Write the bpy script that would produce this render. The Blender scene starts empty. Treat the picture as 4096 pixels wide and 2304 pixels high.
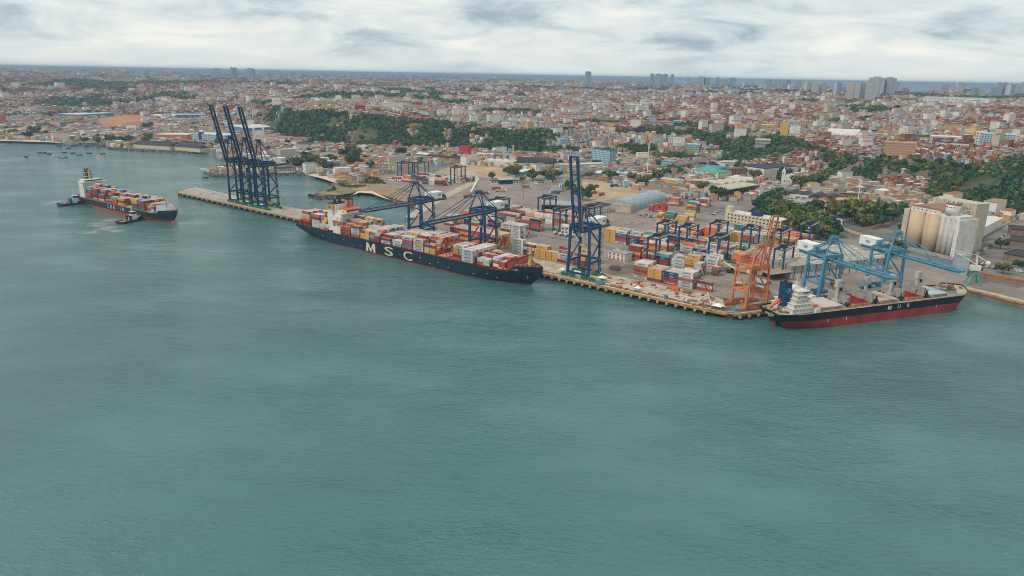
import bpy, math, random
import numpy as np
from mathutils import Vector, Matrix
random.seed(7); RNG = np.random.default_rng(7)
SC = bpy.context.scene; COL = SC.collection

# ---------------------------------------------------------------- camera
PITCH = math.radians(16.644); ROLL = math.radians(1.05); CAMZ = 161.6; FPX = 2850.0
cam = bpy.data.objects.new('camera', bpy.data.cameras.new('camera')); COL.objects.link(cam)
cam.data.sensor_width = 36.0; cam.data.lens = 36.0 * FPX / 4096
cam.data.clip_start = 1.0; cam.data.clip_end = 200000
cam.matrix_world = Matrix.Translation((0, 0, CAMZ)) @ Matrix.Rotation(math.pi/2 - PITCH, 4, 'X') @ Matrix.Rotation(ROLL, 4, 'Z')
SC.camera = cam
# ---------------------------------------------------------------- sky, sun, exposure
SUN_AZ = math.radians(-118); SUN_EL = math.radians(47)      # azimuth from +Y towards +X
w = bpy.data.worlds.new('World'); SC.world = w; w.use_nodes = True
nt = w.node_tree; N = nt.nodes; L = nt.links; N.clear()
def node(t, **k):
    n = N.new(t)
    for a, b in k.items(): setattr(n, a, b)
    return n
out = node('ShaderNodeOutputWorld'); bg = node('ShaderNodeBackground'); bg.inputs[1].default_value = 0.1
sky = node('ShaderNodeTexSky'); sky.sky_type = 'NISHITA'; sky.sun_disc = False
sky.sun_elevation = SUN_EL; sky.sun_rotation = SUN_AZ; sky.altitude = 100; sky.dust_density = 3.0
tc = node('ShaderNodeTexCoord'); sep = node('ShaderNodeSeparateXYZ'); L.new(tc.outputs['Generated'], sep.inputs[0])
zz = node('ShaderNodeMath', operation='MAXIMUM'); L.new(sep.outputs[2], zz.inputs[0]); zz.inputs[1].default_value = 0.0
za = node('ShaderNodeMath', operation='ADD'); L.new(zz.outputs[0], za.inputs[0]); za.inputs[1].default_value = 0.19
dx = node('ShaderNodeMath', operation='DIVIDE'); L.new(sep.outputs[0], dx.inputs[0]); L.new(za.outputs[0], dx.inputs[1])
dy = node('ShaderNodeMath', operation='DIVIDE'); L.new(sep.outputs[1], dy.inputs[0]); L.new(za.outputs[0], dy.inputs[1])
cmb = node('ShaderNodeCombineXYZ'); L.new(dx.outputs[0], cmb.inputs[0]); L.new(dy.outputs[0], cmb.inputs[1])
n1 = node('ShaderNodeTexNoise'); n1.inputs['Scale'].default_value = 1.55; n1.inputs['Detail'].default_value = 8; n1.inputs['Roughness'].default_value = 0.6; n1.inputs['Distortion'].default_value = 0.5
L.new(cmb.outputs[0], n1.inputs['Vector'])
n2 = node('ShaderNodeTexNoise'); n2.inputs['Scale'].default_value = 0.55; n2.inputs['Detail'].default_value = 3
L.new(cmb.outputs[0], n2.inputs['Vector'])
mx = node('ShaderNodeMix', data_type='FLOAT'); mx.inputs[0].default_value = 0.42
L.new(n1.outputs[0], mx.inputs[2]); L.new(n2.outputs[0], mx.inputs[3])
rmp = node('ShaderNodeValToRGB'); e = rmp.color_ramp.elements
e[0].position = 0.38; e[0].color = (2.9, 3.6, 4.1, 1); e[1].position = 0.59; e[1].color = (7.3, 7.25, 6.7, 1)
k = rmp.color_ramp.elements.new(0.47); k.color = (5.2, 5.75, 5.85, 1)
L.new(mx.outputs[0], rmp.inputs[0])
# near the horizon the deck of cloud thins to an even pale veil
hz = node('ShaderNodeMapRange'); hz.inputs[1].default_value = 0.0; hz.inputs[2].default_value = 0.045; hz.inputs[3].default_value = 0.75; hz.inputs[4].default_value = 0.0
L.new(zz.outputs[0], hz.inputs[0])
veil = node('ShaderNodeMix', data_type='RGBA'); L.new(hz.outputs[0], veil.inputs[0]); L.new(rmp.outputs[0], veil.inputs[6]); veil.inputs[7].default_value = (5.8, 6.2, 6.15, 1)
fin = node('ShaderNodeMix', data_type='RGBA'); fin.inputs[0].default_value = 0.94
L.new(sky.outputs[0], fin.inputs[6]); L.new(veil.outputs[2], fin.inputs[7])
L.new(fin.outputs[2], bg.inputs[0]); L.new(bg.outputs[0], out.inputs[0])
sl = bpy.data.lights.new('sun', 'SUN'); sl.energy = 1.5; sl.angle = math.radians(10); sl.color = (1.0, 0.93, 0.83)
sun = bpy.data.objects.new('sun', sl); COL.objects.link(sun); sun.location = (0, 0, 400)
sd = Vector((math.sin(SUN_AZ)*math.cos(SUN_EL), math.cos(SUN_AZ)*math.cos(SUN_EL), math.sin(SUN_EL)))
sun.rotation_euler = sd.to_track_quat('Z', 'Y').to_euler()
vs = SC.view_settings; vs.view_transform = 'Standard'; vs.look = 'None'; vs.exposure = 0.45; vs.gamma = 1.0; vs.use_curve_mapping = False
SC.cycles.max_bounces = 6; SC.cycles.diffuse_bounces = 3; SC.cycles.glossy_bounces = 3; SC.cycles.transmission_bounces = 2
SC.cycles.volume_bounces = 0; SC.cycles.caustics_reflective = False; SC.cycles.caustics_refractive = False
SC.cycles.use_denoising = True; SC.cycles.filter_width = 1.0

# ---------------------------------------------------------------- survey: where a point of the photograph stands on the ground
CP, SP, CR, SR = math.cos(PITCH), math.sin(PITCH), math.cos(ROLL), math.sin(ROLL)
def ray(px, py):
    x = (px-2048)/FPX; y = -(py-1152)/FPX
    xr = x*CR - y*SR; yr = x*SR + y*CR
    return xr, CP + yr*SP, -SP + yr*CP
def at(px, py, z=4.2):
    d = ray(px, py); t = (CAMZ-z)/-d[2]
    return (d[0]*t, d[1]*t)
ZD = 4.2                                   # level of the quays and the port
QA = math.radians(-38.2); UX, UY = math.cos(QA), math.sin(QA); VX, VY = -UY, UX
Q0 = at(2900, 1251)
def P(u, v, z=None):                       # port frame: u along the main quay, v inland
    x, y = Q0[0]+UX*u+VX*v, Q0[1]+UY*u+VY*v
    return (x, y) if z is None else (x, y, z)
def uv(p): return ((p[0]-Q0[0])*UX+(p[1]-Q0[1])*UY, (p[0]-Q0[0])*VX+(p[1]-Q0[1])*VY)
BA = math.radians(20.7); BX, BY = math.cos(BA), math.sin(BA)
def B(s, n, z=None):                       # second berth: s along the bulk carrier from its stern, n inland
    x, y = 175.0+BX*s-BY*n, 459.5+BY*s+BX*n
    return (x, y) if z is None else (x, y, z)

# ---------------------------------------------------------------- materials
MATS = {}
def hexc(c):
    return tuple(c)
def mat(name, col, rough=0.6, metal=0.0, var=0.14, scale=0.6, stretch=(1, 1, 1), spec=0.18, bump=0.0, wave=None, dirt=None):
    if name in MATS: return MATS[name]
    m = bpy.data.materials.new(name); m.use_nodes = True; t = m.node_tree; nn = t.nodes; b = nn['Principled BSDF']
    b.inputs['Roughness'].default_value = rough; b.inputs['Metallic'].default_value = metal; b.inputs['Specular IOR Level'].default_value = spec
    co = nn.new('ShaderNodeTexCoord'); mp = nn.new('ShaderNodeMapping'); mp.inputs['Scale'].default_value = stretch
    t.links.new(co.outputs['Object'], mp.inputs[0])
    no = nn.new('ShaderNodeTexNoise'); no.inputs['Scale'].default_value = scale; no.inputs['Detail'].default_value = 5; no.inputs['Roughness'].default_value = 0.65
    t.links.new(mp.outputs[0], no.inputs['Vector'])
    r = nn.new('ShaderNodeValToRGB'); e = r.color_ramp.elements
    e[0].position = 0.3; e[0].color = tuple(max(0, c*(1-var*1.6)) for c in col)+(1,)
    e[1].position = 0.7; e[1].color = tuple(min(1, c*(1+var)) for c in col)+(1,)
    t.links.new(no.outputs[0], r.inputs[0]); last = r.outputs[0]
    if dirt:                                # (colour, amount): stains with a shape of their own
        n2 = nn.new('ShaderNodeTexNoise'); n2.inputs['Scale'].default_value = scale*1.7; n2.inputs['Detail'].default_value = 6
        mp2 = nn.new('ShaderNodeMapping'); mp2.inputs['Scale'].default_value = dirt[2] if len(dirt) > 2 else (1, 1, 0.12)
        t.links.new(co.outputs['Object'], mp2.inputs[0]); t.links.new(mp2.outputs[0], n2.inputs['Vector'])
        r2 = nn.new('ShaderNodeValToRGB'); r2.color_ramp.elements[0].position = 0.6-0.12*dirt[1]; r2.color_ramp.elements[1].position = 0.78
        t.links.new(n2.outputs[0], r2.inputs[0])
        mm = nn.new('ShaderNodeMix'); mm.data_type = 'RGBA'; t.links.new(r2.outputs[0], mm.inputs[0]); t.links.new(last, mm.inputs[6]); mm.inputs[7].default_value = tuple(dirt[0])+(1,)
        last = mm.outputs[2]
    t.links.new(last, b.inputs['Base Color'])
    if wave or bump:
        bp = nn.new('ShaderNodeBump'); bp.inputs['Strength'].default_value = bump or 0.5; bp.inputs['Distance'].default_value = 0.06
        if wave:
            wv = nn.new('ShaderNodeTexWave'); wv.inputs['Scale'].default_value = wave; wv.bands_direction = 'X'
            t.links.new(co.outputs['Object'], wv.inputs['Vector']); t.links.new(wv.outputs[0], bp.inputs['Height'])
        else: t.links.new(no.outputs[0], bp.inputs['Height'])
        t.links.new(bp.outputs[0], b.inputs['Normal'])
    MATS[name] = m; return m
def attr_mat(name, rough=0.75, var=0.15, scale=0.35):
    if name in MATS: return MATS[name]
    m = bpy.data.materials.new(name); m.use_nodes = True; t = m.node_tree; nn = t.nodes; b = nn['Principled BSDF']
    b.inputs['Roughness'].default_value = rough; b.inputs['Specular IOR Level'].default_value = 0.25
    a = nn.new('ShaderNodeAttribute'); a.attribute_name = 'Col'
    no = nn.new('ShaderNodeTexNoise'); no.inputs['Scale'].default_value = scale; no.inputs['Detail'].default_value = 4
    co = nn.new('ShaderNodeTexCoord'); t.links.new(co.outputs['Object'], no.inputs['Vector'])
    mr = nn.new('ShaderNodeMapRange'); mr.inputs[1].default_value = 0.3; mr.inputs[2].default_value = 0.7; mr.inputs[3].default_value = 1-var*1.5; mr.inputs[4].default_value = 1+var
    t.links.new(no.outputs[0], mr.inputs[0])
    mm = nn.new('ShaderNodeMix'); mm.data_type = 'RGBA'; mm.blend_type = 'MULTIPLY'; mm.inputs[0].default_value = 1.0
    t.links.new(a.outputs['Color'], mm.inputs[6]); t.links.new(mr.outputs[0], mm.inputs[7]); t.links.new(mm.outputs[2], b.inputs['Base Color'])
    MATS[name] = m; return m

# ---------------------------------------------------------------- mesh helpers
class MB:
    def __init__(s): s.v = []; s.f = []; s.m = []
    def add(s, vs, fs, mi=0):
        o = len(s.v); s.v += [tuple(p) for p in vs]; s.f += [tuple(i+o for i in f) for f in fs]; s.m += [mi]*len(fs)
    def box(s, x0, x1, y0, y1, z0, z1, mi=0):
        s.add([(x0,y0,z0),(x1,y0,z0),(x1,y1,z0),(x0,y1,z0),(x0,y0,z1),(x1,y0,z1),(x1,y1,z1),(x0,y1,z1)],
              [(0,3,2,1),(4,5,6,7),(0,1,5,4),(1,2,6,5),(2,3,7,6),(3,0,4,7)], mi)
    def beam(s, p, q, w, h=None, mi=0):
        h = h or w; p = Vector(p); q = Vector(q); d = (q-p).normalized()
        a = Vector((0,0,1)) if abs(d.z) < 0.95 else Vector((0,1,0))
        x = d.cross(a).normalized()*w/2; y = x.cross(d).normalized()*h/2
        vs = [p-x-y, p+x-y, p+x+y, p-x+y, q-x-y, q+x-y, q+x+y, q-x+y]
        s.add(vs, [(0,1,2,3),(7,6,5,4),(0,4,5,1),(1,5,6,2),(2,6,7,3),(3,7,4,0)], mi)
    def tube(s, p, q, r0, r1=None, n=8, mi=0, cap=True):
        r1 = r0 if r1 is None else r1; p = Vector(p); q = Vector(q); d = (q-p).normalized()
        a = Vector((0,0,1)) if abs(d.z) < 0.95 else Vector((0,1,0))
        x = d.cross(a).normalized(); y = x.cross(d)
        vs = []
        for c, r in ((p, r0), (q, r1)):
            for i in range(n):
                t = 2*math.pi*i/n; vs.append(c + x*math.cos(t)*r + y*math.sin(t)*r)
        fs = [(i, (i+1) % n, n+(i+1) % n, n+i) for i in range(n)]
        if cap: fs += [tuple(range(n-1, -1, -1)), tuple(range(n, 2*n))]
        s.add(vs, fs, mi)
    def prism(s, poly, z0, z1, mi=0, mside=None, bottom=False):
        n = len(poly); vs = [(x, y, z0) for x, y in poly]+[(x, y, z1) for x, y in poly]
        ar = sum(poly[i][0]*poly[(i+1) % n][1]-poly[(i+1) % n][0]*poly[i][1] for i in range(n))
        top = tuple(range(n, 2*n)); side = [(i, (i+1) % n, n+(i+1) % n, n+i) for i in range(n)]
        if ar < 0: top = top[::-1]; side = [f[::-1] for f in side]
        s.add(vs, [top], mi); s.f += [tuple(i+len(s.v)-2*n for i in f) for f in side]; s.m += [mi if mside is None else mside]*n
        if bottom: s.f.append(tuple(i+len(s.v)-2*n for i in (range(n) if ar < 0 else range(n-1, -1, -1)))); s.m.append(mi)
    def sheet(s, poly, z, mi=0):
        n = len(poly); ar = sum(poly[i][0]*poly[(i+1) % n][1]-poly[(i+1) % n][0]*poly[i][1] for i in range(n))
        s.add([(x, y, z) for x, y in poly], [tuple(range(n)) if ar > 0 else tuple(range(n-1, -1, -1))], mi)
    def loft(s, rings, mi=0, caps=True, closed=True):
        n = len(rings[0]); vs = [p for r in rings for p in r]; fs = []
        for k in range(len(rings)-1):
            for i in range(n if closed else n-1):
                j = (i+1) % n; fs.append((k*n+i, k*n+j, (k+1)*n+j, (k+1)*n+i))
        if caps: fs += [tuple(range(n-1, -1, -1)), tuple(range((len(rings)-1)*n, len(rings)*n))]
        s.add(vs, fs, mi)
    def gable(s, x0, x1, y0, y1, z0, h, mi=0, along='x', over=0.0, thick=0.25):
        x0 -= over; x1 += over; y0 -= over; y1 += over
        if along == 'x':
            ym = (y0+y1)/2; vs = [(x0,y0,z0),(x0,ym,z0+h),(x0,y1,z0),(x1,y0,z0),(x1,ym,z0+h),(x1,y1,z0)]
        else:
            xm = (x0+x1)/2; vs = [(x0,y0,z0),(xm,y0,z0+h),(x1,y0,z0),(x0,y1,z0),(xm,y1,z0+h),(x1,y1,z0)]
        s.add(vs, [(0,1,2),(5,4,3),(0,3,4,1),(1,4,5,2),(2,5,3,0)], mi)
    def build(s, name, mats, parent=None, smooth=False, loc=None, rz=None):
        me = bpy.data.meshes.new(name); me.from_pydata(s.v, [], s.f)
        mats = mats if isinstance(mats, (list, tuple)) else [mats]
        for m in mats: me.materials.append(m)
        if len(mats) > 1: me.polygons.foreach_set('material_index', s.m)
        if smooth: me.polygons.foreach_set('use_smooth', [True]*len(s.f))
        me.update()
        return obj(name, me, parent, loc, rz)
def obj(name, me, parent=None, loc=None, rz=None):
    o = bpy.data.objects.new(name, me); COL.objects.link(o)
    if parent is not None: o.parent = parent
    if loc is not None: o.location = loc
    if rz is not None: o.rotation_euler = (0, 0, rz)
    return o
def tag(o, label=None, cat=None, group=None, kind=None):
    if label: o['label'] = label
    if cat: o['category'] = cat
    if group: o['group'] = group
    if kind: o['kind'] = kind
    return o
def thing(name, label, cat, loc=(0, 0, 0), rz=0, group=None):
    return tag(obj(name, None, None, loc, rz), label, cat, group)
def copy_tree(o, parent=None):
    c = o.copy(); COL.objects.link(c); c.parent = parent
    for ch in o.children: copy_tree(ch, c)
    return c
def np_mesh(name, verts, faces, cols=None, mats=None, mi=None):
    """verts (n,3) float, faces (m,k) int (all the same k); cols (m,3) colour of each face"""
    me = bpy.data.meshes.new(name); n, (m, kk) = len(verts), faces.shape
    me.vertices.add(n); me.vertices.foreach_set('co', np.ascontiguousarray(verts, dtype=np.float32).ravel())
    me.loops.add(m*kk); me.loops.foreach_set('vertex_index', np.ascontiguousarray(faces, dtype=np.int32).ravel())
    me.polygons.add(m); me.polygons.foreach_set('loop_start', np.arange(0, m*kk, kk, dtype=np.int32))
    if cols is not None:
        a = me.attributes.new('Col', 'FLOAT_COLOR', 'FACE'); c4 = np.ones((m, 4), np.float32); c4[:, :3] = cols
        a.data.foreach_set('color', c4.ravel())
    for x in (mats if isinstance(mats, (list, tuple)) else [mats]): me.materials.append(x)
    if mi is not None: me.polygons.foreach_set('material_index', mi.astype(np.int32))
    me.polygons.foreach_set('use_smooth', np.zeros(m, dtype=bool)); me.update(calc_edges=True); me.validate()
    return me
GLYPH = {'M': [(0,0),(0,1),(.25,1),(.5,.36),(.75,1),(1,1),(1,0),(.8,0),(.8,.64),(.58,.05),(.42,.05),(.2,.64),(.2,0)]}
TEXT = {}
def text_mesh(s, size, mat_, bold=0.0, extrude=0.0, width=None, spacing=1.0):
    """lettering as a flat mesh in the XZ plane, centred, reading from -Y"""
    key = (s, size, mat_.name, bold, width, spacing)
    if key in TEXT: return TEXT[key]
    if s in GLYPH:
        hh = size*0.72; ww = width or hh*1.05; me = bpy.data.meshes.new('lettering'); g = GLYPH[s]
        me.from_pydata([((x-0.5)*ww, 0, (z-0.5)*hh) for x, z in g], [], [tuple(range(len(g)-1, -1, -1))]); me.materials.append(mat_); me.update(); TEXT[key] = me; return me
    c = bpy.data.curves.new('lettering', 'FONT'); c.body = s; c.size = size; c.align_x = 'CENTER'; c.align_y = 'CENTER'; c.offset = bold; c.space_character = spacing; c.resolution_u = 3
    o = bpy.data.objects.new('lettering', c); COL.objects.link(o)
    dg = bpy.context.evaluated_depsgraph_get(); me = bpy.data.meshes.new_from_object(o.evaluated_get(dg))
    bpy.data.objects.remove(o); me.materials.clear(); me.materials.append(mat_)
    me.transform(Matrix.Rotation(math.pi/2, 4, 'X'))
    xs = [v.co.x for v in me.vertices]; k = 1.0
    if width: k = width/(max(xs)-min(xs)); me.transform(Matrix.Diagonal((k, 1, 1, 1)))
    TEXT[key] = me; return me
# ================================================================ the setting
def vnoise(x, y, seed=0):
    xi = np.floor(x).astype(np.int64); yi = np.floor(y).astype(np.int64); fx = x-xi; fy = y-yi
    fx = fx*fx*(3-2*fx); fy = fy*fy*(3-2*fy)
    def h(a, b):
        k = (a*374761393 + b*668265263 + seed*982451653) & 0x7fffffff
        k = ((k ^ (k >> 13))*1274126177) & 0x7fffffff
        return ((k ^ (k >> 16)) & 0xffff)/65535.0
    return (h(xi,yi)*(1-fx)+h(xi+1,yi)*fx)*(1-fy)+(h(xi,yi+1)*(1-fx)+h(xi+1,yi+1)*fx)*fy
def fbm(x, y, seed=0, n=4):
    s = 0; a = 0.5; t = 0
    for k in range(n): s = s+a*vnoise(x, y, seed+k); t += a; a *= 0.5; x = x*2.03+11; y = y*2.03+5
    return s/t
def az(px): d = ray(px, 600); return math.atan2(d[0], d[1])
# foot of the escarpment, its top, the height there and the height of the plateau behind, by bearing from the bay
FOOT = [(-800,2600,4300,70,95),(0,2600,4300,66,95),(500,2750,4000,66,95),(800,2600,3300,58,92),(1000,2150,2700,58,92),(1200,1640,1960,58,90),(1440,1615,1780,64,88),(1600,1600,1730,52,86),(1830,1530,1660,43,84),
        (2050,1475,1640,42,84),(2250,1500,1680,38,84),(2450,1470,1760,42,84),(2650,1400,1800,50,86),(2850,1400,1820,54,90),(3050,1380,1700,48,94),(3300,1290,1480,34,96),(3600,1225,1340,40,98),(4000,1060,1330,55,100),(4900,900,1300,60,100)]
FA = np.array([az(r[0]) for r in FOOT]); FT = np.array([r[1:] for r in FOOT], float)
def height(x, y):
    x = np.asarray(x, float); y = np.asarray(y, float); th = np.arctan2(x, y); r = np.hypot(x, y)
    r0, r1, zt, zf = [np.interp(th, FA, FT[:, k]) for k in range(4)]
    wob = (fbm(x/160, y/160, 3)-0.5)*110; rr = r+wob
    t = np.clip((rr-r0)/(r1-r0), 0, 1); s = t*t*(3-2*t)
    q = np.clip((r-r1)/2600, 0, 1); q = q*(2-q)
    z = 1.2+(zt-1.2)*s+(zf-zt)*q
    amp = 4*s+14*np.clip((r-r1)/900, 0, 1)
    z = z+(fbm(x/330, y/330, 21)-0.5)*2*amp+(fbm(x/90, y/90, 9)-0.5)*2*(3*s)
    z = z+62*np.clip((r-7000)/14000, 0, 1)*np.clip((0.22-th)/0.3, 0, 1)
    rc = np.interp(th, [-0.2, 0.05, 0.2, 0.35, 0.5, 0.7], [90000, 60000, 14000, 7000, 5400, 4800])
    c = np.clip((r-rc)/900, 0, 1); z = z*(1-c)-20*c*c
    lo = (s <= 0.0)
    return np.where(lo, -6.0, z)
def spot(px, py):
    """the point of the land that the photograph shows at this pixel"""
    d = ray(px, py); t = np.linspace(700, 14000, 6000)
    k = 1/math.hypot(d[0], d[1]); X = d[0]*t*k; Y = d[1]*t*k; Z = CAMZ+d[2]*t*k
    H = np.maximum(height(X, Y), ZD); hit = Z < H; i = int(np.argmax(hit)) if hit.any() else int(np.searchsorted(t, 6500))
    return float(X[i]), float(Y[i]), float(H[i])
def zat(x, y): return float(max(height(np.array([x]), np.array([y]))[0], ZD))

# ---- materials of the ground
M_conc = mat('concrete', (0.46, 0.39, 0.32), 0.9, var=0.16, scale=0.08, dirt=((0.26, 0.21, 0.17), 0.5, (1, 1, 1)))
M_apron = mat('apron_concrete', (0.55, 0.45, 0.35), 0.9, var=0.18, scale=0.09, dirt=((0.33, 0.24, 0.17), 0.6, (1, 1, 1)))
M_asph = mat('yard_asphalt', (0.275, 0.232, 0.20), 0.9, var=0.2, scale=0.03, dirt=((0.22, 0.19, 0.17), 0.5, (1, 1, 1)))
M_road = mat('road_asphalt', (0.15, 0.14, 0.14), 0.9, var=0.15, scale=0.1)
M_dirt = mat('bare_earth', (0.46, 0.33, 0.21), 0.95, var=0.22, scale=0.03, dirt=((0.33, 0.25, 0.16), 0.5, (1, 1, 1)))
M_red = mat('red_earth', (0.47, 0.20, 0.10), 0.95, var=0.25, scale=0.012, dirt=((0.42, 0.27, 0.15), 0.6, (1, 1, 1)))
M_sand = mat('sand', (0.62, 0.50, 0.36), 0.95, var=0.1, scale=0.05)
M_scrub = mat('scrub_ground', (0.27, 0.22, 0.11), 0.95, var=0.35, scale=0.06, dirt=((0.12, 0.13, 0.05), 0.7, (1, 1, 1)))
M_urban = mat('urban_ground', (0.22, 0.19, 0.165), 0.95, var=0.3, scale=0.02, dirt=((0.10, 0.12, 0.06), 0.5, (1, 1, 1)))
M_rock = mat('shore_rock', (0.17, 0.13, 0.11), 0.95, var=0.5, scale=0.35)
M_ochre = mat('quay_beam', (0.42, 0.24, 0.085), 0.85, var=0.3, scale=0.25, dirt=((0.16, 0.09, 0.05), 0.8, (1, 1, 0.2)))
M_fend = mat('fender_block', (0.50, 0.36, 0.22), 0.85, var=0.25, scale=0.6)
M_pile = mat('wet_concrete', (0.07, 0.055, 0.045), 0.9, var=0.3)
M_wall = mat('sea_wall', (0.24, 0.17, 0.13), 0.9, var=0.35, scale=0.12, dirt=((0.09, 0.07, 0.05), 0.8, (1, 1, 0.3)))

# ---- water
def water_mat():
    m = bpy.data.materials.new('sea_water'); m.use_nodes = True; t = m.node_tree; nn = t.nodes; b = nn['Principled BSDF']; lk = t.links.new
    b.inputs['IOR'].default_value = 1.6; b.inputs['Roughness'].default_value = 0.09
    geo = nn.new('ShaderNodeNewGeometry')
    def noise(sc, det, st=(1, 1, 1), rot=0, rough=0.55, dist=0.0):
        mp = nn.new('ShaderNodeMapping'); mp.inputs['Scale'].default_value = st; mp.inputs['Rotation'].default_value = (0, 0, rot); lk(geo.outputs['Position'], mp.inputs[0])
        n = nn.new('ShaderNodeTexNoise'); n.inputs['Scale'].default_value = sc; n.inputs['Detail'].default_value = det; n.inputs['Roughness'].default_value = rough; n.inputs['Distortion'].default_value = dist
        lk(mp.outputs[0], n.inputs['Vector']); return n.outputs[0]
    # turbid green water, with broad drifts of silt
    n = noise(0.004, 4); r = nn.new('ShaderNodeValToRGB'); e = r.color_ramp.elements
    e[0].position = 0.35; e[0].color = (0.042, 0.134, 0.132, 1); e[1].position = 0.7; e[1].color = (0.070, 0.182, 0.168, 1); lk(n, r.inputs[0])
    # foam churned up by the tugs' screws
    last = r.outputs[0]
    foam = None
    for (px, py, rad, aspect) in ((430, 912, 34, 1), (395, 898, 34, 1), (470, 922, 26, 1), (440, 880, 30, 1), (365, 930, 30, 1), (220, 808, 26, 1), (190, 815, 24, 1)):
        x, y = at(px, py, 0)
        d = nn.new('ShaderNodeVectorMath'); d.operation = 'DISTANCE'; lk(geo.outputs['Position'], d.inputs[0]); d.inputs[1].default_value = (x, y, 0)
        mr = nn.new('ShaderNodeMapRange'); mr.inputs[1].default_value = rad*1.3; mr.inputs[2].default_value = 0; lk(d.outputs['Value'], mr.inputs[0])
        if foam is None: foam = mr.outputs[0]
        else:
            mxn = nn.new('ShaderNodeMath'); mxn.operation = 'MAXIMUM'; lk(foam, mxn.inputs[0]); lk(mr.outputs[0], mxn.inputs[1]); foam = mxn.outputs[0]
    fn = noise(0.09, 6, (1, 2.4, 1), 0.5, 0.7, 1.5)
    fm = nn.new('ShaderNodeMath'); fm.operation = 'MULTIPLY'; lk(foam, fm.inputs[0]); lk(fn, fm.inputs[1])
    fr = nn.new('ShaderNodeMapRange'); fr.inputs[1].default_value = 0.33; fr.inputs[2].default_value = 0.62; fr.inputs[3].default_value = 0; fr.inputs[4].default_value = 0.85; lk(fm.outputs[0], fr.inputs[0])
    mm = nn.new('ShaderNodeMix'); mm.data_type = 'RGBA'; lk(fr.outputs[0], mm.inputs[0]); lk(last, mm.inputs[6]); mm.inputs[7].default_value = (0.45, 0.52, 0.46, 1)
    lk(mm.outputs[2], b.inputs['Base Color'])
    # waves: chop of two to six metres over a slow swell, livelier in the gusts
    gust = noise(0.010, 3, (1, 1.8, 1), 0.4); gr = nn.new('ShaderNodeMapRange'); gr.inputs[1].default_value = 0.3; gr.inputs[2].default_value = 0.7; gr.inputs[3].default_value = 0.35; gr.inputs[4].default_value = 1.5; lk(gust, gr.inputs[0])
    a1 = noise(0.24, 5, (1, 2.1, 1), 0.35, 0.62, 0.6); a2 = noise(0.055, 3, (1, 1.7, 1), -0.25, 0.5); a3 = noise(0.7, 4, (1, 1.5, 1), 0.6, 0.6, 0.4)
    s1 = nn.new('ShaderNodeMath'); s1.operation = 'MULTIPLY'; lk(a1, s1.inputs[0]); s1.inputs[1].default_value = 1.0
    s2 = nn.new('ShaderNodeMath'); s2.operation = 'MULTIPLY_ADD'; lk(a2, s2.inputs[0]); s2.inputs[1].default_value = 1.6; lk(s1.outputs[0], s2.inputs[2])
    s3 = nn.new('ShaderNodeMath'); s3.operation = 'MULTIPLY_ADD'; lk(a3, s3.inputs[0]); s3.inputs[1].default_value = 0.42; lk(s2.outputs[0], s3.inputs[2])
    s4 = nn.new('ShaderNodeMath'); s4.operation = 'MULTIPLY'; lk(s3.outputs[0], s4.inputs[0]); lk(gr.outputs[0], s4.inputs[1])
    bp = nn.new('ShaderNodeBump'); bp.inputs['Strength'].default_value = 1.0; bp.inputs['Distance'].default_value = 0.85; lk(s4.outputs[0], bp.inputs['Height']); lk(bp.outputs[0], b.inputs['Normal'])
    return m
mb = MB(); R = 90000; mb.sheet([(R*math.cos(2*math.pi*i/96), R*math.sin(2*math.pi*i/96)) for i in range(96)], 0.0)
tag(mb.build('water', water_mat()), kind='structure')

# ---- lowland: one slab whose edge is the shore
shore = [(-2600, 1750), (-1500, 1640), at(0, 567, 0), at(120, 570, 0), at(195, 573, 0), at(260, 580, 0), at(305, 586, 0), at(322, 578, 0), at(430, 584, 0), at(440, 596, 0), at(600, 606, 0), at(780, 612, 0),
         at(830, 600, 0), at(880, 640, 0), at(990, 650, 0), at(1000, 672, 0), at(850, 690, 0), at(842, 700, 0), at(862, 706, 0), at(1000, 708, 0), at(1130, 698, 0), at(1235, 700, 0), at(1290, 716, 0), at(1345, 732, 0), at(1339, 750, 0), at(1300, 768, 0), at(1272, 786, 0), at(1279, 797, 0),
         at(1345, 790, 0), at(1409, 781, 0), at(1438, 770, 0), at(1486, 774, 0), at(1559, 801, 0), at(1640, 825, 0), at(1698, 843, 0), P(-400, 84), P(-380, 35.9), P(-380, 3), P(-3, 3), B(-14, 21.5), B(200, 21.5)]
inner = (360.4, 551.0); rq = (384.8, 511.6)
shore[-1] = inner
shore += [rq, (470, 374), (900, 250), (1500, 500)]
far = []
for a in np.linspace(0.85, -0.95, 40):
    r0 = float(np.interp(a, FA, FT[:, 0])); r1 = float(np.interp(a, FA, FT[:, 1])); r = r0+0.55*(r1-r0)+60
    far.append((r*math.sin(a), r*math.cos(a)))
mb = MB(); mb.prism(shore+far, -4.0, ZD, 0, 1)
tag(mb.build('ground', [M_urban, M_wall]), kind='structure')

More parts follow.
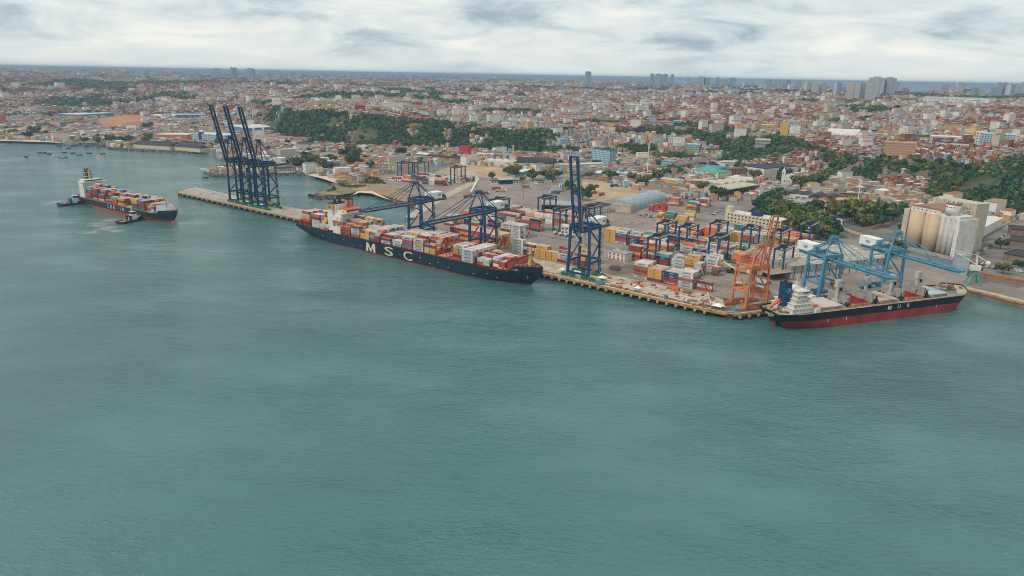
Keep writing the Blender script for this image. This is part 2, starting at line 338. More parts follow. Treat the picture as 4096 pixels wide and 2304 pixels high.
# ---- hills and plateau
na, nr = 420, 360
TH = np.linspace(-0.86, 0.86, na); RR = np.concatenate([np.linspace(900, 3200, 210), np.geomspace(3210, 45000, nr-210)])
A2, R2 = np.meshgrid(TH, RR); HX = R2*np.sin(A2); HY = R2*np.cos(A2); HZ = height(HX, HY)
def forest_mask(x, y):
    th = np.arctan2(x, y); r = np.hypot(x, y); r0 = np.interp(th, FA, FT[:, 0]); r1 = np.interp(th, FA, FT[:, 1])
    t = (r-r0+(fbm(x/120, y/120, 5)-0.5)*120)/(r1-r0)
    pxa = np.interp(th, FA, [f[0] for f in FOOT])
    slope = ((t > 0.0) & (t < 1.0))
    rag = (fbm(x/48, y/48, 91)-0.5)*0.7; a = (t+rag > 0.05) & (t+rag < 0.98) & (pxa > 1090+rag*120) & (pxa < 2230+rag*160) & (fbm(x/38, y/38, 93) > 0.27)
    b = slope & (pxa > 2900) & (t < 0.98) & (fbm(x/75, y/75, 47) > 0.41)
    b |= (t > -0.35) & (t < 1.0) & (pxa > 3750)
    n1 = fbm(x/210, y/210, 31); n2 = fbm(x/700, y/900, 37)
    c = (t > 0.9) & (n1*0.6+n2*0.6 > 0.69)
    d = slope & (pxa > 2230) & (pxa <= 2900) & (fbm(x/70, y/70, 41) > 0.56)
    e = slope & (pxa <= 1090) & (fbm(x/130, y/130, 43) > 0.6)
    return a | b | c | d | e
FM = forest_mask(HX, HY)
idx = np.arange(na*nr).reshape(nr, na)
q = np.stack([idx[:-1, :-1], idx[:-1, 1:], idx[1:, 1:], idx[1:, :-1]], -1).reshape(-1, 4)
fcol = np.where(FM[:-1, :-1].reshape(-1, 1), np.array([[0.055, 0.085, 0.026]]), np.array([[0.17, 0.135, 0.105]]))
gy = fbm(HX/60, HY/60, 51)[:-1, :-1].reshape(-1, 1)
fcol = np.where((gy > 0.655) & FM[:-1, :-1].reshape(-1, 1), np.array([[0.085, 0.085, 0.028]]), fcol)
me = np_mesh('hills', np.stack([HX, HY, HZ], -1).reshape(-1, 3), q, fcol, attr_mat('hill_ground', 0.95, 0.3, 0.02))
me.polygons.foreach_set('use_smooth', [True]*len(me.polygons))
tag(obj('hills', me), kind='structure')

# ---- sheets laid on the lowland, each a few millimetres above the one below
LAY = [0]
def sheet(name, poly, m, lift=None):
    LAY[0] += 1
    mb = MB(); mb.sheet(poly, ZD+0.02+0.006*LAY[0]); return tag(mb.build(name, m), kind='structure')
def strip(pts, wd):
    l = []; r = []
    for i, p in enumerate(pts):
        a = pts[max(0, i-1)]; b = pts[min(len(pts)-1, i+1)]; dx_, dy_ = b[0]-a[0], b[1]-a[1]; k = math.hypot(dx_, dy_) or 1
        nx, ny = -dy_/k*wd/2, dx_/k*wd/2; l.append((p[0]+nx, p[1]+ny)); r.append((p[0]-nx, p[1]-ny))
    return r+l[::-1]
def smooth(pts, n=8):
    o = []
    for i in range(len(pts)-1):
        p0 = pts[max(0, i-1)]; p1 = pts[i]; p2 = pts[i+1]; p3 = pts[min(len(pts)-1, i+2)]
        for k in range(n):
            t = k/n
            o.append(tuple(0.5*((2*p1[j])+(-p0[j]+p2[j])*t+(2*p0[j]-5*p1[j]+4*p2[j]-p3[j])*t*t+(-p0[j]+3*p1[j]-3*p2[j]+p3[j])*t**3) for j in range(len(p1))))
    return o+[pts[-1]]
sheet('yard_pavement', [P(-379, 34), P(-3, 34), B(-12, 24), B(205, 24), (372, 560), at(3900, 1080), at(3420, 960), at(3150, 930), at(2500, 760), at(2330, 700), at(1900, 690), at(1560, 700), at(1480, 735), at(1600, 775), at(1720, 835), P(-398, 84)], M_asph)
sheet('apron_pavement', [P(-379, 4), P(-4, 4), P(-6, 24), P(-24, 33), P(-379, 35)], M_apron)
sheet('sandy_lot', [at(1740, 690), at(1830, 655), at(2000, 655), at(2150, 672), at(2190, 690), at(2100, 720), at(1950, 712), at(1830, 700)], M_dirt)
sheet('truck_lot', [at(2330, 720), at(2420, 712), at(2560, 745), at(2590, 762), at(2500, 790), at(2400, 805), at(2330, 800)], M_dirt)
sheet('headland_scrub', [at(1290, 775), at(1345, 742), at(1420, 705), at(1500, 700), at(1560, 745), at(1640, 765), at(1700, 800), at(1640, 815), at(1560, 790), at(1490, 766), at(1436, 764), at(1400, 774), at(1340, 782)], M_scrub)
sheet('headland_earth', [at(1500, 722), at(1590, 762), at(1690, 785), at(1700, 815), at(1620, 806), at(1540, 780), at(1440, 762), at(1420, 750)], mat('dry_bank', (0.33, 0.24, 0.15), 0.95, var=0.25, scale=0.05))
sheet('beach_by_the_headland', [at(1228, 699), at(1330, 690), at(1420, 700), at(1345, 733), at(1288, 714)], M_sand)
sheet('beach_in_the_cove', [at(1410, 781), at(1430, 764), at(1490, 764), at(1560, 798), at(1540, 794), at(1486, 774), at(1438, 770)], M_sand)
sheet('beach_of_the_old_town', [(-1450, 1640), at(0, 567, 2), at(195, 573, 2), at(250, 576, 2), at(190, 562, 2), at(0, 557, 2), (-1450, 1690)], M_sand)
sheet('red_field', [at(385, 478), at(430, 470), at(560, 455), at(585, 470), at(570, 500), at(420, 515)], M_red)
sheet('quay_road', strip(smooth([at(4096, 1145), at(3900, 1098), at(3790, 1060), at(3760, 1030), at(3790, 1000), at(3900, 940), at(4010, 880), at(4090, 850)]), 22), M_road)
sheet('car_park', [at(3880, 1020), at(3960, 960), at(4096, 1000), at(4096, 1110), at(3980, 1085)], mat('car_park_asphalt', (0.20, 0.17, 0.155), 0.9, var=0.2, scale=0.05))
sheet('port_road', strip(smooth([at(3360, 905), at(3440, 930), at(3560, 960), at(3640, 985)]), 16), M_road)
sheet('avenue', strip(smooth([at(1300, 640), at(1600, 640), at(1800, 640), at(2100, 650), at(2350, 690), at(2450, 700), at(2600, 730), at(2800, 760), at(3000, 800), at(3200, 850), at(3360, 900)]), 18), M_road)
sheet('gate_road', strip(smooth([at(1640, 870), at(1750, 800), at(1850, 750), at(1900, 720), at(1880, 690)]), 14), M_conc)
# rails of the container cranes, set in the apron
m_rail = mat('rail_steel', (0.12, 0.09, 0.075), 0.5, 0.6)
for nm, a, b_ in (('crane_rail', P(-760, 5), P(-6, 5)), ('crane_rail', P(-760, 21), P(-12, 21)), ('crane_rail', B(-8, 24.5), B(190, 24.5)), ('crane_rail', B(-8, 40.5), B(190, 40.5))):
    LAY[0] += 1; mb = MB(); mb.sheet(strip([a, b_], 0.7), ZD+0.02+0.006*LAY[0]); tag(mb.build(nm, m_rail), kind='structure')

# ---- quays on piles
def quay(name, poly, edge, inward, step, mats, block=True, lab=None):
    """poly: deck outline; edge: polyline of the water side"""
    mb = MB(); mb.prism(poly, ZD-1.5, ZD+0.012, 0, 1, bottom=True)
    q_ = tag(mb.build(name, mats), kind='structure')
    for i in range(len(edge)-1):
        a, b_ = Vector(edge[i]), Vector(edge[i+1]); d = (b_-a); ln = d.length; d.normalize(); nrm = Vector((-d.y, d.x))*inward
        mb = MB(); a0 = a-nrm*0.35; b0 = b_-nrm*0.35
        mb.beam((a0.x, a0.y, ZD-0.55), (b0.x, b0.y, ZD-0.55), 0.7, 1.3); mb.build('edge_beam', M_ochre, q_)
        mb = MB(); a1 = a+nrm*0.6; b1 = b_+nrm*0.6; mb.beam((a1.x, a1.y, ZD+0.16), (b1.x, b1.y, ZD+0.16), 0.5, 0.3); mb.build('kerb', M_ochre, q_)
        mb = MB(); a2 = a+nrm*5; b2 = b_+nrm*5; mb.beam((a2.x, a2.y, 0.5), (b2.x, b2.y, 0.5), 0.6, 5.0); mb.build('rear_wall', M_pile, q_)
        if not block: continue
        bm = MB(); bm.box(-0.8, 0.8, -0.85, 0.85, ZD-2.7, ZD-1.1); bm.box(-0.5, 0.5, -0.2, 1.6, -1, ZD-2.7, 1)
        me_ = None
        for k in range(int(ln/step)):
            p = a+d*(k+0.5)*step-nrm*0.9
            if me_ is None: o = bm.build('fender_block', [M_fend, M_pile], q_); me_ = o.data
            else: o = obj('fender_block', me_, q_)
            o.location = (p.x, p.y, 0); o.rotation_euler = (0, 0, math.atan2(nrm.y, nrm.x)-math.pi/2)
    return q_
quay('pier_deck', [P(-762, -2), P(-380.2, -2), P(-380.2, 36), P(-787, 36)], [P(-787, 36), P(-762, -2), P(-380.2, -2)], 1, 12.2, [M_conc, M_pile])
corner = [P(-380, -2), P(-4, -2), P(1.5, -0.5), P(4, 3.5), B(-14, 18), B(198, 18)]
quay('main_quay_deck', corner+[B(198, 21.6), B(-14, 21.6), P(-3, 3.1), P(-380, 3.1)], corner[:2], 1, 7.4, [M_apron, M_pile])
quay('corner_quay_beam', [corner[1], corner[2], corner[3], corner[4], B(-14, 18.4), P(-4, -1.6)], corner[1:6], 1, 8.0, [M_apron, M_pile])
quay('east_quay_deck', [inner, rq, (470, 374), (478, 379), (392, 517), (366, 556)], [inner, rq, (470, 374)], 1, 500, [M_conc, M_wall], block=False)

M_line = mat('road_paint', (0.58, 0.54, 0.48), 0.8, var=0.2, scale=0.5); M_yline = mat('yellow_paint', (0.50, 0.36, 0.12), 0.8, var=0.25, scale=0.5); M_tyre = mat('tyre_track', (0.20, 0.175, 0.155), 0.9, var=0.3, scale=0.2)
def marks(name, m, segs, wd):
    LAY[0] += 1; mb = MB()
    for a, b_ in segs: mb.sheet(strip([a, b_], wd), ZD+0.02+0.006*LAY[0])
    o = tag(mb.build(name, m), kind='structure'); return o
marks('tyre_tracks', M_tyre, [(P(-370, v), P(-20, v)) for v in (60, 63, 66.5, 70, 78, 112, 115, 118, 150, 153)]+[(P(u, 40), P(u+3, 250)) for u in (-232, -228, -200, -140, -137, -20, -16)], 0.9)
marks('lane_lines', M_line, [(P(-370, v), P(-10, v)) for v in (36.6, 57, 84, 74, 108, 126, 157, 184)]+[(P(-30+k*3, 20), P(-24+k*3, 32)) for k in range(9)], 0.28)
marks('yellow_lane_lines', M_yline, [(P(-370, v), P(-10, v)) for v in (23.5, 25, 33)]+[(B(0, n), B(195, n)) for n in (30, 36, 46, 52)], 0.25)
marks('deck_joints', mat('slab_joint', (0.30, 0.24, 0.19), 0.9), [(P(u, -1.5), P(u, 35.5)) for u in range(-760, -8, 18)]+[(P(-775, v), P(-8, v)) for v in (9, 15.5, 28)], 0.25)
# ================================================================ shipping containers
CC = {'maroon': (0.235, 0.050, 0.042), 'rust red': (0.40, 0.105, 0.062), 'red': (0.52, 0.055, 0.038), 'orange': (0.66, 0.17, 0.045), 'yellow': (0.62, 0.34, 0.085),
      'white': (0.64, 0.61, 0.56), 'grey': (0.44, 0.47, 0.48), 'navy': (0.016, 0.058, 0.135), 'blue': (0.045, 0.16, 0.33), 'teal': (0.11, 0.42, 0.38), 'green': (0.03, 0.22, 0.13)}
CL, CW, CH = 12.19, 2.44, 2.6
M_black = mat('black_print', (0.012, 0.016, 0.022), 0.6); M_white = mat('white_print', (0.78, 0.77, 0.74), 0.6, var=0.05); M_sky = mat('pale_blue_print', (0.22, 0.55, 0.72), 0.5, var=0.05)
M_steel = mat('galvanised_bars', (0.30, 0.29, 0.28), 0.5, 0.3)
def cmat(c):
    col = CC[c]; return mat('container_'+c.replace(' ', '_'), col, 0.55, var=0.2, scale=0.22, wave=3.2, bump=0.45, dirt=(tuple(x*0.55+0.05 for x in col), 0.35, (1, 1, 0.3)))
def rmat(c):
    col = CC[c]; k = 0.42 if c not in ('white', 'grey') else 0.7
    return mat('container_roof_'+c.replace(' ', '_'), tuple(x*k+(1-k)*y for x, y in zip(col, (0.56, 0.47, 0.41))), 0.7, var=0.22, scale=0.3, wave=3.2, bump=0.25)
CMESH = {}
def cont_mesh(c, L_):
    if (c, L_) in CMESH: return CMESH[(c, L_)]
    mb = MB(); h = L_/2; w = CW/2; e = 0.05
    mb.box(-h+e, h-e, -w+e, w-e, 0.12, CH-e, 0)
    for x in (-1, 1):
        for y in (-1, 1): mb.box(x*h-(0.16 if x > 0 else 0), x*h+(0.16 if x < 0 else 0), y*w-(0.16 if y > 0 else 0), y*w+(0.16 if y < 0 else 0), 0, CH, 0)
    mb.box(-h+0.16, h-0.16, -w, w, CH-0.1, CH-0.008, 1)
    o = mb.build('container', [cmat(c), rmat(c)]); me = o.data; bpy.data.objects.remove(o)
    CMESH[(c, L_)] = me; return me
def door_mesh(c):
    if ('door', c) in CMESH: return CMESH[('door', c)]
    mb = MB()
    for s in (-1, 1): mb.box(-0.03, 0.03, min(0.04*s, 1.0*s), max(0.04*s, 1.0*s), 0.2, CH-0.2, 0)
    for y in (-0.75, -0.35, 0.35, 0.75): mb.box(0.03, 0.09, y-0.035, y+0.035, 0.2, CH-0.2, 1)
    o = mb.build('doors', [cmat(c), M_steel]); me = o.data; bpy.data.objects.remove(o); CMESH[('door', c)] = me; return me
def star_mesh():
    if 'star' in CMESH: return CMESH['star']
    mb = MB(); mb.add([(-0.85,0,-0.85),(0.85,0,-0.85),(0.85,0,0.85),(-0.85,0,0.85)], [(0,1,2,3)], 0)
    pts = []
    for i in range(14):
        a = math.pi/2+i*math.pi/7; r = 0.62 if i % 2 == 0 else 0.3; pts.append((r*math.cos(a), -0.02, r*math.sin(a)))
    mb.add(pts, [tuple(range(14))], 1)
    o = mb.build('emblem', [M_sky, M_white]); me = o.data; bpy.data.objects.remove(o); CMESH['star'] = me; return me
def swoosh_mesh():
    if 'swoosh' in CMESH: return CMESH['swoosh']
    mb = MB()
    for s in (1, -1):
        p = []; q_ = []
        for i in range(7):
            t = -1+2*i/6; p.append((t*0.7, 0, s*(0.62+0.3*(1-t*t)))); q_.append((t*0.7, 0, s*(0.62+0.16*(1-t*t))))
        mb.add(p+q_[::-1], [tuple(range(14)) if s < 0 else tuple(range(13, -1, -1))], 0)
    o = mb.build('emblem', M_white); me = o.data; bpy.data.objects.remove(o); CMESH['swoosh'] = me; return me
def print_on(o, c, L_, text=None):
    f = L_/CL; y = -CW/2-0.012
    def put(me, name, x, z): ch = obj(name, me, o, (x, y, z))
    if c in ('white', 'grey'):
        put(text_mesh('MAERSK', 1.5, M_black, 0.012, width=6.2*f), 'lettering', 0.9*f, CH/2); put(star_mesh(), 'emblem', -4.2*f, CH/2)
    elif c == 'yellow': put(text_mesh('MSC', 0.75, M_black, 0.05, width=1.1), 'lettering', 0, CH/2-0.35); put(text_mesh('m', 0.95, M_black, 0.06, width=1.1), 'emblem', 0, CH/2+0.45)
    elif c == 'navy': put(text_mesh('CMA CGM', 0.95, M_white, 0.01, width=3.9*f), 'lettering', 0, CH/2); put(swoosh_mesh(), 'emblem', 0, CH/2)
    elif c == 'red': put(text_mesh('HAMBURG SÜD', 0.95, M_white, 0.01, width=7.0*f), 'lettering', 0, CH/2)
    elif c == 'orange': put(text_mesh('Hapag-Lloyd', 1.0, mat('dark_blue_print', (0.03, 0.06, 0.2), 0.6), 0.01, width=4.6*f), 'lettering', 0.5*f, CH/2)
    elif c == 'maroon' and text == 'tex': put(text_mesh('Capital', 1.1, M_white, 0.01, width=4.8*f), 'lettering', 0.4*f, CH/2-0.1)
    elif c == 'blue': put(text_mesh('APL', 1.1, M_white, 0.02, width=2.2), 'lettering', -1.5*f, CH/2)
CONT = []                                  # every container that shows: (x, y, z, rz, length, colour, words, front?, tier)
ORD = ['', 'first', 'second', 'third', 'fourth', 'fifth', 'sixth', 'seventh', 'eighth', 'ninth', 'tenth', 'eleventh', 'twelfth', 'thirteenth', 'fourteenth', 'fifteenth', 'sixteenth', 'seventeenth', 'eighteenth', 'nineteenth', 'twentieth']
PAL_YARD = ['maroon']*5+['rust red']*5+['yellow']*4+['white']*4+['grey']*4+['navy']*3+['red']*2+['orange']*2+['blue', 'teal', 'green']
PAL_MSC = ['maroon']*6+['rust red']*4+['white']*6+['grey']*5+['yellow']*2+['red', 'orange', 'blue']
PAL_LOG = ['maroon']*6+['rust red']*3+['yellow']*3+['orange']*2+['blue']*2+['white', 'teal', 'red', 'navy', 'grey']
def block(frame, u0, v0, bays, rows, words, pal, z0=ZD, rp=2.58, bp=12.7, gap_rows=()):
    """bays: list of (tiers, front colours bottom to top, options); frame(u, v) -> world"""
    rnd = random.Random(hash((round(u0), round(v0), len(bays))) & 0xffff)
    ang = frame('angle'); hts = []; us = []; u = u0
    for b_ in bays:
        L_ = b_.get('L', CL); us.append((u, L_)); u += b_.get('step', L_+(0.5 if L_ > 8 else 0.35))
        hs = []
        for r in range(b_.get('rows', rows)):
            t = b_['t'] if isinstance(b_['t'], int) else b_['t'][min(r, len(b_['t'])-1)]
            if r > 0 and isinstance(b_['t'], int): t = max(1, t-rnd.choice((0, 0, 0, 0, 1, 1, 2)) if b_.get('vary', True) else t)
            hs.append(t)
        hts.append(hs)
    for i, b_ in enumerate(bays):
        L_ = us[i][1]; hs = hts[i]; same = rnd.choice(pal)
        zb = z0+b_.get('dz', 0)
        for r, t in enumerate(hs):
            for k in range(t):
                front = (r == 0) or hs[r-1] <= k
                top = (k == t-1)
                nxt = hts[i+1] if i+1 < len(bays) else []
                right = not (r < len(nxt) and nxt[r] > k) or b_.get('endopen', False)
                if not (front or top or right): continue
                if r == 0 and 'front' in b_ and k < len(b_['front']): c = b_['front'][k]
                elif 'tops' in b_ and top and r < len(b_['tops']): c = b_['tops'][r]
                else: c = same if rnd.random() < 0.35 else rnd.choice(pal)
                x, y = frame(us[i][0]+L_/2, v0+r*rp+CW/2)
                wd = words.format(tier=ORD[k+1], row=ORD[r+1], bay=ORD[(len(bays)-i) if '{bayb}' not in words else i+1], bayb=ORD[i+1])
                CONT.append((x, y, zb+k*(CH+0.03), ang, L_, c, wd, front, right, top, k))
def port(u, v=None): return QA if u == 'angle' else P(u, v)

# ---- stacks in the yard
Y = 'yellow'; Wh = 'white'; Gr = 'grey'; Ma = 'maroon'; Ru = 'rust red'; Re = 'red'; Nv = 'navy'; Te = 'teal'; Bl = 'blue'; Or = 'orange'; Ge = 'green'
block(port, -94.2, 38, [dict(t=[5,5,5,5,5,5], front=[Gr,Ru,Ma,Ru,Wh], tops=[Wh,Wh,Wh,Wh,Ru,Or], step=12.4, vary=False), dict(t=[4,4,4,4,4,4], front=[Ma,Y,Y,Y], tops=[Y,Ru,Re,Ru,Te,Y], step=14.7),
     dict(t=[4,4,4,4,4,4], front=[Re,Ma,Nv,Nv], tops=[Nv,Gr,Ru,Gr,Gr,Ru], step=12.3), dict(t=[5,5,5,5,5,5], front=[Gr,Gr,Ru,Wh,Wh], tops=[Wh,Wh,Wh,Wh,Ru,Ru], step=15.2)], 6,
     '{tier} tier, {row} row, {bay} column from orange crane', PAL_YARD)
block(port, -39.7, 40, [dict(t=[3], front=[Re,Gr,Ma], tops=[Wh], rows=1)], 1, '{tier} tier of the lone stack beside the orange crane, {row} row', PAL_YARD)
block(port, -221.2, 38, [dict(t=[5,5,4], front=[Wh,Wh,Wh,Wh,Wh], tops=[Wh,Wh,Wh], rows=3, step=12.75), dict(t=[4,4,4,3], front=[Ma,Nv,Gr,Ma], tops=[Ma,Wh,Wh,Ru], rows=4, step=12.6), dict(t=[3,4,4,4], front=[Y,Y,Y], tops=[Y,Y,Ru,Y], rows=4, step=12.85),
     dict(t=[3,3], front=[Y,Y,Y], tops=[Y,Y], rows=2, step=12.4), dict(t=[3,4], front=[Ma,Gr,Gr], tops=[Gr,Re], rows=2, step=16.5), dict(t=[3,4,4,5], front=[Ma,Ma,Y], tops=[Y,Ru,Y,Y], rows=4)], 4,
     '{tier} tier, {row} row, {bay} column from blue crane, behind bow', PAL_YARD)
block(port, -300, 38, [dict(t=[5]*7, step=12.6), dict(t=[5]*7, step=12.6), dict(t=[5]*7, step=12.6), dict(t=[5]*7, step=12.6), dict(t=[5]*7, tops=[Y,Wh,Ru,Y,Y,Y,Y])], 7,
     '{tier} tier, {row} row, {bay} column from apron gap, tall mixed block', ['maroon']*4+['rust red']*3+['yellow']*4+['orange']*2+['red', 'blue', 'teal'])
W2 = '{tier} tier, {row} row, {bay} column, middle yard lane'
block(port, -128.5, 89, [dict(t=[5,5,5,4], front=[Re,Ma,Y,Ma,Ma], step=13.6, rows=4), dict(t=[3,3,3], front=[Ma,Ma,Ru], rows=3, step=14.2), dict(t=[4,4,4], front=[Ma,Ma,Nv,Te], rows=4, step=15), dict(t=[3,4,4,4,4], front=[Gr,Wh,Wh], tops=[Wh,Gr,Wh], step=12.5, rows=5), dict(t=[4,5,5], front=[Gr,Ru,Y,Y], tops=[Y,Y,Y], rows=3, step=15.5)], 5,
     '{tier} tier, {row} row, {bay} column from forklift lane, middle block', PAL_YARD)
block(port, -60.5, 99, [dict(t=[4,5,4,4,5], front=[Wh,Wh,Wh,Wh], tops=[Wh]*5)], 5, '{tier} tier, {row} row, white stack behind grey reefers', ['white']*6+['grey'])
block(port, -60, 78, [dict(t=[4,4,4,4], front=[Re,Gr,Gr,Gr], tops=[Ru,Ru,Gr,Ru], L=6.06)], 4, '{tier} tier, {row} row, grey reefer stack by the forklift', ['grey']*5+['white']*3+['maroon'])
block(port, -48.5, 87.5, [dict(t=[3,3], front=[Ma,'green',Ru], rows=2, L=6.06)], 2, '{tier} tier, {row} row, short stack with green box near forklift', PAL_YARD)
block(port, -182.4, 136.5, [dict(t=[5]*5, front=[Y]*5, step=12.5, tops=[Y,Ru,Wh,Ru,Ru]), dict(t=[5,5,5,4,5], front=[Gr,Re,Ma,Bl,Wh], step=13.2), dict(t=[4,4,5,5,4], front=[Nv,Nv,Nv,Ma], step=13), dict(t=[3,4,4], front=[Ru,Ma,Nv], step=13), dict(t=[3,3,4,4], front=[Ru,Y,Ru], step=13)], 6,
     '{tier} tier, {row} row, {bay} column from the gantry, yellow-fronted block', PAL_YARD)
block(port, -129, 118, [dict(t=[4]*5, front=[Ma,Ru,Y,Re], step=13), dict(t=[4]*5, front=[Ma,Ru,Y,Or], step=13)], 5, '{tier} tier, {row} row, {bay} column from the gantry, striped block', PAL_YARD)
block(port, -97, 128, [dict(t=[4,4,5,4,4], step=12.8), dict(t=[4,5,4,4], step=13.0), dict(t=[4,4,4,4], front=[Wh,Gr,Gr,Gr], L=6.06, step=6.5), dict(t=[4,4,4,4], front=[Nv,Gr,Gr,Wh], L=6.06, step=14), dict(t=[4,4,4], front=[Gr,Ma,Nv,Nv], step=13), dict(t=[3,4,3])], 5, '{tier} tier, {row} row, {bay} column, rear gantry lane', PAL_YARD)
for v0, u0, n, hh in ((163, -165, 11, 4), (181, -165, 3, 4), (190, -125, 9, 4), (207, -165, 4, 3), (216, -112, 8, 5), (236, -170, 3, 4), (241, -118, 9, 4), (262, -112, 5, 3)):
    block(port, u0, v0, [dict(t=random.Random(v0+i).choice((hh, hh, hh-1, hh+1, hh-2 if hh > 3 else hh)), step=12.9) for i in range(n)], 6, '{tier} tier, {row} row, {bay} column, back yard lane %d metres inland' % v0, PAL_YARD)
block(port, -190, 262, [dict(t=[4,4,4], L=6.06, step=9), dict(t=[4,5,5,4], step=14), dict(t=[3,4,4], step=14)], 4, '{tier} tier, {row} row, {bay} column, stacks before the open shed', PAL_YARD)
block(port, -210, 300, [dict(t=[2,2], front=[Gr,Ge], L=6.06, step=22), dict(t=[2], rows=1, front=[Bl,Ge], step=14), dict(t=[3,4], front=[Wh,Y,Wh], step=14)], 2, '{tier} tier, {row} row, {bay} column, loose stacks behind the barrel shed', PAL_YARD)
# west yard, between the lowered cranes and the sheds
block(port, -354, 86, [dict(t=[4,4,4,4,4], front=[Ma,Wh,Ru,Re], step=12.8)], 6, '{tier} tier, {row} row, stack under lowered crane boom', PAL_YARD)
block(port, -327, 88, [dict(t=[4,3,3], front=[Nv,Nv,Nv,Nv], L=6.06, step=7.5), dict(t=[3,3,4,4], front=[Gr,Ma,Ru], step=13)], 4, '{tier} tier, {row} row, {bay} column, blue-fronted stack west yard', PAL_YARD)
block(port, -274.5, 86, [dict(t=[5,5,5,4,5,5], front=[Re,Gr,Ma,Wh,Gr], step=12.7), dict(t=[5]*6, front=[Wh,Wh,Wh,Wh,Gr], tops=[Gr]*6)], 6, '{tier} tier, {row} row, {bay} column, pale reefer block west yard', ['white']*5+['grey']*4+['maroon']*2+['red', 'blue'])
block(port, -281, 127, [dict(t=[4,5,4,4], front=[Ma,Ma,Ru,Ru], step=12.7), dict(t=[5,5,4,5], front=[Nv,Ru,Ru,Ma,Nv])], 4, '{tier} tier, {row} row, {bay} column, rusty block west yard', PAL_YARD)
for v0, u0, n, hh in ((112, -352, 4, 4), (140, -350, 4, 4), (168, -345, 7, 4), (194, -330, 6, 3), (222, -300, 3, 2)):
    block(port, u0, v0, [dict(t=random.Random(v0+i*3).choice((hh, hh, hh-1, hh+1)), step=12.9) for i in range(n)], 5, '{tier} tier, {row} row, {bay} column, west yard lane %d metres inland' % v0, PAL_YARD)
# far yard beside the sandy lot
for v0, u0, n, hh in ((276, -658, 4, 2), (283, -600, 4, 4), (292, -572, 2, 3), (300, -655, 7, 3), (325, -640, 7, 3), (345, -600, 4, 3)):
    block(port, u0, v0, [dict(t=random.Random(v0+i*7).choice((hh, hh, hh-1, hh+1)), step=13) for i in range(n)], 5, '{tier} tier, {row} row, {bay} column, far yard', PAL_YARD)
# under and behind the orange crane
block(port, -18, 62, [dict(t=[2,2], front=[Y,Y], rows=2, step=13), dict(t=[2,2,1], front=[Ru,Ma], rows=3)], 3, '{tier} tier, {row} row, {bay} column, between the orange crane legs', PAL_YARD)
block(port, -14, 84, [dict(t=[1,1,1,1,1], front=[Bl], L=CL, tops=[Bl,Ru,Ru,Ru,Ru])], 5, '{tier} tier, {row} row, beside the grey shed canopy', ['rust red'])
def berth(u, v=None): return BA if u == 'angle' else B(u, v)
block(berth, 108, 55, [dict(t=[1], front=[Bl], rows=1)], 1, '{tier} tier {row} box alone before grey warehouse wall', ['blue'])
block(port, -230, 318, [dict(t=[3,3,2], front=[Re,Bl,Re], L=6.06, step=8), dict(t=[4,3,3], front=[Re]*4, L=6.06, step=8), dict(t=[5,4], front=[Re]*5, L=6.06)], 3, '{tier} tier, {row} row, {bay} column, beside the arched shed', ['red', 'maroon', 'blue', 'orange'])

for (px, py), nb, hh, nm in (((2676, 822), 1, 4, 'open shed corner'), ((2744, 848), 1, 5, 'port office lawn'), ((2788, 826), 1, 4, 'truck depot wall'), ((2640, 800), 1, 2, 'barrel shed end')):
    u_, v_ = uv(at(px, py)); block(port, u_, v_, [dict(t=hh, step=12.9) for _ in range(nb)], 6, '{tier} tier, {row} row, {bay} column, stack by the '+nm, PAL_YARD)
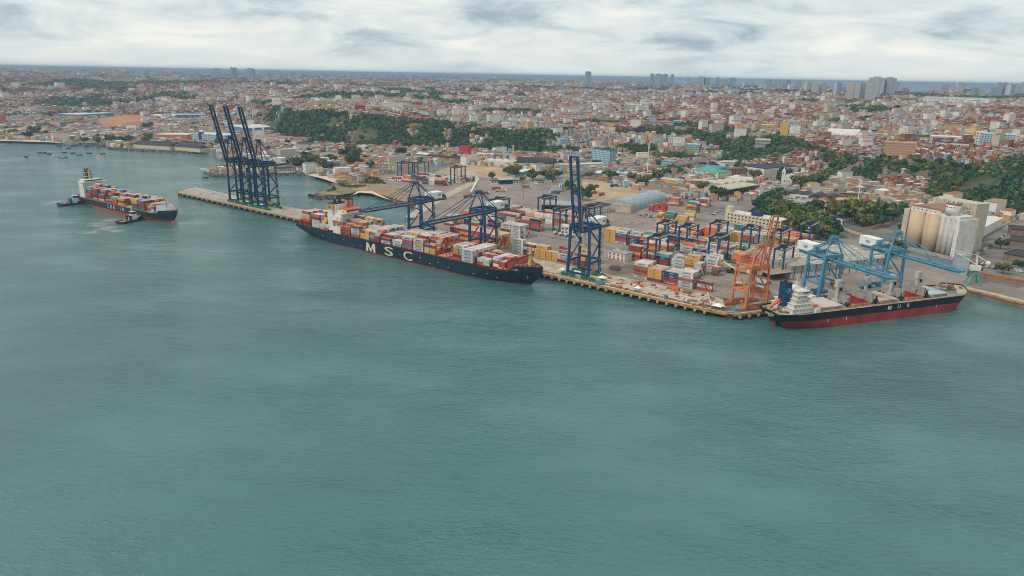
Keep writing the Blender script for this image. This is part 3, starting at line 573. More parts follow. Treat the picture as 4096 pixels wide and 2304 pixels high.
# ================================================================ ships
class Hull:
    """x from stern (0) to bow (L); half-breadth by station and level"""
    def __init__(s, L_, Bm, zd, zb, zbow, zstern, rake=12.0, over=8.0, tb=0.80, ts=0.16, wl_stern=0.12, fc=0.90, tr=0.86, boot=1.2):
        s.L, s.B, s.zd, s.zb, s.zbow, s.zstern, s.rake, s.over, s.tb, s.ts, s.wl, s.fc, s.tr, s.boot = L_, Bm, zd, zb, zbow, zstern, rake, over, tb, ts, wl_stern, fc, tr, boot
    def top(s, t):
        z = s.zd
        if t > s.fc: z = s.zd+(s.zbow-s.zd)*min(1, (t-s.fc)/0.012) + 0.8*max(0, (t-s.fc-0.012)/(1-s.fc-0.012))
        if t < 0.07: z = max(z, s.zstern)
        return z
    def xr(s, k):                       # k: 0 keel line .. 1 deck
        return s.over*(1-k)**1.5, s.L-s.rake*(1-k)**1.2
    def hb(s, t, k):
        b = 1.0
        tb = s.tb-0.05*(1-k); 
        if t > tb:
            q = (t-tb)/(1-tb); b *= max(0.0, 1-q**(1.5+1.5*k))
        ts = s.ts+0.14*(1-k)
        if t < ts:
            q = (ts-t)/ts; e = s.wl+(s.tr-s.wl)*min(1, k*1.15)
            b *= 1-(1-e)*q**(1.6+0.6*k)
        return max(b*s.B/2, 0.02)
    def point(s, t, z):
        k = max(0, min(1, (z+3)/(s.zd+3))); x0, x1 = s.xr(k); return x0+t*(x1-x0), s.hb(t, k)
    def side(s, x, z):                  # half-breadth at a given x and z
        k = max(0, min(1, (z+3)/(s.zd+3))); x0, x1 = s.xr(k); return s.hb((x-x0)/(x1-x0), k)
    def build(s, parent, mats, deck_mat, n=46):
        ts_ = [i/n for i in range(n+1)]; ts_ = sorted(set(ts_+[0.04, 0.07, 0.071, s.fc, s.fc+0.012, 0.985, 0.995])); lv = 7
        rings = []
        for t in ts_:
            zt = s.top(t); zs = [-3, 0.0, s.boot, s.boot+0.001, s.boot+(zt-s.boot)*0.4, s.boot+(zt-s.boot)*0.75, zt]
            pt = [(s.point(t, z), z) for z in zs]
            rings.append([(x, -y, z) for (x, y), z in pt]+[(x, y, z) for (x, y), z in pt[::-1]])
        mb = MB(); m_ = len(rings[0]); vs = [p for r in rings for p in r]; fs = []; mi = []
        for k in range(len(rings)-1):
            for i in range(m_-1):
                if i == lv-1: continue
                fs.append((k*m_+i, (k+1)*m_+i, (k+1)*m_+i+1, k*m_+i+1)); a = min(i, m_-2-i); mi.append(1 if a < 2 else 0)
        tr = tuple(range(m_)); fs.append(tr[1:-1]); mi.append(0)
        mb.add(vs, fs); mb.m = mi
        h = mb.build('hull', mats, parent)
        me = h.data; me.polygons.foreach_set('use_smooth', [True]*(len(fs)-1)+[False])
        # deck inside the bulwark
        mb = MB(); lf = []; rt = []
        for t in ts_:
            zt = s.top(t)-0.9; (x, y) = s.point(t, zt); lf.append((x, -max(y-0.2, 0.0), zt)); rt.append((x, max(y-0.2, 0.0), zt))
        n_ = len(lf); mb.add(lf+rt, [(i, i+1, n_+i+1, n_+i) for i in range(n_-1)]); mb.build('deck', deck_mat, parent)
        return h
    def letter(s, parent, txt, size, m, x, z, width=None, bold=0.0, sp=1.0):
        me = text_mesh(txt, size, m, bold, width=width, spacing=sp).copy()
        for v in me.vertices:
            X, Z = x+v.co.x, z+v.co.z; v.co = (X, -s.side(X, Z)-0.12, Z)
        return obj('lettering', me, parent)
def rail_run(mb, pts, h=1.1, mi=0, step=4.0):
    for a, b_ in zip(pts[:-1], pts[1:]):
        a, b_ = Vector(a), Vector(b_); n = max(1, int((b_-a).length/step))
        for k in (0.5, 1.0): mb.beam(a+Vector((0,0,h*k)), b_+Vector((0,0,h*k)), 0.09, mi=mi)
        for i in range(n+1): p = a.lerp(b_, i/n); mb.beam(p, p+Vector((0,0,h)), 0.1, mi=mi)
def windows(parent, face, rects, m, name='window'):
    """small glazed openings, each a part: rects (centre, width, height); face gives the outward axis"""
    me = {}
    for c, wd, ht in rects:
        key = (wd, ht)
        if key not in me:
            mb = MB()
            if face[0] == 'x': mb.box(-0.06, 0.06, -wd/2, wd/2, -ht/2, ht/2)
            else: mb.box(-wd/2, wd/2, -0.06, 0.06, -ht/2, ht/2)
            o = mb.build(name, m, parent); me[key] = o.data
        else: o = obj(name, me[key], parent)
        o.location = c
M_navyhull = mat('hull_navy', (0.010, 0.032, 0.052), 0.42, var=0.35, scale=0.12, dirt=((0.035, 0.030, 0.032), 0.4, (1, 1, 0.12)))
M_boot = mat('boot_topping', (0.26, 0.035, 0.030), 0.6, var=0.35, scale=0.1, dirt=((0.12, 0.03, 0.03), 0.6, (0.4, 1, 1)))
M_deckred = mat('deck_red_oxide', (0.35, 0.10, 0.065), 0.8, var=0.3, scale=0.15)
M_decklight = mat('forecastle_deck', (0.60, 0.25, 0.16), 0.85, var=0.2, scale=0.2)
M_ox = mat('oxide_steel', (0.26, 0.050, 0.036), 0.7, var=0.35, scale=0.3)
M_shipw = mat('ship_white', (0.69, 0.66, 0.61), 0.5, var=0.10, scale=0.12, dirt=((0.50, 0.36, 0.22), 0.35, (1, 1, 0.08)))
M_buff = mat('buff_yellow', (0.60, 0.36, 0.13), 0.55, var=0.1)
M_cream = mat('cream_lettering', (0.70, 0.60, 0.46), 0.6, var=0.12, scale=0.2, dirt=((0.50, 0.26, 0.10), 0.5, (1, 1, 0.15)))
M_glass = mat('dark_glass', (0.015, 0.022, 0.03), 0.15, var=0.2)
M_lifeb = mat('lifeboat_orange', (0.72, 0.13, 0.035), 0.5, var=0.1)
M_dark = mat('dark_metal', (0.03, 0.033, 0.038), 0.6, var=0.3)
M_gear = mat('deck_gear', (0.30, 0.17, 0.11), 0.7, var=0.4, scale=1.0)

# ---- the container ship alongside
US, UB = -443.0, -141.0
ship = thing('container_ship', 'navy container ship lettered MSC, berthed along the main quay', 'ship', P(US, -24.4, 0), QA)
H = Hull(UB-US, 32.4, 11.3, 1.0, 16.2, 11.8, rake=15, over=12, tb=0.80, ts=0.10, wl_stern=0.15, fc=0.915, tr=0.97, boot=0.9)
H.build(ship, [M_navyhull, M_boot], M_deckred)
for ch, uu in (('M', -327), ('S', -302.3), ('C', -277.3)): H.letter(ship, ch, 11.5, M_cream, uu-US, 5.4, width=12.6 if ch == 'M' else 11.4, bold=0.03)
H.letter(ship, 'MSC PHOENIX', 2.1, M_cream, 276.5, 13.2, width=17, bold=0.03)
# forecastle
mb = MB(); pts = []
for t in (0.927, 0.94, 0.955, 0.97, 0.98, 0.99, 0.997): x, y = H.point(t, 15.4); pts.append((x, y-0.25))
poly = [(x, -y) for x, y in pts]+[(x, y) for x, y in pts[::-1]]
mb.sheet(poly, 15.42); mb.build('forecastle_deck', M_decklight, ship)
mb = MB(); mb.box(277.4, 278.0, -15, 15, 11.5, 20.4); mb.add([(277.4,-15,20.4),(277.4,-15,11.5),(282,-15,15.4),(277.4,15,20.4),(277.4,15,11.5),(282,15,15.4)], [(0,1,2),(3,5,4),(0,2,5,3)]); mb.build('breakwater', M_ox, ship)
mb = MB(); mb.loft([[(289.4+sx*a, sy*a, z) for sx, sy in ((-1,-1),(1,-1),(1,1),(-1,1))] for a, z in ((1.3, 15.4), (0.8, 24), (0.5, 31))]); mb.box(288.2, 290.6, -2.6, 2.6, 25.6, 26.0); mb.tube((289.4,0,31),(289.4,0,33.5),0.15,n=6); mb.build('foremast', M_buff, ship)
for i, (x, y) in enumerate(((285, -5), (285, 5), (287.5, -3), (287.5, 3), (292, -2), (292, 2.6), (283, -8.5), (283, 8.5))):
    mb = MB(); mb.tube((x, y-1.3, 16.5), (x, y+1.3, 16.5), 0.85, n=10); mb.box(x-1, x+1, y-1.5, y-1.15, 15.42, 17.2); mb.box(x-1, x+1, y+1.15, y+1.5, 15.42, 17.2); mb.build('mooring_winch', M_gear, ship)
for i in range(14):
    t = 0.93+0.062*(i//2)/6; x, y = H.point(t, 15.4); y = (y-1.1)*(1 if i % 2 else -1)
    mb = MB(); mb.tube((x-0.5, y, 15.42), (x-0.5, y, 16.4), 0.28, n=6); mb.tube((x+0.5, y, 15.42), (x+0.5, y, 16.4), 0.28, n=6); mb.box(x-0.9, x+0.9, y-0.35, y+0.35, 15.42, 15.55); mb.build('bollard', M_gear, ship)
mb = MB(); mb.box(293.2, 294.4, -16.6, -15.6, 8.4, 10.4)
# superstructure across the beam, casing to the near side, bridge wings
cx0, cx1 = -388-US, -371-US
sup = MB(); sup.box(cx0+3, cx1, -13.5, 13.5, 11.3, 31.2); sup.box(cx0+3.8, cx1-1, -12.5, 12.5, 31.2, 33.4); so = sup.build('accommodation', M_shipw, ship)
mb = MB(); mb.box(cx0-0.4, cx0+6.4, -16.2, -13.4, 13.5, 39.2); mb.box(cx0-0.4, cx0+9, -13.4, 0.0, 31.2, 38.4); co = mb.build('funnel_casing', M_shipw, ship)
mb = MB(); mb.box(cx0-0.5, cx0+6.5, -16.35, -11.0, 33.6, 39.25); mb.build('buff_band', M_buff, co)
obj('lettering', text_mesh('M', 3.2, M_dark, 0.1, width=2.6), co, (cx0+3.0, -16.45, 36.4))
mb = MB()
for i in range(24):
    a0, a1 = 2*math.pi*i/24, 2*math.pi*(i+1)/24
    mb.add([(cx0+3+r*math.cos(a), -16.45, 36.4+r*math.sin(a)) for r, a in ((2.1, a0), (2.1, a1), (2.5, a1), (2.5, a0))], [(0,1,2,3)])
mb.build('emblem_ring', M_dark, co)
mb = MB(); mb.box(cx0-0.6, cx0+6.6, -16.4, 0, 39.26, 39.9); mb.build('funnel_cap', M_dark, co)
for x, y, r, h in ((cx0+3.0, -10, 1.3, 3.4), (cx0+2, -4, 0.7, 3.2), (cx0+4, -4, 0.7, 3.6)): mb = MB(); mb.tube((x, y, 39.9), (x, y, 39.9+h), r, n=12); mb.build('exhaust_pipe', M_dark, co)
mb = MB(); mb.box(cx0+1, cx0+8.5, 0.2, 6.5, 33.4, 42.2); fo = mb.build('funnel', M_buff, ship); mb = MB(); mb.box(cx0+0.9, cx0+8.6, 0.1, 6.6, 42.2, 43.0); mb.build('funnel_cap', M_dark, fo)
for k in range(4): mb = MB(); mb.tube((cx0+2+k*1.6, 2+(k % 2)*2.2, 43), (cx0+1.4+k*1.6, 2+(k % 2)*2.2, 45.2), 0.45, n=8); mb.build('exhaust_pipe', M_dark, fo)
mb = MB(); mb.box(cx0+6.5, cx1+2.4, -17, -13.4, 24.0, 28.2); mb.box(cx0+6.5, cx1+0.4, -16.2, -13.5, 11.3, 17.5); mb.box(cx1-1.4, cx1+0.4, -16.2, -13.5, 17.5, 18.4); mb.build('boat_deck', M_shipw, ship)
mb = MB(); mb.loft([[(x, -15.2+math.cos(a)*1.35*k, 21.3+math.sin(a)*1.35*k) for a in [i*math.pi/4 for i in range(8)]] for x, k in ((cx0+8, 0.3), (cx0+9, 0.85), (cx0+11, 1), (cx0+14, 1), (cx0+15.6, 0.8), (cx0+16.4, 0.3))]); mb.build('lifeboat', M_lifeb, ship)
mb = MB(); mb.box(cx1-0.5, cx1+3.0, -16.4, 16.4, 30.4, 31.4); mb.box(cx1-0.5, cx1+3.0, -16.4, -16.2, 31.4, 32.4); mb.build('bridge_wing', M_shipw, ship)
mb = MB(); mb.box(cx0+4, cx1+2.2, -9.5, 9.5, 31.4, 34.2); br = mb.build('wheelhouse', M_shipw, ship)
mb = MB(); mb.box(cx1+2.2, cx1+2.3, -9, 9, 32.4, 33.6); mb.build('window_band', M_glass, br)
mb = MB(); mb.box(cx0+4, cx1+2.6, -9.9, 9.9, 34.2, 34.7); mb.build('orange_rim', M_lifeb, br)
rects = []
for r_ in range(6):
    for k in range(11):
        if (r_*7+k*5) % 6: rects.append(((cx1+0.03, -11.6+k*2.3, 14+r_*2.75), 0.6, 0.8))
windows(so, 'x', rects, M_glass)
mb = MB(); mb.tube((cx0+11, 0, 34.7), (cx0+11, 0, 44), 0.7, 0.35, 8); mb.beam((cx0+11, -5.5, 42.5), (cx0+11, 5.5, 42.5), 0.6); mb.tube((cx0+11, 5.5, 36), (cx0+11, 5.5, 44.5), 0.9, 0.25, 6); mb.build('radar_mast', M_ox, ship)
mb = MB()
for k in range(4): a = k*math.pi/2; mb.beam((cx0+13+0.5*math.cos(a), 9+0.5*math.sin(a), 34.5), (cx0+13+0.3*math.cos(a), 9+0.3*math.sin(a), 46), 0.12)
for k in range(6): mb.box(cx0+12.5, cx0+13.5, 8.5, 9.5, 36+k*1.7, 36.15+k*1.7)
mb.build('antenna_mast', M_steel, ship)
mb = MB(); rail_run(mb, [(cx1+2.9, -16.3, 31.4), (cx1+2.9, 16.3, 31.4)]); mb.build('railing', M_shipw, ship)
# coamings, hatch covers and lashing bridges
BAYS = [(-435, 1), (-417.5, 2), (-403.5, 3), (-370, 4), (-356, 5), (-342.2, 6), (-328.5, 7), (-313.5, 8), (-298, 9), (-285.2, 10), (-271.4, 11), (-257.4, 12), (-243.2, 13), (-229.8, 14), (-213.8, 15), (-198.3, 16), (-184, 17)]
for u_, i in BAYS:
    x = u_-US; zt = 15.6 if i == 1 else 12.0; hw = 15.6 if 2 < i < 16 else (13.8 if i == 16 else 11.5 if i == 17 else 14.5)
    mb = MB(); mb.box(x-0.1, x+13.0, -hw+1.6, hw-1.6, 10.6, zt, 0); mb.build('hatch_cover', M_decklight if i in (13,) else M_deckred, ship)
    mb = MB(); xb = x-0.75; zt2 = zt+(3.0 if 3 < i < 16 else 1.8)
    for y in np.linspace(-hw-0.3, hw+0.3, 9): mb.beam((xb, y, 10.4), (xb, y, zt2), 0.4)
    for z in (zt+0.2, zt2): mb.beam((xb, -hw-0.3, z), (xb, hw+0.3, z), 0.5, 0.3)
    mb.build('lashing_bridge', M_ox, ship)
    for s_ in (-1, 1):      # frames along the side deck
        mb = MB()
        for xx in np.linspace(x+0.4, x+12.4, 5): mb.beam((xx, s_*(hw-0.4), 10.4), (xx, s_*(hw-0.4), zt-0.15), 0.55)
        mb.beam((x-0.4, s_*(hw-0.4), zt-0.15), (x+13, s_*(hw-0.4), zt-0.15), 0.7, 0.35); mb.beam((x-0.4, s_*(hw+0.3), 11.4), (x+13, s_*(hw+0.3), 11.4), 0.12); mb.build('side_frame', M_ox, ship)
mb = MB(); mb.box(1.0, 9, -14.4, 14.4, 15.0, 15.5); [mb.beam((xx, yy, 11), (xx, yy, 15.2), 0.6) for xx in (1.5, 8.5) for yy in (-14, -5, 5, 14)]; mb.build('stern_platform', M_ox, ship)
for y in (-12, -4, 6, 13): mb = MB(); mb.tube((3, y-1.1, 11.9), (3, y+1.1, 11.9), 0.8, n=8); mb.box(2, 4, y-1.3, y+1.3, 10.9, 11.3); mb.build('mooring_winch', M_gear, ship)
# draught marks and pilot marks on the side
for uu, z in ((-398, 6), (-380, 8.2), (-366, 6.6), (-352, 3), (-342, 5.2), (-288, 5.5), (-262, 7), (-250, 3.5), (-240, 6.5), (-228, 4.2), (-200, 3.8), (-186, 6), (-178, 4)):
    x = uu-US; mb = MB(); mb.box(x-0.9, x+0.9, -H.side(x, z)-0.07, -H.side(x, z)-0.03, z-0.2, z+0.2); mb.build('draught_mark', M_cream, ship)
mb = MB(); mb.tube((291.5, -5.4, 8.2), (291.5, -5.9, 6.6), 0.9, 0.4, 6); mb.build('anchor', M_gear, ship)
def sh(u_, v_=None): return QA if u_ == 'angle' else P(u_, v_)
def bay(u_, specs, rows, z, no, v0=-40.0):
    block(sh, u_, v0, specs, rows, '{tier} tier, {row} row from sea, {bayb} stack, '+ORD[no]+' bay from stern', PAL_MSC, z0=z, rp=2.46)
bay(-434.5, [dict(t=[4,4,4,4,4,4,4,3,3,3,3], front=[Re,Y,Gr,Re], tops=[Re,Gr,Bl,Ru,Y,Re,Gr,Y,Ru])], 11, 15.6, 1, -38)
bay(-417, [dict(t=[5,5,5,5,4,4,4,4,4,4,4], front=[Gr,Gr,Gr,Ma,Ru], tops=[Ru,Wh,Wh,Ru])], 12, 12.1, 2, -39)
bay(-403, [dict(t=[2,3,4,4,4,4], front=[Gr,Gr], L=6.06, step=6.6, tops=[Gr,Y,Y]), dict(t=[2,2,3,4,4,4], front=[Ru,Gr], L=6.06, tops=[Gr,Y])], 11, 12.1, 3)
bay(-369.6, [dict(t=[3,4,4,5,5,5,5,6,6,5,5,5,5], front=[Ma,Ma,Re], tops=[Re,Ru,Y,Ru])], 13, 12.1, 4)
bay(-355.6, [dict(t=[4,4,5,5,5,5,5,6,6,5,5,5,5], front=[Ru,Gr,Gr,Ma], tops=[Ma,Ru,Ru])], 13, 12.1, 5)
bay(-341.8, [dict(t=[3,3,3,3,4,4,4,3], front=[Y,Y,Ma], L=6.06, step=6.4, tops=[Ru,Ru,Wh]), dict(t=[3,3,3,3,4,4,4,3], front=[Gr,Y,Y], L=6.06, tops=[Y,Y,Wh])], 13, 12.1, 6)
bay(-328.2, [dict(t=[3,3,4,4,4,4,4,4], front=[Ma,Te,Ru], L=6.06, step=6.6), dict(t=[3,3,4,4,4,4,4,4], front=[Ma,Ma,Gr], L=6.06)], 13, 12.1, 7)
bay(-313.2, [dict(t=[2,3,3,3,3,3,3,3], front=[Gr,Ma], tops=[Ma,Ma,Wh,Wh,Wh,Wh,Ru,Wh,Wh,Ru])], 13, 12.1, 8)
bay(-297.6, [dict(t=[2,2,2,3,3,3,4,4], front=[Gr,Wh], tops=[Wh,Wh,Ru])], 13, 12.1, 9)
bay(-284.8, [dict(t=[4,4,4,5,5,4,4,4], front=[Ru,Bl,Re,Gr], tops=[Gr,Wh,Wh,Y,Y,Wh])], 13, 12.1, 10)
bay(-271, [dict(t=[4,4,5,5,5,5,4,4,5,5], front=[Gr,Gr,Y,Gr], tops=[Wh,Or,Ma,Wh,Wh,Ru])], 13, 12.1, 11)
bay(-257, [dict(t=[3,2,2,4,5,5,5,5,5,5,5,5,5], front=[Y,Gr,Ma], L=6.06, step=6.6), dict(t=[3,2,2,4,5,5,5,5,5,5,5,5,5], front=[Y,Y,Ma], L=6.06)], 13, 12.1, 12)
bay(-229.4, [dict(t=[4,4,4,4,4,4,4], front=[Ma,Y,Y,Wh], tops=[Wh,Wh,Wh,Ru,Wh])], 7, 12.1, 14, -33)
bay(-213.4, [dict(t=[4]*13, front=[Gr,Gr,Gr,Gr], tops=[Gr,Wh,Ru,Wh,Wh,Wh,Wh,Wh,Wh,Wh,Wh,Y,Y])], 13, 12.1, 15)
bay(-197.9, [dict(t=[2,2,2,3,3,2,2,3,3,3,2], front=[Ru,Gr], L=6.06, step=6.6), dict(t=[2,2,2,3,3,2,2,3,3,2,2], front=[Gr,Gr], L=6.06)], 11, 12.1, 16, -38)
bay(-183.6, [dict(t=[3,3,3,3,3,3,3,3], front=[Wh,Ru,Gr], L=6.06, step=6.6, tops=[Gr,Gr,Gr,Wh,Wh,Wh]), dict(t=[2,2,2,3,3,3,3,2], front=[Re,Ru], L=6.06, tops=[Ru,Gr,Gr,Re,Y,Ru])], 8, 12.1, 17, -35)

# ---- the container ship under tow
LA = math.radians(-35.0); LX, LY = math.cos(LA), math.sin(LA); LB = at(716, 843, 13.0)
def lg(u_, v_=None): return LA if u_ == 'angle' else (LB[0]+LX*(u_-203)-LY*(v_-3), LB[1]+LY*(u_-203)+LX*(v_-3))
ls = thing('container_ship', 'dark green container ship lettered LOG-IN, handled by two tugs in open water', 'ship', lg(0, 0)+(0,), LA)
M_greenhull = mat('hull_green_black', (0.012, 0.032, 0.038), 0.45, var=0.3, scale=0.12)
M_bootlog = mat('boot_topping_bright', (0.42, 0.060, 0.045), 0.6, var=0.25, scale=0.12)
HL = Hull(203, 28.0, 9.4, 3, 12.8, 10.2, rake=11, over=12, tb=0.78, ts=0.12, fc=0.90, tr=0.9, boot=2.6)
HL.build(ls, [M_greenhull, M_bootlog], M_deckred)
mb = MB(); mb.loft([[(x, math.cos(a)*r, -0.6+math.sin(a)*r) for a in [i*math.pi/5 for i in range(10)]] for x, r in ((182, 1.2), (190, 2.2), (196, 2.3), (199.5, 1.8), (201, 0.7))]); mb.build('bulbous_bow', M_bootlog, ls, smooth=True)
for i, ch in enumerate('LOG-IN'): HL.letter(ls, ch, 5.6, M_white, 82+i*6.9, 6.0, bold=0.02)
mb = MB(); mb.box(10, 22, -11.5, 11.5, 9, 28); mb.box(9, 23.5, -11.8, 11.8, 27, 27.6); so = mb.build('accommodation', M_shipw, ls)
mb = MB(); mb.box(21, 24, -15.5, 15.5, 26.6, 27.6); mb.box(11, 23.4, -10, 10, 28, 30.6); br = mb.build('wheelhouse', M_shipw, ls)
mb = MB(); mb.box(23.4, 23.5, -9.6, 9.6, 28.9, 30.0); mb.build('window_band', M_glass, br)
windows(so, 'x', [((22.05, y, z), 0.7, 0.9) for z in (21, 24) for y in (-9, -6, 6, 9)], M_glass)
M_fgreen = mat('funnel_green', (0.01, 0.085, 0.075), 0.5)
mb = MB(); mb.box(8.5, 14.5, -3.6, 3.6, 28, 40); fo = mb.build('funnel', M_fgreen, ls)
for z in (33.2, 37.5): mb = MB(); mb.box(8.44, 14.56, -3.66, 3.66, z, z+0.6); mb.build('white_band', M_white, fo)
obj('lettering', text_mesh('LOG-IN', 1.5, M_white, 0.02, width=4.6), fo, (11.5, -3.7, 35.4))
for x, y in ((10, -1.5), (12, 1), (13, -1)): mb = MB(); mb.tube((x, y, 40), (x-0.6, y, 43), 0.7, n=8); mb.build('exhaust_pipe', M_dark, fo)
mb = MB(); mb.box(15, 17.2, -1, 1, 30.6, 41); mb.tube((16.1, 0, 41), (16.1, 0, 47), 0.4, 0.15, 6); mb.beam((16.1, -3.4, 43), (16.1, 3.4, 43), 0.3); mb.build('radar_mast', M_buff, ls)
for s_ in (-1, 1): mb = MB(); mb.tube((20, s_*9, 30.6), (20, s_*9, 35), 0.25, n=6); mb.build('antenna', M_shipw, ls)
M_lgrey = mat('pale_grey_paint', (0.42, 0.45, 0.46), 0.5)
mb = MB(); mb.add([(181,-11,9.6),(181,11,9.6),(189,7.5,11.6),(189,-7.5,11.6),(179.5,-9,18),(179.5,9,18)], [(0,3,4),(1,5,2),(3,2,5,4),(0,4,5,1)]); mb.build('wave_breaker', M_lgrey, ls)
mb = MB(); mb.box(182.5, 183.9, -0.8, 0.8, 12, 24.5); mb.build('foremast', M_lgrey, ls)
for i in range(9): mb = MB(); x = 189+(i % 3)*2.6; y = (i//3-1)*3.4*(1-(i % 3)*0.2); mb.tube((x, y-0.8, 12.9), (x, y+0.8, 12.9), 0.6, n=8); mb.box(x-0.8, x+0.8, y-1, y+1, 11.9, 12.3); mb.build('mooring_winch', mat('winch_yellow', (0.5, 0.33, 0.16), 0.6), ls)
for i in range(10): mb = MB(); mb.box(29+i*14.9, 42+i*14.9, -11.4, 11.4, 8.4, 10.3); mb.build('hatch_cover', mat('hatch_sand', (0.45, 0.36, 0.27), 0.8), ls)
for s_ in (-1, 1):
    mb = MB(); rail_run(mb, [(x, s_*(HL.side(x, 9.4)-0.3), 9.4) for x in range(8, 180, 8)], 1.2); mb.build('railing', mat('rail_rust', (0.35, 0.2, 0.12), 0.7), ls)
lt = [[4,5,5,5,6,6,6,5,5,5], [5,5,4,5,5,6,6,5,5,5], [3,5,5,5,5,5,5,5,4,4], [1,1,5,4,4,4,5,5,4,4], [3,3,2,2,4,4,4,4,3,3], [3,3,3,3,3,4,4,4,4,4], [0,0,0,0,2,3,3,4,4,4], [4,4,4,4,3,3,3,3,3,4], [4,4,4,4,4,4,4,4,4,4], [0,2,3,3,3,3,3,3,3,0]]
lfr = [[Bl,Re,Ma,Ma], [Or,Nv,Ma,Ma,Ma], [Y,Ma,Bl], [Ma], [Re,Re,Te], [Y,Ma,Y], [], [Bl,Ma,Y,Y], [Ge,Ma,Ma,Bl], []]
for i in range(10):
    sp = [dict(t=lt[i], front=lfr[i])] if i % 3 else [dict(t=lt[i], front=lfr[i], L=6.06, step=6.3), dict(t=lt[i], front=lfr[i][::-1], L=6.06)]
    block(lg, 29+i*14.9, -12.6, sp, 10, '{tier} tier, {row} row from tugs, {bayb} stack, '+ORD[i+1]+' bay from bridge', PAL_LOG, z0=10.3, rp=2.52)

# ---- the bulk carrier
bs = thing('bulk_carrier', 'black and red bulk carrier lettered MUR with open hatches at the second berth', 'ship', B(0, 0, 0), BA)
M_blackhull = mat('hull_black', (0.008, 0.014, 0.022), 0.45, var=0.3, scale=0.15)
M_antif = mat('antifouling_red', (0.37, 0.045, 0.038), 0.6, var=0.3, scale=0.09, dirt=((0.20, 0.035, 0.035), 0.5, (0.15, 1, 1)))
HB = Hull(180, 28.4, 11.6, 6, 13.8, 11.9, rake=5, over=13, tb=0.88, ts=0.10, wl_stern=0.10, fc=0.935, tr=0.72, boot=6.3)
M_bdeck = mat('deck_buff_green', (0.40, 0.36, 0.27), 0.85, var=0.3, scale=0.2, dirt=((0.36, 0.18, 0.09), 0.6, (1, 1, 1)))
HB.build(bs, [M_blackhull, M_antif], M_bdeck)
for ch, x in (('M', 92.5), ('U', 101.2), ('R', 110)): HB.letter(bs, ch, 4.2, M_white, x, 9.0, bold=0.0)
for x in (38, 54, 138): mb = MB(); y = -HB.side(x, 5)-0.08; mb.box(x-0.2, x+0.2, y-0.05, y, 4.0, 6.4); mb.build('draught_mark', M_white, bs)
o = obj('lettering', text_mesh('AFRICAN KITE', 1.5, M_white, 0.02, width=9), bs, (0.05, 0, 9.4), -math.pi/2); o = obj('lettering', text_mesh('NASSAU', 0.9, M_white, 0.02, width=3.4), bs, (0.5, 0, 7.9), -math.pi/2)
mb = MB(); mb.box(5.0, 6.2, -0.5, 0.5, -3, 4.2); mb.box(2.4, 6.6, -0.55, 0.55, -3, 0.6); mb.build('rudder', M_antif, bs)
tiers = [(10, 27, 10.4, 11, 14.5), (11.5, 26, 9.6, 14.5, 17.3), (13.5, 25.4, 8.4, 17.3, 20), (14.5, 25, 8, 20, 22.8), (15.5, 24.6, 7.2, 22.8, 25.4)]
for i, (x0, x1, hw, z0, z1) in enumerate(tiers):
    mb = MB(); mb.box(x0, x1, -hw, hw, z0, z1); mb.box(x0-0.8, x1+0.5, -hw-0.9, hw+0.9, z1-0.001, z1+0.2)
    dk = mb.build('wheelhouse' if i == 4 else 'accommodation', M_shipw, bs)
    if i < 4: windows(dk, 'y', [((x0+2+k*2.6, -hw-0.03, (z0+z1)/2), 0.6, 0.7) for k in range(int((x1-x0-3)/2.6)+1)], M_glass); windows(dk, 'x', [((x1+0.03, -hw+1.5+k*2.4, (z0+z1)/2), 0.6, 0.7) for k in range(int((2*hw-2)/2.4))], M_glass)
    else: windows(dk, 'y', [((x0+5+k*1.6, -hw-0.03, 24.4), 1.2, 0.9) for k in range(3)], M_glass); windows(dk, 'x', [((x1+0.03, -6+k*1.5, 24.4), 1.25, 0.9) for k in range(9)], M_glass)
    mb = MB(); rail_run(mb, [(x0-0.6, -hw-0.8, z1+0.2), (x1+0.4, -hw-0.8, z1+0.2), (x1+0.4, hw+0.8, z1+0.2)], 1.0, step=2.5); mb.build('railing', M_shipw, dk)
mb = MB(); mb.box(21, 24.4, -14.2, -7, 22.7, 23.0); mb.box(24.3, 24.4, -14.2, -7, 23, 24.1); mb.box(21, 24.4, -14.2, -14.1, 23, 24.1); mb.box(21, 24.4, 7, 14.2, 22.7, 24); mb.build('bridge_wing', M_shipw, bs)
mb = MB(); mb.box(8.5, 13.5, -3.2, 3.2, 14.5, 30.4); fo = mb.build('funnel', mat('funnel_blue', (0.010, 0.055, 0.14), 0.45, var=0.2), bs); mb = MB(); mb.box(8.4, 13.6, -3.3, 3.3, 30.4, 31.0); mb.tube((10.5, 0, 31), (10.2, 0, 32.6), 0.9, n=8); mb.build('funnel_cap', M_dark, fo)
mb = MB()
for i in range(20):
    a0, a1 = 2*math.pi*i/20, 2*math.pi*(i+1)/20
    mb.add([(11+r*math.cos(a), -3.24, 25.5+r*math.sin(a)) for r, a in ((1.45, a0), (1.45, a1), (1.75, a1), (1.75, a0))], [(0,1,2,3)])
mb.box(9.9, 12, -3.26, -3.23, 25.35, 25.65); mb.add([(11.2,-3.25,26.5),(11.2,-3.25,26.05),(11.85,-3.25,25.5),(12.2,-3.25,25.5)], [(0,1,2,3)]); mb.add([(11.2,-3.25,24.5),(12.2,-3.25,25.5),(11.85,-3.25,25.5),(11.2,-3.25,24.95)], [(0,1,2,3)])
mb.build('emblem', M_sky, fo)
mb = MB(); mb.tube((20, 0, 25.5), (20, 0, 33), 0.5, 0.25, 8); mb.beam((20, -2.6, 30), (20, 2.6, 30), 0.3); mb.box(18.9, 21.1, -1.4, 1.4, 27.8, 28.0); mb.build('radar_mast', M_shipw, bs)
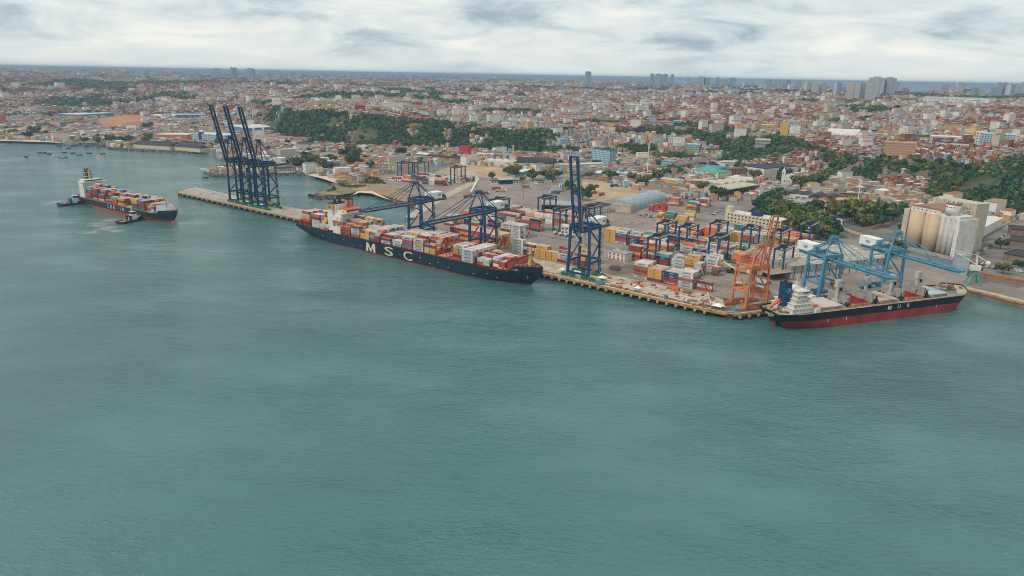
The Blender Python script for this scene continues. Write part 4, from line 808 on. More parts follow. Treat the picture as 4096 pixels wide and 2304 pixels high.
for x, y in ((23.5, -5.5), (17, 4)): mb = MB(); mb.loft([[(x+math.cos(a)*r, y+math.sin(a)*r, z) for a in [i*math.pi/4 for i in range(8)]] for z, r in ((25.6, 0.2), (26.6, 0.2), (26.7, 0.5), (27.2, 0.65), (27.7, 0.3))]); mb.build('satellite_dome', M_shipw, bs)
mb = MB(); mb.loft([[(2.2+x*0.9, 1.5+math.cos(a)*1.3*k, 14.2+x*0.55+math.sin(a)*1.3*k) for a in [i*math.pi/4 for i in range(8)]] for x, k in ((0, 0.3), (1, 0.9), (3.5, 1), (6, 1), (7.4, 0.7), (8, 0.3))]); mb.build('freefall_lifeboat', M_lifeb, bs)
mb = MB()
for y in (-0.3, 3.4): mb.beam((0.8, y, 12.2), (10.5, y, 18.6), 0.35); mb.beam((9, y, 11.5), (9, y, 18), 0.35)
mb.build('launching_ramp', M_shipw, bs)
mb = MB(); mb.loft([[(x, -10.6+math.cos(a)*1.0*k, 15.6+math.sin(a)*0.9*k) for a in [i*math.pi/4 for i in range(8)]] for x, k in ((26, 0.3), (27, 0.9), (29.5, 1), (31, 0.3))]); mb.build('rescue_boat', M_lifeb, bs)
M_hatch = mat('hatch_pale', (0.56, 0.50, 0.42), 0.8, var=0.14, scale=0.2, dirt=((0.42, 0.28, 0.18), 0.4, (1, 1, 1)))
M_hgrey = mat('hatch_panel_grey', (0.34, 0.31, 0.29), 0.75, var=0.2, scale=0.3, dirt=((0.30, 0.13, 0.07), 0.4, (1, 1, 0.3)))
M_hold = mat('hold_red', (0.33, 0.030, 0.022), 0.7, var=0.2, scale=0.3)
holds = [(32, 54, 'shut'), (59.5, 80, 'open'), (86, 104, 'shut'), (110, 129, 'open'), (135, 153, 'shut2')]
for x0, x1, st in holds:
    mb = MB()
    for (a, b_, c, d) in ((x0, x1, -9.4, -9.1), (x0, x1, 9.1, 9.4), (x0, x0+0.3, -9.1, 9.1), (x1-0.3, x1, -9.1, 9.1)): mb.box(a, b_, c, d, 10.6, 12.7)
    mb.build('hatch_coaming', mat('coaming', (0.38, 0.26, 0.18), 0.8, var=0.35, scale=0.5), bs)
    if st == 'open':
        mb = MB(); mb.box(x0+0.3, x1-0.3, 9.0, 9.08, 2, 12.65); mb.box(x0+0.3, x1-0.3, -9.08, -9.0, 2, 12.65); mb.box(x0+0.3, x0+0.38, -9, 9, 2, 12.65); mb.box(x1-0.38, x1-0.3, -9, 9, 2, 12.65); mb.box(x0+0.4, x1-0.4, -9, 9, 10.78, 10.82); mb.build('cargo_hold', M_hold, bs)
        for xx, sg in ((x0-0.4, 1), (x1+0.2, -1)):
            for k in (0, 1):
                mb = MB(); mb.box(xx+k*0.9*-sg, xx+k*0.9*-sg+0.55, -9.4, 9.4, 12.7, 19.2-k*0.6); ho = mb.build('raised_hatch_panel', M_hgrey, bs)
            if sg < 0: oo = obj('lettering', text_mesh('SAFETY FIRST', 1.0, M_dark, 0.0, width=8), ho, (xx+0.0, 0, 17.4), -math.pi/2)
    else:
        n = 6 if st == 'shut' else 1
        for k in range(n):
            a = x0+(x1-x0)*k/n; b_ = x0+(x1-x0)*(k+1)/n
            mb = MB(); mb.box(a-(0.2 if k == 0 else 0)+0.05, b_+(0.2 if k == n-1 else 0)-0.05, -9.7, 9.7, 12.7, 13.4); mb.build('hatch_panel', M_hatch if st == 'shut' else mat('hatch_pale_blue', (0.42, 0.52, 0.54), 0.7, var=0.06), bs)
mb = MB(); mb.tube((95, -2, 13.42), (95, -2, 13.45), 3.0, n=24); mb.build('helicopter_mark', mat('mark_orange', (0.62, 0.28, 0.06), 0.7), bs)
M_mast = mat('crane_grey', (0.46, 0.44, 0.41), 0.55, var=0.15)
for x in (57, 83, 107, 132):
    mb = MB(); mb.box(x-1.6, x+1.6, -3, 3, 11, 14.5); mb.tube((x, 0, 14.5), (x, 0, 25), 1.25, 1.15, 12); kp = mb.build('crane_pedestal', M_mast, bs)
    mb = MB(); mb.box(x-1.7, x+2.0, -1.7, 1.7, 23.5, 28.5); kh = mb.build('crane_house', M_mast, bs); mb = MB(); mb.box(x+0.4, x+1.6, -2.7, -1.7, 21, 23.4); mb.build('crane_cab', M_glass, kh)
    mb = MB()
    for s_ in (-0.75, 0.75): mb.beam((x+1.5, s_, 22.6), (x+23.5, s_*0.4-4, 16.0), 0.42)
    for k in range(1, 8): p = Vector((x+1.5, 0, 22.6)).lerp(Vector((x+23.5, -4, 16.0)), k/8); mb.beam((p.x, p.y-0.7, p.z), (p.x, p.y+0.7, p.z), 0.25)
    mb.build('crane_jib', M_mast, bs)
    mb = MB(); rr = x+(5 if x < 130 else 4); 
    mb.loft([[(rr-3+math.cos(a)*1.6*k, -8.5+math.sin(a)*1.6*k, z) for a in [i*math.pi/5 for i in range(10)]] for z, k in ((11.5, 0.6), (12.4, 1), (13.8, 1), (14.8, 0.5))]); mb.beam((rr-4.2, -8.5, 14.5), (rr-1.8, -8.5, 16.8), 0.5); mb.beam((rr-1.8, -8.5, 14.5), (rr-4.2, -8.5, 16.8), 0.5); mb.build('cargo_grab', M_dark, bs)
    mb = MB(); mb.box(rr+0.4, rr+2.2, -10.2, -8.2, 11.3, 12.9); mb.build('grab_stand', mat('stand_yellow', (0.55, 0.33, 0.05), 0.6), bs)
for i in range(16):
    r_ = random.Random(i); x = 166+r_.uniform(-4, 8); y = r_.uniform(-8, 8)*(1-(x-162)/22); mb = MB(); mb.tube((x, y-0.9, 14.0), (x, y+0.9, 14.0), 0.7, n=8); mb.box(x-0.9, x+0.9, y-1.2, y+1.2, 12.9, 13.4); mb.build('mooring_winch', M_gear, bs)
mb = MB(); mb.tube((163, 0, 12.9), (163, 0, 24), 0.45, 0.25, 8); mb.beam((163, 0, 22), (146, -2, 15), 0.4); mb.build('foremast', M_mast, bs)
for s_ in (-1, 1): mb = MB(); rail_run(mb, [(x, s_*(HB.side(x, 11.6)-0.35), 10.7) for x in range(30, 168, 6)], 1.3, step=3); mb.build('railing', M_hgrey, bs)
for k in range(9):
    mb = MB(); r_ = random.Random(k+50); x, y = r_.uniform(2, 9), r_.uniform(-8, 8); mb.tube((x, y-0.8, 12.0), (x, y+0.8, 12.0), 0.6, n=8); mb.box(x-0.8, x+0.8, y-1, y+1, 11, 11.5); mb.build('mooring_winch', M_gear, bs)
mb = MB(); mb.box(27.5, 31, -13.2, -9.6, 10.8, 14.2); mb.build('deck_store', M_shipw, bs)

# ---- tugs
def tug(loc, rz, label, blue):
    t = thing('tugboat', label, 'tugboat', loc, rz)
    h = Hull(33, 11, 2.6, 0.3, 4.6, 2.7, rake=2.5, over=2, tb=0.62, ts=0.2, wl_stern=0.6, fc=0.62, tr=0.9, boot=0.1)
    h.build(t, [M_dark, M_dark], mat('tug_deck', (0.30, 0.27, 0.24), 0.8), n=24)
    mb = MB(); mb.box(13.5, 24, -3.4, 3.4, 2, 5.4); mb.build('deckhouse', M_shipw, t)
    mb = MB(); mb.box(16.5, 22.5, -2.6, 2.6, 5.4, 8.0); mb.build('upper_house', M_shipw, t)
    mb = MB(); mb.loft([[(19.5+sx*a, sy*a*0.85, z) for sx, sy in ((-1,-1),(1,-1),(1,1),(-1,1))] for a, z in ((2.2, 8.0), (2.6, 10.2))]); wh = mb.build('wheelhouse', M_glass, t)
    mb = MB(); mb.box(16.7, 22.3, -2.4, 2.4, 10.2, 10.6); mb.build('roof', M_shipw, wh)
    mb = MB(); mb.tube((18.5, 0, 10.6), (18.2, 0, 17.5), 0.28, 0.1, 6); mb.beam((18.4, -1.6, 13), (18.4, 1.6, 13), 0.2); mb.box(17.6, 19.2, -0.9, 0.9, 12, 12.2); mb.build('mast', M_shipw, t)
    for s_ in (-1, 1): mb = MB(); mb.box(12.6, 15.4, s_*2.3-1.1, s_*2.3+1.1, 2.2, 8.2 if blue else 7); mb.build('exhaust_stack', mat('tug_blue', (0.04, 0.18, 0.36), 0.5) if blue else M_dark, t)
    mb = MB(); mb.tube((9, -1.6, 2.9), (9, 1.6, 2.9), 1.0, n=10); mb.build('towing_winch', M_lifeb, t)
    mb = MB(); mb.tube((28.5, -1.3, 4.8), (28.5, 1.3, 4.8), 0.7, n=10); mb.build('bow_winch', M_gear, t)
    for k in range(7):
        for s_ in (-1, 1):
            x = 4+k*3.8; mb = MB(); mb.tube((x, s_*(h.side(x, 2)+0.1), 1.2), (x, s_*(h.side(x, 2)+0.5), 1.2), 0.8, n=8); mb.build('tyre_fender', M_dark, t)
    return t
a = at(232, 821, 1); b_ = at(346, 802, 3); tug((a[0], a[1], 0), math.atan2(b_[1]-a[1], b_[0]-a[0]), 'black and white tug with blue stacks astern of the LOG-IN ship', True)
a = at(476, 893, 1); b_ = at(578, 863, 3); tug((a[0], a[1], 0), math.atan2(b_[1]-a[1], b_[0]-a[0]), 'black tug with dark stacks pushing amidships by the LOG-IN lettering', False)
# ================================================================ cranes
M_cnavy = mat('crane_navy', (0.010, 0.038, 0.088), 0.45, var=0.22, scale=0.15)
M_cblue = mat('crane_blue', (0.016, 0.072, 0.165), 0.45, var=0.22, scale=0.15, dirt=((0.03, 0.06, 0.11), 0.4, (1, 1, 0.3)))
M_clight = mat('crane_light_blue', (0.085, 0.255, 0.375), 0.5, var=0.2, scale=0.2, dirt=((0.26, 0.24, 0.22), 0.3, (1, 1, 0.3)))
M_corange = mat('crane_orange', (0.58, 0.20, 0.09), 0.55, var=0.22, scale=0.25, dirt=((0.34, 0.13, 0.07), 0.5, (1, 1, 0.3)))
M_walk = mat('walkway_yellow', (0.55, 0.40, 0.20), 0.6, var=0.2)
M_bogie = mat('bogie_green', (0.02, 0.20, 0.075), 0.5, var=0.25, scale=0.8)
M_house = mat('machinery_house_white', (0.74, 0.74, 0.72), 0.5, var=0.06)
M_logo = mat('logo_blue', (0.015, 0.05, 0.16), 0.5); M_logo2 = mat('logo_light_blue', (0.05, 0.32, 0.55), 0.5)
M_rope = mat('wire_rope', (0.05, 0.05, 0.055), 0.5)
def part(name, m, parent, *beams):
    mb = MB()
    for b_ in beams: mb.beam(*b_)
    return mb.build(name, m, parent)
def walkway(name, parent, pts, m=None, h=1.1):
    mb = MB()
    for a, b_ in zip(pts[:-1], pts[1:]): mb.beam(a, b_, 0.9, 0.12)
    rail_run(mb, [(p[0], p[1], p[2]) for p in pts], h, step=5.0)
    return mb.build(name, m or M_walk, parent)
def sts(label, loc, rz, W=19.5, G=16.0, zl=42.0, apex=60.0, boom=61.0, back=24.0, ang=0.0, main=None, bog=None, walk=None, logo=True, bw=6.4, drop=2.6, group=None, lt=1.9, bg=1.4):
    """container crane. x along the quay, y inland from the water-side rail, z above the quay"""
    m = main or M_cblue; bogm = bog or M_bogie; wk = walk or M_walk
    t = thing('container_crane', label, 'crane', loc, rz, group)
    hw = W/2
    for sx in (-1, 1):
        for y in (0, G):
            part('leg', m, t, ((sx*hw, y, 3.6), (sx*(hw-0.4), y, 14), lt, 2.1), ((sx*(hw-0.4), y, 14), (sx*(hw-1.4), y, zl+1.4), lt*0.92, 1.7))
        part('side_tie', m, t, ((sx*(hw-0.7), 0, 13.2), (sx*(hw-0.7), G, 13.2), 1.1, 1.7))
        part('top_tie', m, t, ((sx*(hw-1.4), -1, zl+0.6), (sx*(hw-1.4), G+1, zl+0.6), 1.2, 1.9))
        part('brace', m, t, ((sx*(hw-0.7), 0.6, 14), (sx*(hw-1.1), G-0.4, 27.5), 0.9)); part('brace', m, t, ((sx*(hw-1.1), G-0.4, 27.5), (sx*(hw-1.4), 0.6, zl-0.5), 0.9))
    for y in (0, G):
        part('sill_beam', m, t, ((-hw-0.5, y, 3.8), (hw+0.5, y, 3.8), 1.3, 1.9))
        part('portal_beam', m, t, ((-hw+1.2, y, zl+0.5), (hw-1.2, y, zl+0.5), 1.5, 2.6))
        for sx in (-1, 1):
            for k in (0, 1):
                x = sx*(hw-0.6)+(k-0.5)*7.2
                mb = MB(); mb.box(x-3.1, x+3.1, y-0.75, y+0.75, 1.25, 2.5)
                for j in range(4): xx = x-2.4+j*1.6; mb.tube((xx, y-0.4, 0.62), (xx, y+0.4, 0.62), 0.6, n=10); mb.box(xx-0.55, xx+0.55, y-0.62, y+0.62, 0.75, 1.3)
                mb.box(x-0.6, x+0.6, y-0.5, y+0.5, 2.5, 3.1); mb.build('bogie', bogm, t)
    part('lower_brace', m, t, ((-hw+0.9, G, 14.5), (hw-0.9, G, 14.5), 1.1, 1.5))
    zg = zl-drop; hx = bw/2
    # main girders and boom
    y0, y1 = -3.0, G+back
    for sx in (-1, 1): part('main_girder', m, t, ((sx*hx, y0, zg), (sx*hx, y1, zg), 1.15, 2.1))
    part('girder_tie', m, t, ((-hx, y1-0.6, zg), (hx, y1-0.6, zg), 0.9, 1.8)); part('girder_tie', m, t, ((-hx, G, zg+1.2), (hx, G, zg+1.2), 0.9, 1.2))
    for sx in (-1, 1): walkway('walkway', t, [(sx*(hx+1.2), y0, zg+0.8), (sx*(hx+1.2), y1, zg+0.8)], wk)
    ca, sa = math.cos(ang), math.sin(ang); hinge = (y0-0.8, zg)
    def bp(d, x, up=0.0): return (x, hinge[0]-d*ca+up*sa*1.0, hinge[1]+d*sa+up*ca)
    for sx in (-1, 1): part('boom_girder', m, t, (bp(0, sx*hx), bp(boom, sx*hx), bg, bg*1.4))
    for d in (1.0, boom*0.27, boom*0.52, boom*0.76, boom-0.8): part('boom_tie', m, t, (bp(d, -hx), bp(d, hx), 0.9, 1.3))
    mb = MB()
    for sx in (-1, 1):
        a_, b_ = bp(1, sx*(hx+1.1), 0.7), bp(boom-0.5, sx*(hx+1.1), 0.7); mb.beam(a_, b_, 0.8, 0.12)
        c_, d_ = bp(1, sx*(hx+1.5), 1.8), bp(boom-0.5, sx*(hx+1.5), 1.8); mb.beam(c_, d_, 0.1)
        for k in range(14): q1 = Vector(a_).lerp(Vector(b_), k/13); q2 = Vector(c_).lerp(Vector(d_), k/13); mb.beam(q1, q2, 0.1)
    mb.build('boom_walkway', wk, t)
    # apex frame over the water-side legs
    ay = 2.2
    for sx in (-1, 1):
        part('mast_leg', m, t, ((sx*(hw-1.6), 0, zl+1.4), (sx*2.2, ay, apex), 0.95))
        part('backstay', m, t, ((sx*2.2, ay, apex-0.5), (sx*(hx), G+back*0.55, zg+1.0), 0.42)); part('mast_strut', m, t, ((sx*2.2, ay, apex-0.5), (sx*(hw-1.6), G, zl+1.4), 0.6))
        if ang < 0.3:
            part('forestay', m, t, ((sx*2.0, ay-0.6, apex), bp(boom*0.86, sx*hx, 0.9), 0.42)); part('forestay', m, t, ((sx*2.0, ay-0.6, apex-0.6), bp(boom*0.45, sx*hx, 0.9), 0.36))
        else:
            mid = (sx*2.6, ay-3.0, apex-9); part('forestay', m, t, ((sx*2.0, ay-0.6, apex), mid, 0.38), (mid, bp(boom*0.42, sx*hx, 1.0), 0.38))
    mb = MB(); mb.box(-3.4, 3.4, ay-2.0, ay+1.6, apex-0.5, apex+0.4); mb.box(-2.6, 2.6, ay-1.2, ay+0.8, apex+0.4, apex+1.4); mb.build('apex_head', m, t); mb = MB(); rail_run(mb, [(-3.4, ay-2, apex+0.4), (3.4, ay-2, apex+0.4), (3.4, ay+1.6, apex+0.4), (-3.4, ay+1.6, apex+0.4), (-3.4, ay-2, apex+0.4)], 1.2, step=2); mb.build('apex_railing', wk, t)
    # machinery house, cab, trolley, stairs, cable reel
    h0 = G+1.2; hl, hz_ = (16, 7.4) if logo else (9, 5.4); mb = MB(); mb.box(-4.2, 4.2, h0, h0+hl, zg+1.3, zg+hz_); mb.box(-4.4, 4.4, h0-0.2, h0+hl+0.2, zg+hz_, zg+hz_+0.3); ho = mb.build('machinery_house', M_house if logo else m, t)
    if logo:
        for xx, yy, rr in ((-4.3, h0+8, -math.pi/2), (0, h0-0.25, 0.0), (4.3, h0+12, math.pi/2), (0, h0+16.3, math.pi)):
            a_ = obj('lettering', text_mesh('W', 3.4, M_logo, 0.06), ho, (xx, yy, zg+4.5), rr); b_ = obj('lettering', text_mesh('//', 3.2, M_logo2, 0.08), ho, (xx+1.9*math.cos(rr), yy+1.9*math.sin(rr), zg+4.5), rr)
    mb = MB(); mb.box(-3.4, 3.4, y1-5, y1-0.5, zg+1.2, zg+3.4); mb.tube((-3, y1-3, zg+4), (3, y1-3, zg+4), 0.8, n=8); mb.build('rope_sheaves', m, t)
    ty = G*0.35; mb = MB(); mb.box(-hx, hx, ty-2.5, ty+2.5, zg-1.9, zg-1.1); tr_ = mb.build('trolley', wk, t); mb = MB(); mb.box(hx-2.4, hx+0.2, ty-5.6, ty-3, zg-4.6, zg-1.9); mb.build('operator_cab', M_shipw, tr_)
    for sx in (-1, 1): part('hoist_rope', M_rope, tr_, ((sx*2, ty, zg-1.9), (sx*2, ty, zg-12), 0.12))
    mb = MB(); mb.box(-3.1, 3.1, ty-1.1, ty+1.1, zg-13, zg-12); mb.build('spreader', wk, tr_)
    sx = hw-0.6; mb = MB()
    for k in range(int((zl-6)/3.6)):
        z = 5+k*3.6; s_ = 1 if k % 2 else -1
        mb.beam((sx+1.6, G+0.5-s_*1.7, z), (sx+1.6, G+0.5+s_*1.7, z+3.6), 0.7, 0.14); mb.box(sx+0.7, sx+2.2, G+0.5+s_*1.7-0.5, G+0.5+s_*1.7+0.5, z+3.5, z+3.7)
    for dy_ in (-1.9, 2.9): mb.beam((sx+1.6, G+0.4+dy_, 4), (sx+1.6, G+0.4+dy_, zl), 0.14)
    mb.build('stair_tower', wk, t)
    mb = MB(); mb.tube((hw+0.9, 5.2, 8.2), (hw+1.5, 5.2, 8.2), 2.6, n=20); mb.build('cable_reel', mat('reel_ochre', (0.52, 0.27, 0.07), 0.6), t)
    mb = MB(); mb.box(-3.2, 3.2, -0.95, -0.8, 4.9, 6.1); mb.build('number_board', M_white, t)
    return t
def q(u, v=5.0): return P(u, v, ZD+0.05)
for i, uu in enumerate((-635, -604, -574)):
    sts(('blue quay crane with raised boom nearest the free end of the pier', 'blue quay crane with raised boom, middle one of three on pier', 'blue quay crane with raised boom nearest the berthed ship stern')[i],
        q(uu, 6), QA, W=18.5, G=16, zl=53, apex=80, boom=69, back=24, ang=math.radians(78), main=M_cnavy, group='blue cranes with raised booms on the pier', bw=6.2)
sts('blue crane with boom lowered over the ship, nearer its white bridge', q(-314.5), QA, zl=41.5, apex=58.5, ang=math.radians(0.5), group='blue cranes working the container ship')
sts('blue crane with boom lowered amidships, beside the reefer block', q(-235.5), QA, zl=41.5, apex=58.5, ang=math.radians(0.5), group='blue cranes working the container ship')
sts('blue crane with raised boom on green bogies beyond the ship bow', q(-127.5, 6), QA, W=20.5, zl=41.5, apex=57.5, boom=61, ang=math.radians(81))
sts('orange crane with raised boom at the corner of the quay', B(7, 22.5, ZD+0.05), BA, W=18, G=15.5, zl=31, apex=46, boom=40, back=13, ang=math.radians(82), main=M_corange, bog=M_corange, walk=mat('orange_walkway', (0.5, 0.24, 0.1), 0.6), logo=False, bw=4.2, drop=0.5, lt=1.0, bg=0.7)
lw = mat('light_blue_walkway', (0.10, 0.30, 0.36), 0.6)
sts('light blue crane with lowered boom, nearer the bulk carrier bridge', B(74, 24.5, ZD+0.05), BA, W=18.5, G=16, zl=33.5, apex=47.5, boom=50, back=15, main=M_clight, bog=M_clight, walk=lw, drop=2.0, lt=1.5, bg=1.15, group='light blue cranes at the second berth')
sts('light blue crane with lowered boom, nearer the grain silos', B(136, 24.5, ZD+0.05), BA, W=18.5, G=16, zl=33.5, apex=47.5, boom=50, back=15, main=M_clight, bog=M_clight, walk=lw, drop=2.0, lt=1.5, bg=1.15, group='light blue cranes at the second berth')

# ---- rubber-tyred yard gantries (they straddle the rows; x along the lane, y across)
def rtg():
    t = thing('yard_gantry_crane', 'blue yard gantry', 'gantry crane'); Wd, Sp, Hh = 8.2, 23.5, 23.0
    for x in (-Wd/2, Wd/2):
        for y in (0, Sp):
            part('leg', M_cblue, t, ((x, y, 2.0), (x, y, Hh), 1.25, 1.35))
            mb = MB()
            for d in (-0.9, 0.9): mb.tube((x+d, y-0.5, 0.8), (x+d, y+0.5, 0.8), 0.8, n=10)
            mb.box(x-1.7, x+1.7, y-0.7, y+0.7, 1.2, 2.3); mb.build('wheel_bogie', M_bogie, t)
        part('cross_girder', M_cblue, t, ((x, -1.5, Hh), (x, Sp+1.5, Hh), 1.2, 1.7))
        mb = MB(); mb.beam((x+(0.9 if x > 0 else -0.9), -1.5, Hh+0.7), (x+(0.9 if x > 0 else -0.9), Sp+1.5, Hh+0.7), 0.8, 0.12); rail_run(mb, [(x+(1.2 if x > 0 else -1.2), -1.5, Hh+0.7), (x+(1.2 if x > 0 else -1.2), Sp+1.5, Hh+0.7)], 1.1, step=4); mb.build('walkway', M_walk, t)
    for y in (0, Sp): part('end_tie', M_cblue, t, ((-Wd/2, y, 3.0), (Wd/2, y, 3.0), 0.8, 1.2)); part('end_tie', M_cblue, t, ((-Wd/2, y, Hh), (Wd/2, y, Hh), 0.6, 0.8))
    mb = MB(); mb.box(-2.2, 2.2, Sp-0.2, Sp+1.8, 2.4, 5.4); mb.build('generator_cabin', M_bogie, t)
    mb = MB(); mb.box(-3.4, 3.4, 6, 10.5, Hh+0.8, Hh+1.4); mb.box(-2.6, 2.6, 6.6, 9.8, Hh+1.4, Hh+3.2); tr_ = mb.build('trolley', M_dark, t); mb = MB(); mb.box(0.6, 2.8, 3.6, 5.8, Hh-3.2, Hh-0.8); mb.build('operator_cab', M_shipw, tr_)
    mb = MB(); mb.box(-3, 3, 7.4, 8.8, Hh-6.6, Hh-5.8); [mb.beam((x, 8.1, Hh-5.8), (x, 8.1, Hh+0.8), 0.1) for x in (-2, 2)]; mb.build('spreader', M_walk, t)
    mb = MB(); mb.tube((-Wd/2-0.6, Sp+0.4, 5.5), (-Wd/2-1.0, Sp+0.4, 5.5), 1.8, n=16); mb.build('cable_reel', MATS['reel_ochre'], t)
    return t
RT = [(-104, 86, 'beside the teal container'), (-128, 150, 'behind the striped block'), (-64, 125, 'over the rear lane, mid yard'), (-90, 186, 'over the back yard lane'), (-58, 186, 'in front of the office block'), (-30, 186, 'nearer the orange crane'), (-5, 120, 'beside the grey shed'), (-20, 240, 'near the trees behind the yard'),
      (-330, 140, 'at the inland end of the west yard'), (-243, 140, 'beside the rusty west block'), (-228, 172, 'beside the customs sheds'), (-300, 190, 'in the west yard by the gate road'), (-654, 300, 'farthest out in the far yard'), (-640, 322, 'second in the far yard'), (-560, 320, 'beside the sandy lot in the far yard'), (-105, 150, 'second behind the striped block')]
g0 = None
for u_, v_, w_ in RT:
    if g0 is None: g0 = g = rtg()
    else: g = copy_tree(g0)
    g.location = P(u_, v_, ZD+0.1); g.rotation_euler = (0, 0, QA); tag(g, 'blue yard gantry crane on green wheels '+w_, 'gantry crane', 'blue yard gantry cranes')

# ---- mobile jib crane, green and white, on the east quay
t = thing('harbour_crane', 'green and white level-luffing harbour crane on the east quay', 'crane', at(3890, 1135)+(ZD+0.05,), math.radians(75))
M_cgreen = mat('crane_sea_green', (0.06, 0.33, 0.27), 0.5, var=0.2)
for sx in (-4, 4):
    for sy in (-4, 4): part('leg', M_cgreen, t, ((sx*1.1, sy*1.1, 0.5), (sx*0.35, sy*0.35, 9), 0.8)); mb = MB(); mb.box(sx*1.1-1.4, sx*1.1+1.4, sy*1.1-0.5, sy*1.1+0.5, 0, 0.9); mb.build('bogie', M_cgreen, t)
mb = MB(); mb.tube((0, 0, 8.5), (0, 0, 11.5), 1.9, 1.6, 14); mb.build('turntable', M_cgreen, t)
mb = MB(); mb.box(-2.4, 2.4, -3.2, 4, 11.5, 15.5); hs = mb.build('crane_house', M_shipw, t); mb = MB(); mb.box(-2.2, -0.4, -4.6, -3.2, 12, 14.6); mb.build('operator_cab', M_glass, hs)
part('tower', M_shipw, t, ((-1.3, 0, 15.5), (0, 1, 24), 0.7), ((1.3, 0, 15.5), (0, 1, 24), 0.7))
mb = MB()
for s_ in (-1.2, 1.2): mb.beam((s_, -2.5, 15), (s_*0.4, 20, 27), 0.6)
for k in range(1, 9): p_ = Vector((0, -2.5, 15)).lerp(Vector((0, 20, 27)), k/9); mb.beam((-1.2+0.8*k/9, p_.y, p_.z), (1.2-0.8*k/9, p_.y, p_.z), 0.3)
mb.build('jib', M_shipw, t); part('tie_bar', M_shipw, t, ((0, 1, 24), (0, 20, 27.2), 0.4)); part('counterweight_arm', M_shipw, t, ((0, 1, 24), (0, -8, 18.5), 0.7))
mb = MB(); mb.loft([[(math.cos(a)*1.8*k, -8+z_, 18+math.sin(a)*1.8*k) for a in [i*math.pi/5 for i in range(10)]] for z_, k in ((-1.6, 0.5), (-1, 1), (1, 1), (1.6, 0.5))]); mb.build('counterweight', M_shipw, t)
# ================================================================ buildings
KEEP = []                                   # (x, y, r): ground taken by something built on purpose
WC = {'white': (0.66, 0.64, 0.60), 'cream': (0.60, 0.50, 0.36), 'grey': (0.36, 0.36, 0.35), 'brick': (0.36, 0.155, 0.095), 'orange': (0.62, 0.17, 0.06), 'yellow': (0.62, 0.38, 0.10), 'blue': (0.08, 0.24, 0.46), 'pale blue': (0.34, 0.50, 0.58), 'dark blue': (0.015, 0.045, 0.13),
      'turquoise': (0.24, 0.50, 0.50), 'tan': (0.56, 0.34, 0.20), 'red': (0.45, 0.06, 0.05), 'brown': (0.24, 0.15, 0.11), 'pink': (0.55, 0.33, 0.28), 'steel': (0.33, 0.40, 0.43), 'dark': (0.05, 0.048, 0.055), 'tile': (0.44, 0.17, 0.085), 'beige': (0.52, 0.44, 0.35), 'green': (0.10, 0.34, 0.24), 'rust': (0.34, 0.16, 0.10), 'maroon': (0.20, 0.03, 0.06)}
def wm(c): return mat('plaster_'+c.replace(' ', '_'), WC[c], 0.85, var=0.12, scale=0.25, dirt=(tuple(x*0.62 for x in WC[c]), 0.35, (1, 1, 0.25)))
def rm(c): return mat('roof_'+c.replace(' ', '_'), WC[c], 0.8, var=0.2, scale=0.18, dirt=(tuple(x*0.6+0.03 for x in WC[c]), 0.4, (1, 0.15, 1)))
def base(px, py):
    x, y = at(px, py)
    if math.hypot(x, y) < 1050 or py > 640: return (x, y, ZD)
    return spot(px, py)
def frame2(Lp, Rp):
    a, b_ = base(*Lp), base(*Rp)
    if a[2] > ZD+1 or b_[2] > ZD+1:
        d = min(math.hypot(a[0], a[1]), math.hypot(b_[0], b_[1])); a = tuple(c*d/math.hypot(a[0], a[1]) for c in a[:2])+(0,); b_ = tuple(c*d/math.hypot(b_[0], b_[1]) for c in b_[:2])+(0,); a = a[:2]+(zat(*a[:2]),); b_ = b_[:2]+(zat(*b_[:2]),)
    dx_, dy_ = b_[0]-a[0], b_[1]-a[1]
    return a, b_, math.hypot(dx_, dy_), math.atan2(dy_, dx_), (a[2]+b_[2])/2
